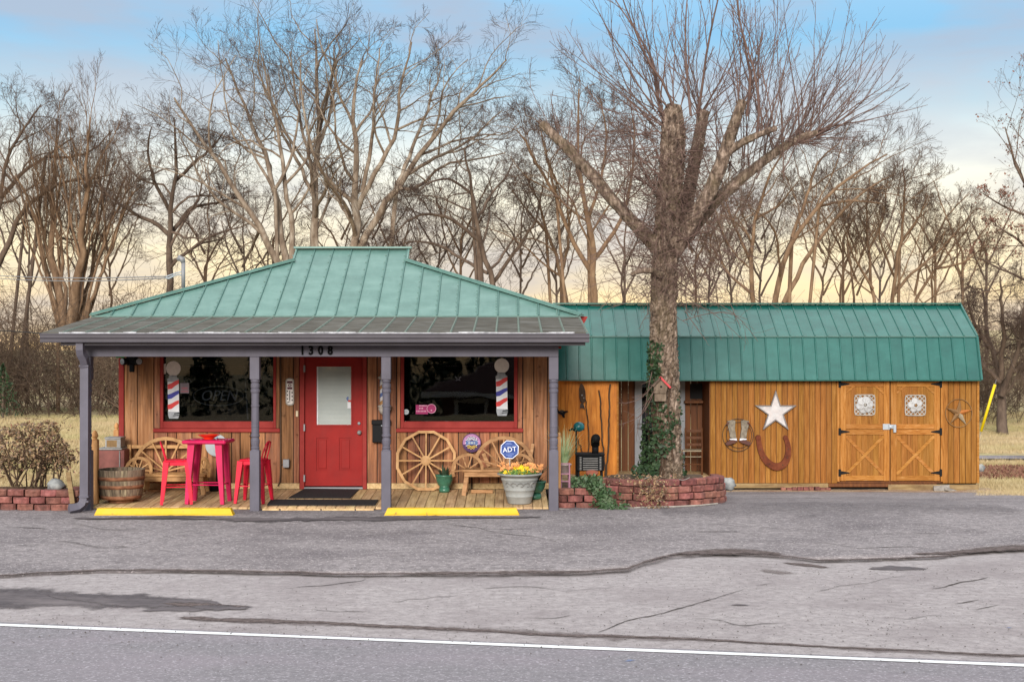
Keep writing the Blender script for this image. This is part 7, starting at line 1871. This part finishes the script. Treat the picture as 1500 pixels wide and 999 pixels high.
# sticks against the wall
def stick(pts, r0, label):
    Y_ = Ys - .10
    P3 = [tuple(P(a, b, Y_ - (.28 if i == len(pts) - 1 else .28 * (i / (len(pts) - 1)) ** 1.5))) for i, (a, b) in enumerate(pts)]
    q_, rr = resample(np.array(P3), np.linspace(r0, r0 * 1.0, len(pts)), 22); q_ += r.normal(size=q_.shape) * .006
    o = amesh('walking_stick', *vtubes(q_[None], rr[None], 7), m_stick, None, True); return tag(o, label, 'stick', 'crooked sticks leaning on the shed wall')
stick([(857.5, 584), (859, 600), (862, 620), (863, 645), (862, 668), (862, 700)], .011, 'crooked dark stick leaning on the orange panel nearest the carved fish')
stick([(877.5, 572), (880, 590), (880.5, 610), (882, 640), (885, 668), (887, 700)], .014, 'crooked dark stick in the middle of the three against the panel')
stick([(894, 563), (892, 575), (893, 598), (891.5, 620), (892, 650), (889, 678), (888, 700)], .016, 'tallest crooked dark stick nearest the recessed porch')
stick([(846, 642), (852, 660), (856, 668), (862, 690), (863, 700)], .010, 'short dark stick slanting down behind the black stove')
# hanging carved fish and bird
yf = Ys - .06
fs_ = thing('carved_fish', 'dark carved fish ornament hanging on the orange shed panel', 'ornament', P(852, 600, yf))
MB().prism([(WX(a, yf), WZ(b, yf)) for a, b in ((851.5, 561), (855, 565), (857.5, 573), (858, 583), (856.5, 589), (853, 590.5), (850, 588), (848.5, 580), (848, 571), (849.5, 564))], yf - .03, yf + .025).build('body', m_stick, fs_)
MB().prism([(WX(a, yf), WZ(b, yf)) for a, b in ((852, 590), (855, 592), (857, 600), (853, 597), (849.5, 598), (850, 592))], yf - .015, yf + .012).build('tail', m_wire, fs_)
MB().ball(P(852.5, 579, yf - .03), .018, 8, 6).ball(P(855, 583, yf - .03), .014, 8, 6).build('spot', m_cabg, fs_)
bdq = thing('iron_bird', 'dark iron flying bird ornament on the orange panel beside the porch corner', 'ornament', P(824, 604, yf))
MB().prism([(WX(a, yf), WZ(b, yf)) for a, b in ((816, 597), (819, 602), (823, 603.5), (826, 602), (831, 601.5), (833, 603), (829, 604.5), (827, 607), (827.5, 612), (824.5, 611.5), (822.5, 607.5), (818, 606), (815, 600))], yf - .012, yf + .008).build('body', m_black, bdq)
MB().prism([(WX(a, yf), WZ(b, yf)) for a, b in ((819, 602.5), (822, 600), (826, 601), (824, 604.5))], yf - .022, yf - .0125).build('wing', m_wire, bdq)
# terracotta pot lying in the bed
tag(MB().lathe(P(867, 698, 21.0), [(.06, -.06), (.085, .045), (.095, .047), (.095, .075), (.08, .075), (.001, .03)], 18, Matrix.Rotation(R(12), 4, 'X')).build('terracotta_pot', m_terra, smooth=True), 'small terracotta pot in the planter bed before the black stove', 'plant pot')
# ladder-back chair in the recess
ych = 26.35
ch = thing('ladder_back_chair', 'old brown ladder back chair with woven seat in the shed recess', 'chair', (WX(1014, ych), ych, rz0))
MB_ = lambda: MB()
X = lambda p: WX(p, ych)
fx0, fx1, bx0_, bx1_ = X(997), X(1026.5), X(1006.5), X(1031)
zf = rz0; zst = WZ(658.5, ych)
for xx in (fx0, fx1): MB().tube([(xx, ych - .18, zf), (xx, ych - .18, zst + .015)], .017, 8).build('leg', m_chair, ch)
for xx in (bx0_, bx1_): MB().tube([(xx, ych + .2, zf), (xx, ych + .2, zst), (xx, ych + .27, WZ(627, ych + .25))], .017, 8).build('leg', m_chair, ch)
MB().add([(fx0, ych - .19, zst), (fx1, ych - .19, zst), (bx1_, ych + .2, zst), (bx0_, ych + .2, zst), (fx0, ych - .19, zst - .022), (fx1, ych - .19, zst - .022), (bx1_, ych + .2, zst - .022), (bx0_, ych + .2, zst - .022)], [(0, 1, 2, 3), (7, 6, 5, 4), (0, 4, 5, 1), (1, 5, 6, 2), (2, 6, 7, 3), (3, 7, 4, 0)]).build('seat', m_cane, ch)
for py in (631, 641, 651): MB().cbox(bx0_ + .012, bx1_ - .012, ych + .225, ych + .24, WZ(py + 2, ych + .23), WZ(py - 2, ych + .23), .003).build('slat', m_chair, ch)
for py in (669, 680): MB().tube([(fx0, ych - .18, WZ(py, ych - .18)), (fx1, ych - .18, WZ(py, ych - .18))], .010, 6).build('rung', m_cane if py < 675 else m_chair, ch)
for py in (672, 683): MB().tube([(fx0, ych - .18, WZ(py, ych)), (bx0_, ych + .2, WZ(py, ych))], .009, 6).tube([(fx1, ych - .18, WZ(py, ych)), (bx1_, ych + .2, WZ(py, ych))], .009, 6).build('rung', m_chair, ch)
# boots wreath
ybw = Ys - .06
cb = P(1081, 637, ybw)
bo = thing('boot_wreath', 'wire ring wall ornament with two tooled cowboy boots', 'wall ornament', (cb.x, Ys, cb.z - .3))
m = MB(); m.tube([cb + Vector((.285 * math.cos(a), 0, .30 * math.sin(a))) for a in np.linspace(0, 2 * PI, 41)[:-1]], .006, 5, closed=True).tube([cb + Vector((.02 + .235 * math.cos(a), .0, -.0 + .24 * math.sin(a))) for a in np.linspace(0, 2 * PI, 41)[:-1]], .005, 5, closed=True); m.build('ring', m_wire, bo)
bt = lambda s_: [(cb.x + s_ * a / 79.0, cb.z - (b - 637) / 79.0) for a, b in ((4, 616), (9, 615), (15.5, 616.5), (15, 624), (12.5, 634), (12, 640), (8, 642), (3, 641.5), (3.5, 636), (5, 628))]
for s_ in (-1, 1):
    o = MB().prism(bt(s_), ybw - .035, ybw + .03).build('boot_shaft', m_boot, bo)
    MB().prism([(cb.x + s_ * a / 79.0, cb.z - (b - 637) / 79.0) for a, b in ((2.5, 641.8), (12, 642.2), (12.5, 643.6), (2, 645))], ybw - .04, ybw + .03).build('boot_welt', m_prwhite, bo)
    MB().prism([(cb.x + s_ * a / 79.0, cb.z - (b - 637) / 79.0) for a, b in ((1, 645.2), (8, 643.8), (13, 645), (18, 648), (18.5, 651), (15, 652), (10, 650.2), (5, 648.6))], ybw - .045, ybw + .03).build('boot_foot', m_boots, bo)
    MB().tube([cb + Vector((s_ * .17, -.02, .24)), cb + Vector((s_ * .21, -.025, .19))], .02, 6).build('knot', m_boots, bo)
# star
yst = Ys - .045
cs = P(1136, 603.5, yst)
star = thing('metal_star', 'large galvanized barn star with pale face on the shed wall', 'wall ornament', (cs.x, Ys, cs.z - .38))
def star_pts(c, R0, R1, rot=0, sx_=1): return [(c.x + sx_ * (R0 if k % 2 == 0 else R1) * math.sin(PI * k / 5 + rot), c.z + (R0 if k % 2 == 0 else R1) * math.cos(PI * k / 5 + rot)) for k in range(10)]
MB().ring(star_pts(cs, .405, .155), star_pts(cs, .345, .131), yst - .03, yst + .02).build('rim', m_stared, star)
MB().prism(star_pts(cs, .344, .130), yst - .012, yst + .015).build('face', m_silver, star)
# horseshoe
yhs = Ys - .05
hs = []
pth = [(1110.5, 641), (1112, 652), (1115, 664), (1121, 674), (1130, 682), (1138, 684.5), (1146, 682), (1152.5, 674), (1155, 662), (1154, 650), (1150.5, 641)]
wd_ = [3.4, 3.8, 4.2, 4.8, 5.2, 5.4, 5.2, 4.6, 4.2, 3.6, 2.9]
q_, rr = resample(np.array([(WX(a, yhs), yhs, WZ(b, yhs)) for a, b in pth]), np.array(wd_) * yhs / F, 26)
m = MB(); T = norm(np.gradient(q_, axis=0)); nn_ = np.stack([-T[:, 2], np.zeros(26), T[:, 0]], 1)
ou, inn = q_ + nn_ * rr[:, None], q_ - nn_ * rr[:, None]
for k in range(25): m.prism([(ou[k][0], ou[k][2]), (ou[k + 1][0], ou[k + 1][2]), (inn[k + 1][0], inn[k + 1][2]), (inn[k][0], inn[k][2])], yhs - .03, yhs + .02)
for e_ in (0, 25): m.lathe(Vector((q_[e_][0], yhs - .02, q_[e_][2])), [(rr[e_] * 1.25, -.03), (rr[e_] * 1.25, .012), (.001, .014)], 12, Mr)
hsx = thing('horseshoe', 'giant rusty horseshoe under the barn star', 'wall ornament', (q_[13][0], Ys, q_[13][2]))
m.build('shoe', m_rust, hsx)
m = MB()
for k in (4, 7, 10, 15, 18, 21): m.ball(Vector((q_[k][0], yhs - .03, q_[k][2])), .012, 6, 4)
m.build('nail_head', m_stick, hsx)
# flower medallions on the doors
def medallion(px, py, lab, d, big):
    y = Ys - .034; c = P(px, py, y)
    t = thing('flower_medallion', lab, 'wall ornament', (c.x, y, c.z - .2), 0, 'lattice flower medallions on the barn doors')
    w_ = .195
    m = MB(); m.ring(rrect(c.x - w_, c.x + w_, c.z - w_, c.z + w_, .07), rrect(c.x - w_ + .018, c.x + w_ - .018, c.z - w_ + .018, c.z + w_ - .018, .055), y - .02, y)
    m.build('border', m_lattice, t)
    m = MB()
    for k in range(-3, 4):
        off = k * .082
        for s_ in (-1, 1):
            h = w_ - .012; L_ = h - abs(off) / 1.0
            # line x*s - z = off clipped to the square
            pts_ = []
            for u_ in np.linspace(-h, h, 41):
                z_ = s_ * u_ + off
                if abs(z_) <= h: pts_.append((u_, z_))
            if len(pts_) < 3: continue
            (a_, b_), (c2, d2) = pts_[0], pts_[-1]
            yy = y - .010 - (.005 if s_ > 0 else 0)
            m.bar((c.x + a_, yy, c.z + b_), (c.x + c2, yy, c.z + d2), .018, .005, (0, 1, 0))
    tag(m.build('lattice', m_lattice, t), kind='stuff')
    n = 6 if big else 5
    for k in range(n):
        a = 2 * PI * k / n + (.2 if big else .5); rp = .095 if big else .082; pr = .075 if big else .062
        pc = c + Vector((rp * math.cos(a), -.03, rp * math.sin(a)))
        Mx = Matrix.Translation(pc) @ Matrix.Rotation(R(90), 4, 'X') @ Matrix.Rotation(.35, 4, Vector((-math.sin(a), math.cos(a), 0)))
        MB().lathe((0, 0, 0), [(pr, 0), (pr * .96, .010), (pr * .6, .004), (.001, -.002)], 12).build('petal', m_petal, t, True, M=Mx)
    MB().ball(c + Vector((0, -.045, 0)), .026 if big else .032, 8, 6, (1, .6, 1)).build('flower_center', m_lattice if big else m_bronze, t, True)
medallion(1266.5, 593, 'white flower medallion on lattice with broad petals on the door with the latch', dl, True)
medallion(1340.5, 593.5, 'white flower medallion on lattice with a small brown centred flower beside the star ring', dr, False)
# star in ring
yr2 = Ys - .05
c5 = P(1404.5, 605, yr2)
sr = thing('ring_star', 'bronze and copper five point star in a wire ring by the shed corner', 'wall ornament', (c5.x, Ys, c5.z - .28))
MB().tube([c5 + Vector((.245 * math.cos(a), 0, .26 * math.sin(a))) for a in np.linspace(0, 2 * PI, 41)[:-1]], .007, 6, closed=True).build('ring', m_bronze, sr)
sp_ = star_pts(c5, .25, .075, R(4)); ctr = (c5.x, yr2 - .05, c5.z)
for k in range(5):
    a_, b_, d_ = sp_[(2 * k - 1) % 10], sp_[2 * k], sp_[2 * k + 1]
    f3 = lambda p, y: (p[0], y, p[1])
    m = MB(); m.add([f3(a_, yr2 - .005), f3(b_, yr2 - .012), ctr, f3(d_, yr2 - .005), f3(a_, yr2 + .01), f3(b_, yr2 + .008), f3(d_, yr2 + .01)], [(0, 1, 2), (1, 3, 2), (4, 5, 1, 0), (5, 6, 3, 1), (6, 5, 4)])
    m.build('star_point', m_bronzeo if k == 1 else (m_cane if k == 2 else m_bronze), sr)
# loose wood at the corner, guy guard
db = thing('driftwood', 'gray weathered board scraps at the foot of the shed corner', 'wood scrap', (sx(1385), 25.6, gz(8, 25.6)))
m = MB().bar(Vector((sx(1362), 25.72, sz(713.5))), Vector((sx(1384), 25.7, sz(712.5))), .05, .09, (0, 0, 1), .10, .12).bar(Vector((sx(1378), 25.66, sz(713))), Vector((sx(1407), 25.45, sz(721))), .12, .04, (0, 0, 1), .06, .03); m.build('board', m_debris, db)
gy0, gy1 = P(1437, 632, 31), P(1457.5, 563, 31)
gg = thing('guy_guard', 'bright yellow plastic guard tube on a slanting guy wire', 'guy wire guard', (gy0.x, 31, gz(gy0.x, 31)))
MB().tube([gy0, gy1], .031, 10).build('tube', m_guard, gg, True)
MB().tube([gy0 - (gy1 - gy0).normalized() * 1.1, gy1 + (gy1 - gy0) * .1], .006, 5).build('wire', m_pipe, gg)
# stray stones and step before the recess
tag(MB().cbox(sx(1003), sx(1040), Ys - .3, Ys - .07, sz(704), sz(699.5), .006).build('step_board', m_deck), 'pale plank step lying before the recess with the chair', 'step')
rock(1436, 686, .10, .09, 29.5, 'gray boulder on the grass past the shed corner')

# ------------------------------------------------------------------ across the road: only seen mirrored in the panes
hz = -2.55
hh = thing('brick_house', 'low dark brick house with hipped roof across the road behind the viewer', 'house', (2.5, -19, hz))
MB().box(-3, 9, -24, -17, hz, hz + 2.9).build('wall', m_hbrick, hh)
MB().add([(-3.8, -16.2, hz + 2.85), (9.8, -16.2, hz + 2.85), (9.8, -24.8, hz + 2.85), (-3.8, -24.8, hz + 2.85), (0.5, -20.5, hz + 4.6), (6, -20.5, hz + 4.6)], [(0, 1, 5, 4), (1, 2, 5), (2, 3, 4, 5), (3, 0, 4), (3, 2, 1, 0)]).build('roof', m_hroof, hh)
for xx in (-1.75, 2.2):
    f = MB(); rect_frame(f, xx - .7, xx + .7, hz + 1.6, hz + 2.6, xx - .55, xx + .55, hz + 1.72, hz + 2.48, -16.99, -16.9); w_ = f.build('window', m_white, hh)
    MB().box(xx - .55, xx + .55, -16.98, -16.95, hz + 1.72, hz + 2.48).build('pane', m_pane, w_)
MB().box(-3.8, 9.8, -16.3, -16.2, hz + 2.68, hz + 2.84).build('fascia', m_white, hh)
r = np.random.RandomState(91)
bk, tk = [], []
for k in range(26):
    x_ = -40 + k * 3.0 + r.uniform(-1, 1); y_ = -34 + r.uniform(-5, 5); h_ = r.uniform(4.5, 8); z_ = gz(x_, y_)
    tk.append(resample(np.array([(x_, y_, z_), (x_, y_, z_ + h_)]), np.array([.18, .03]), 6))
    u_ = r.rand(900); a = r.uniform(0, 2 * PI, 900); q_ = 2.8 * (1 - u_) * np.sqrt(r.rand(900)) + .1
    bk.append(leaf_cards(np.stack([x_ + q_ * np.cos(a), y_ + q_ * np.sin(a), z_ + .3 + u_ * h_], 1), .25, 95 + k, None, .4))
tag(amesh('evergreen_woodland', *join(bk + [vtubes(np.stack([t[0] for t in tk]), np.stack([t[1] for t in tk]), 6)]), m_ivy), kind='stuff')
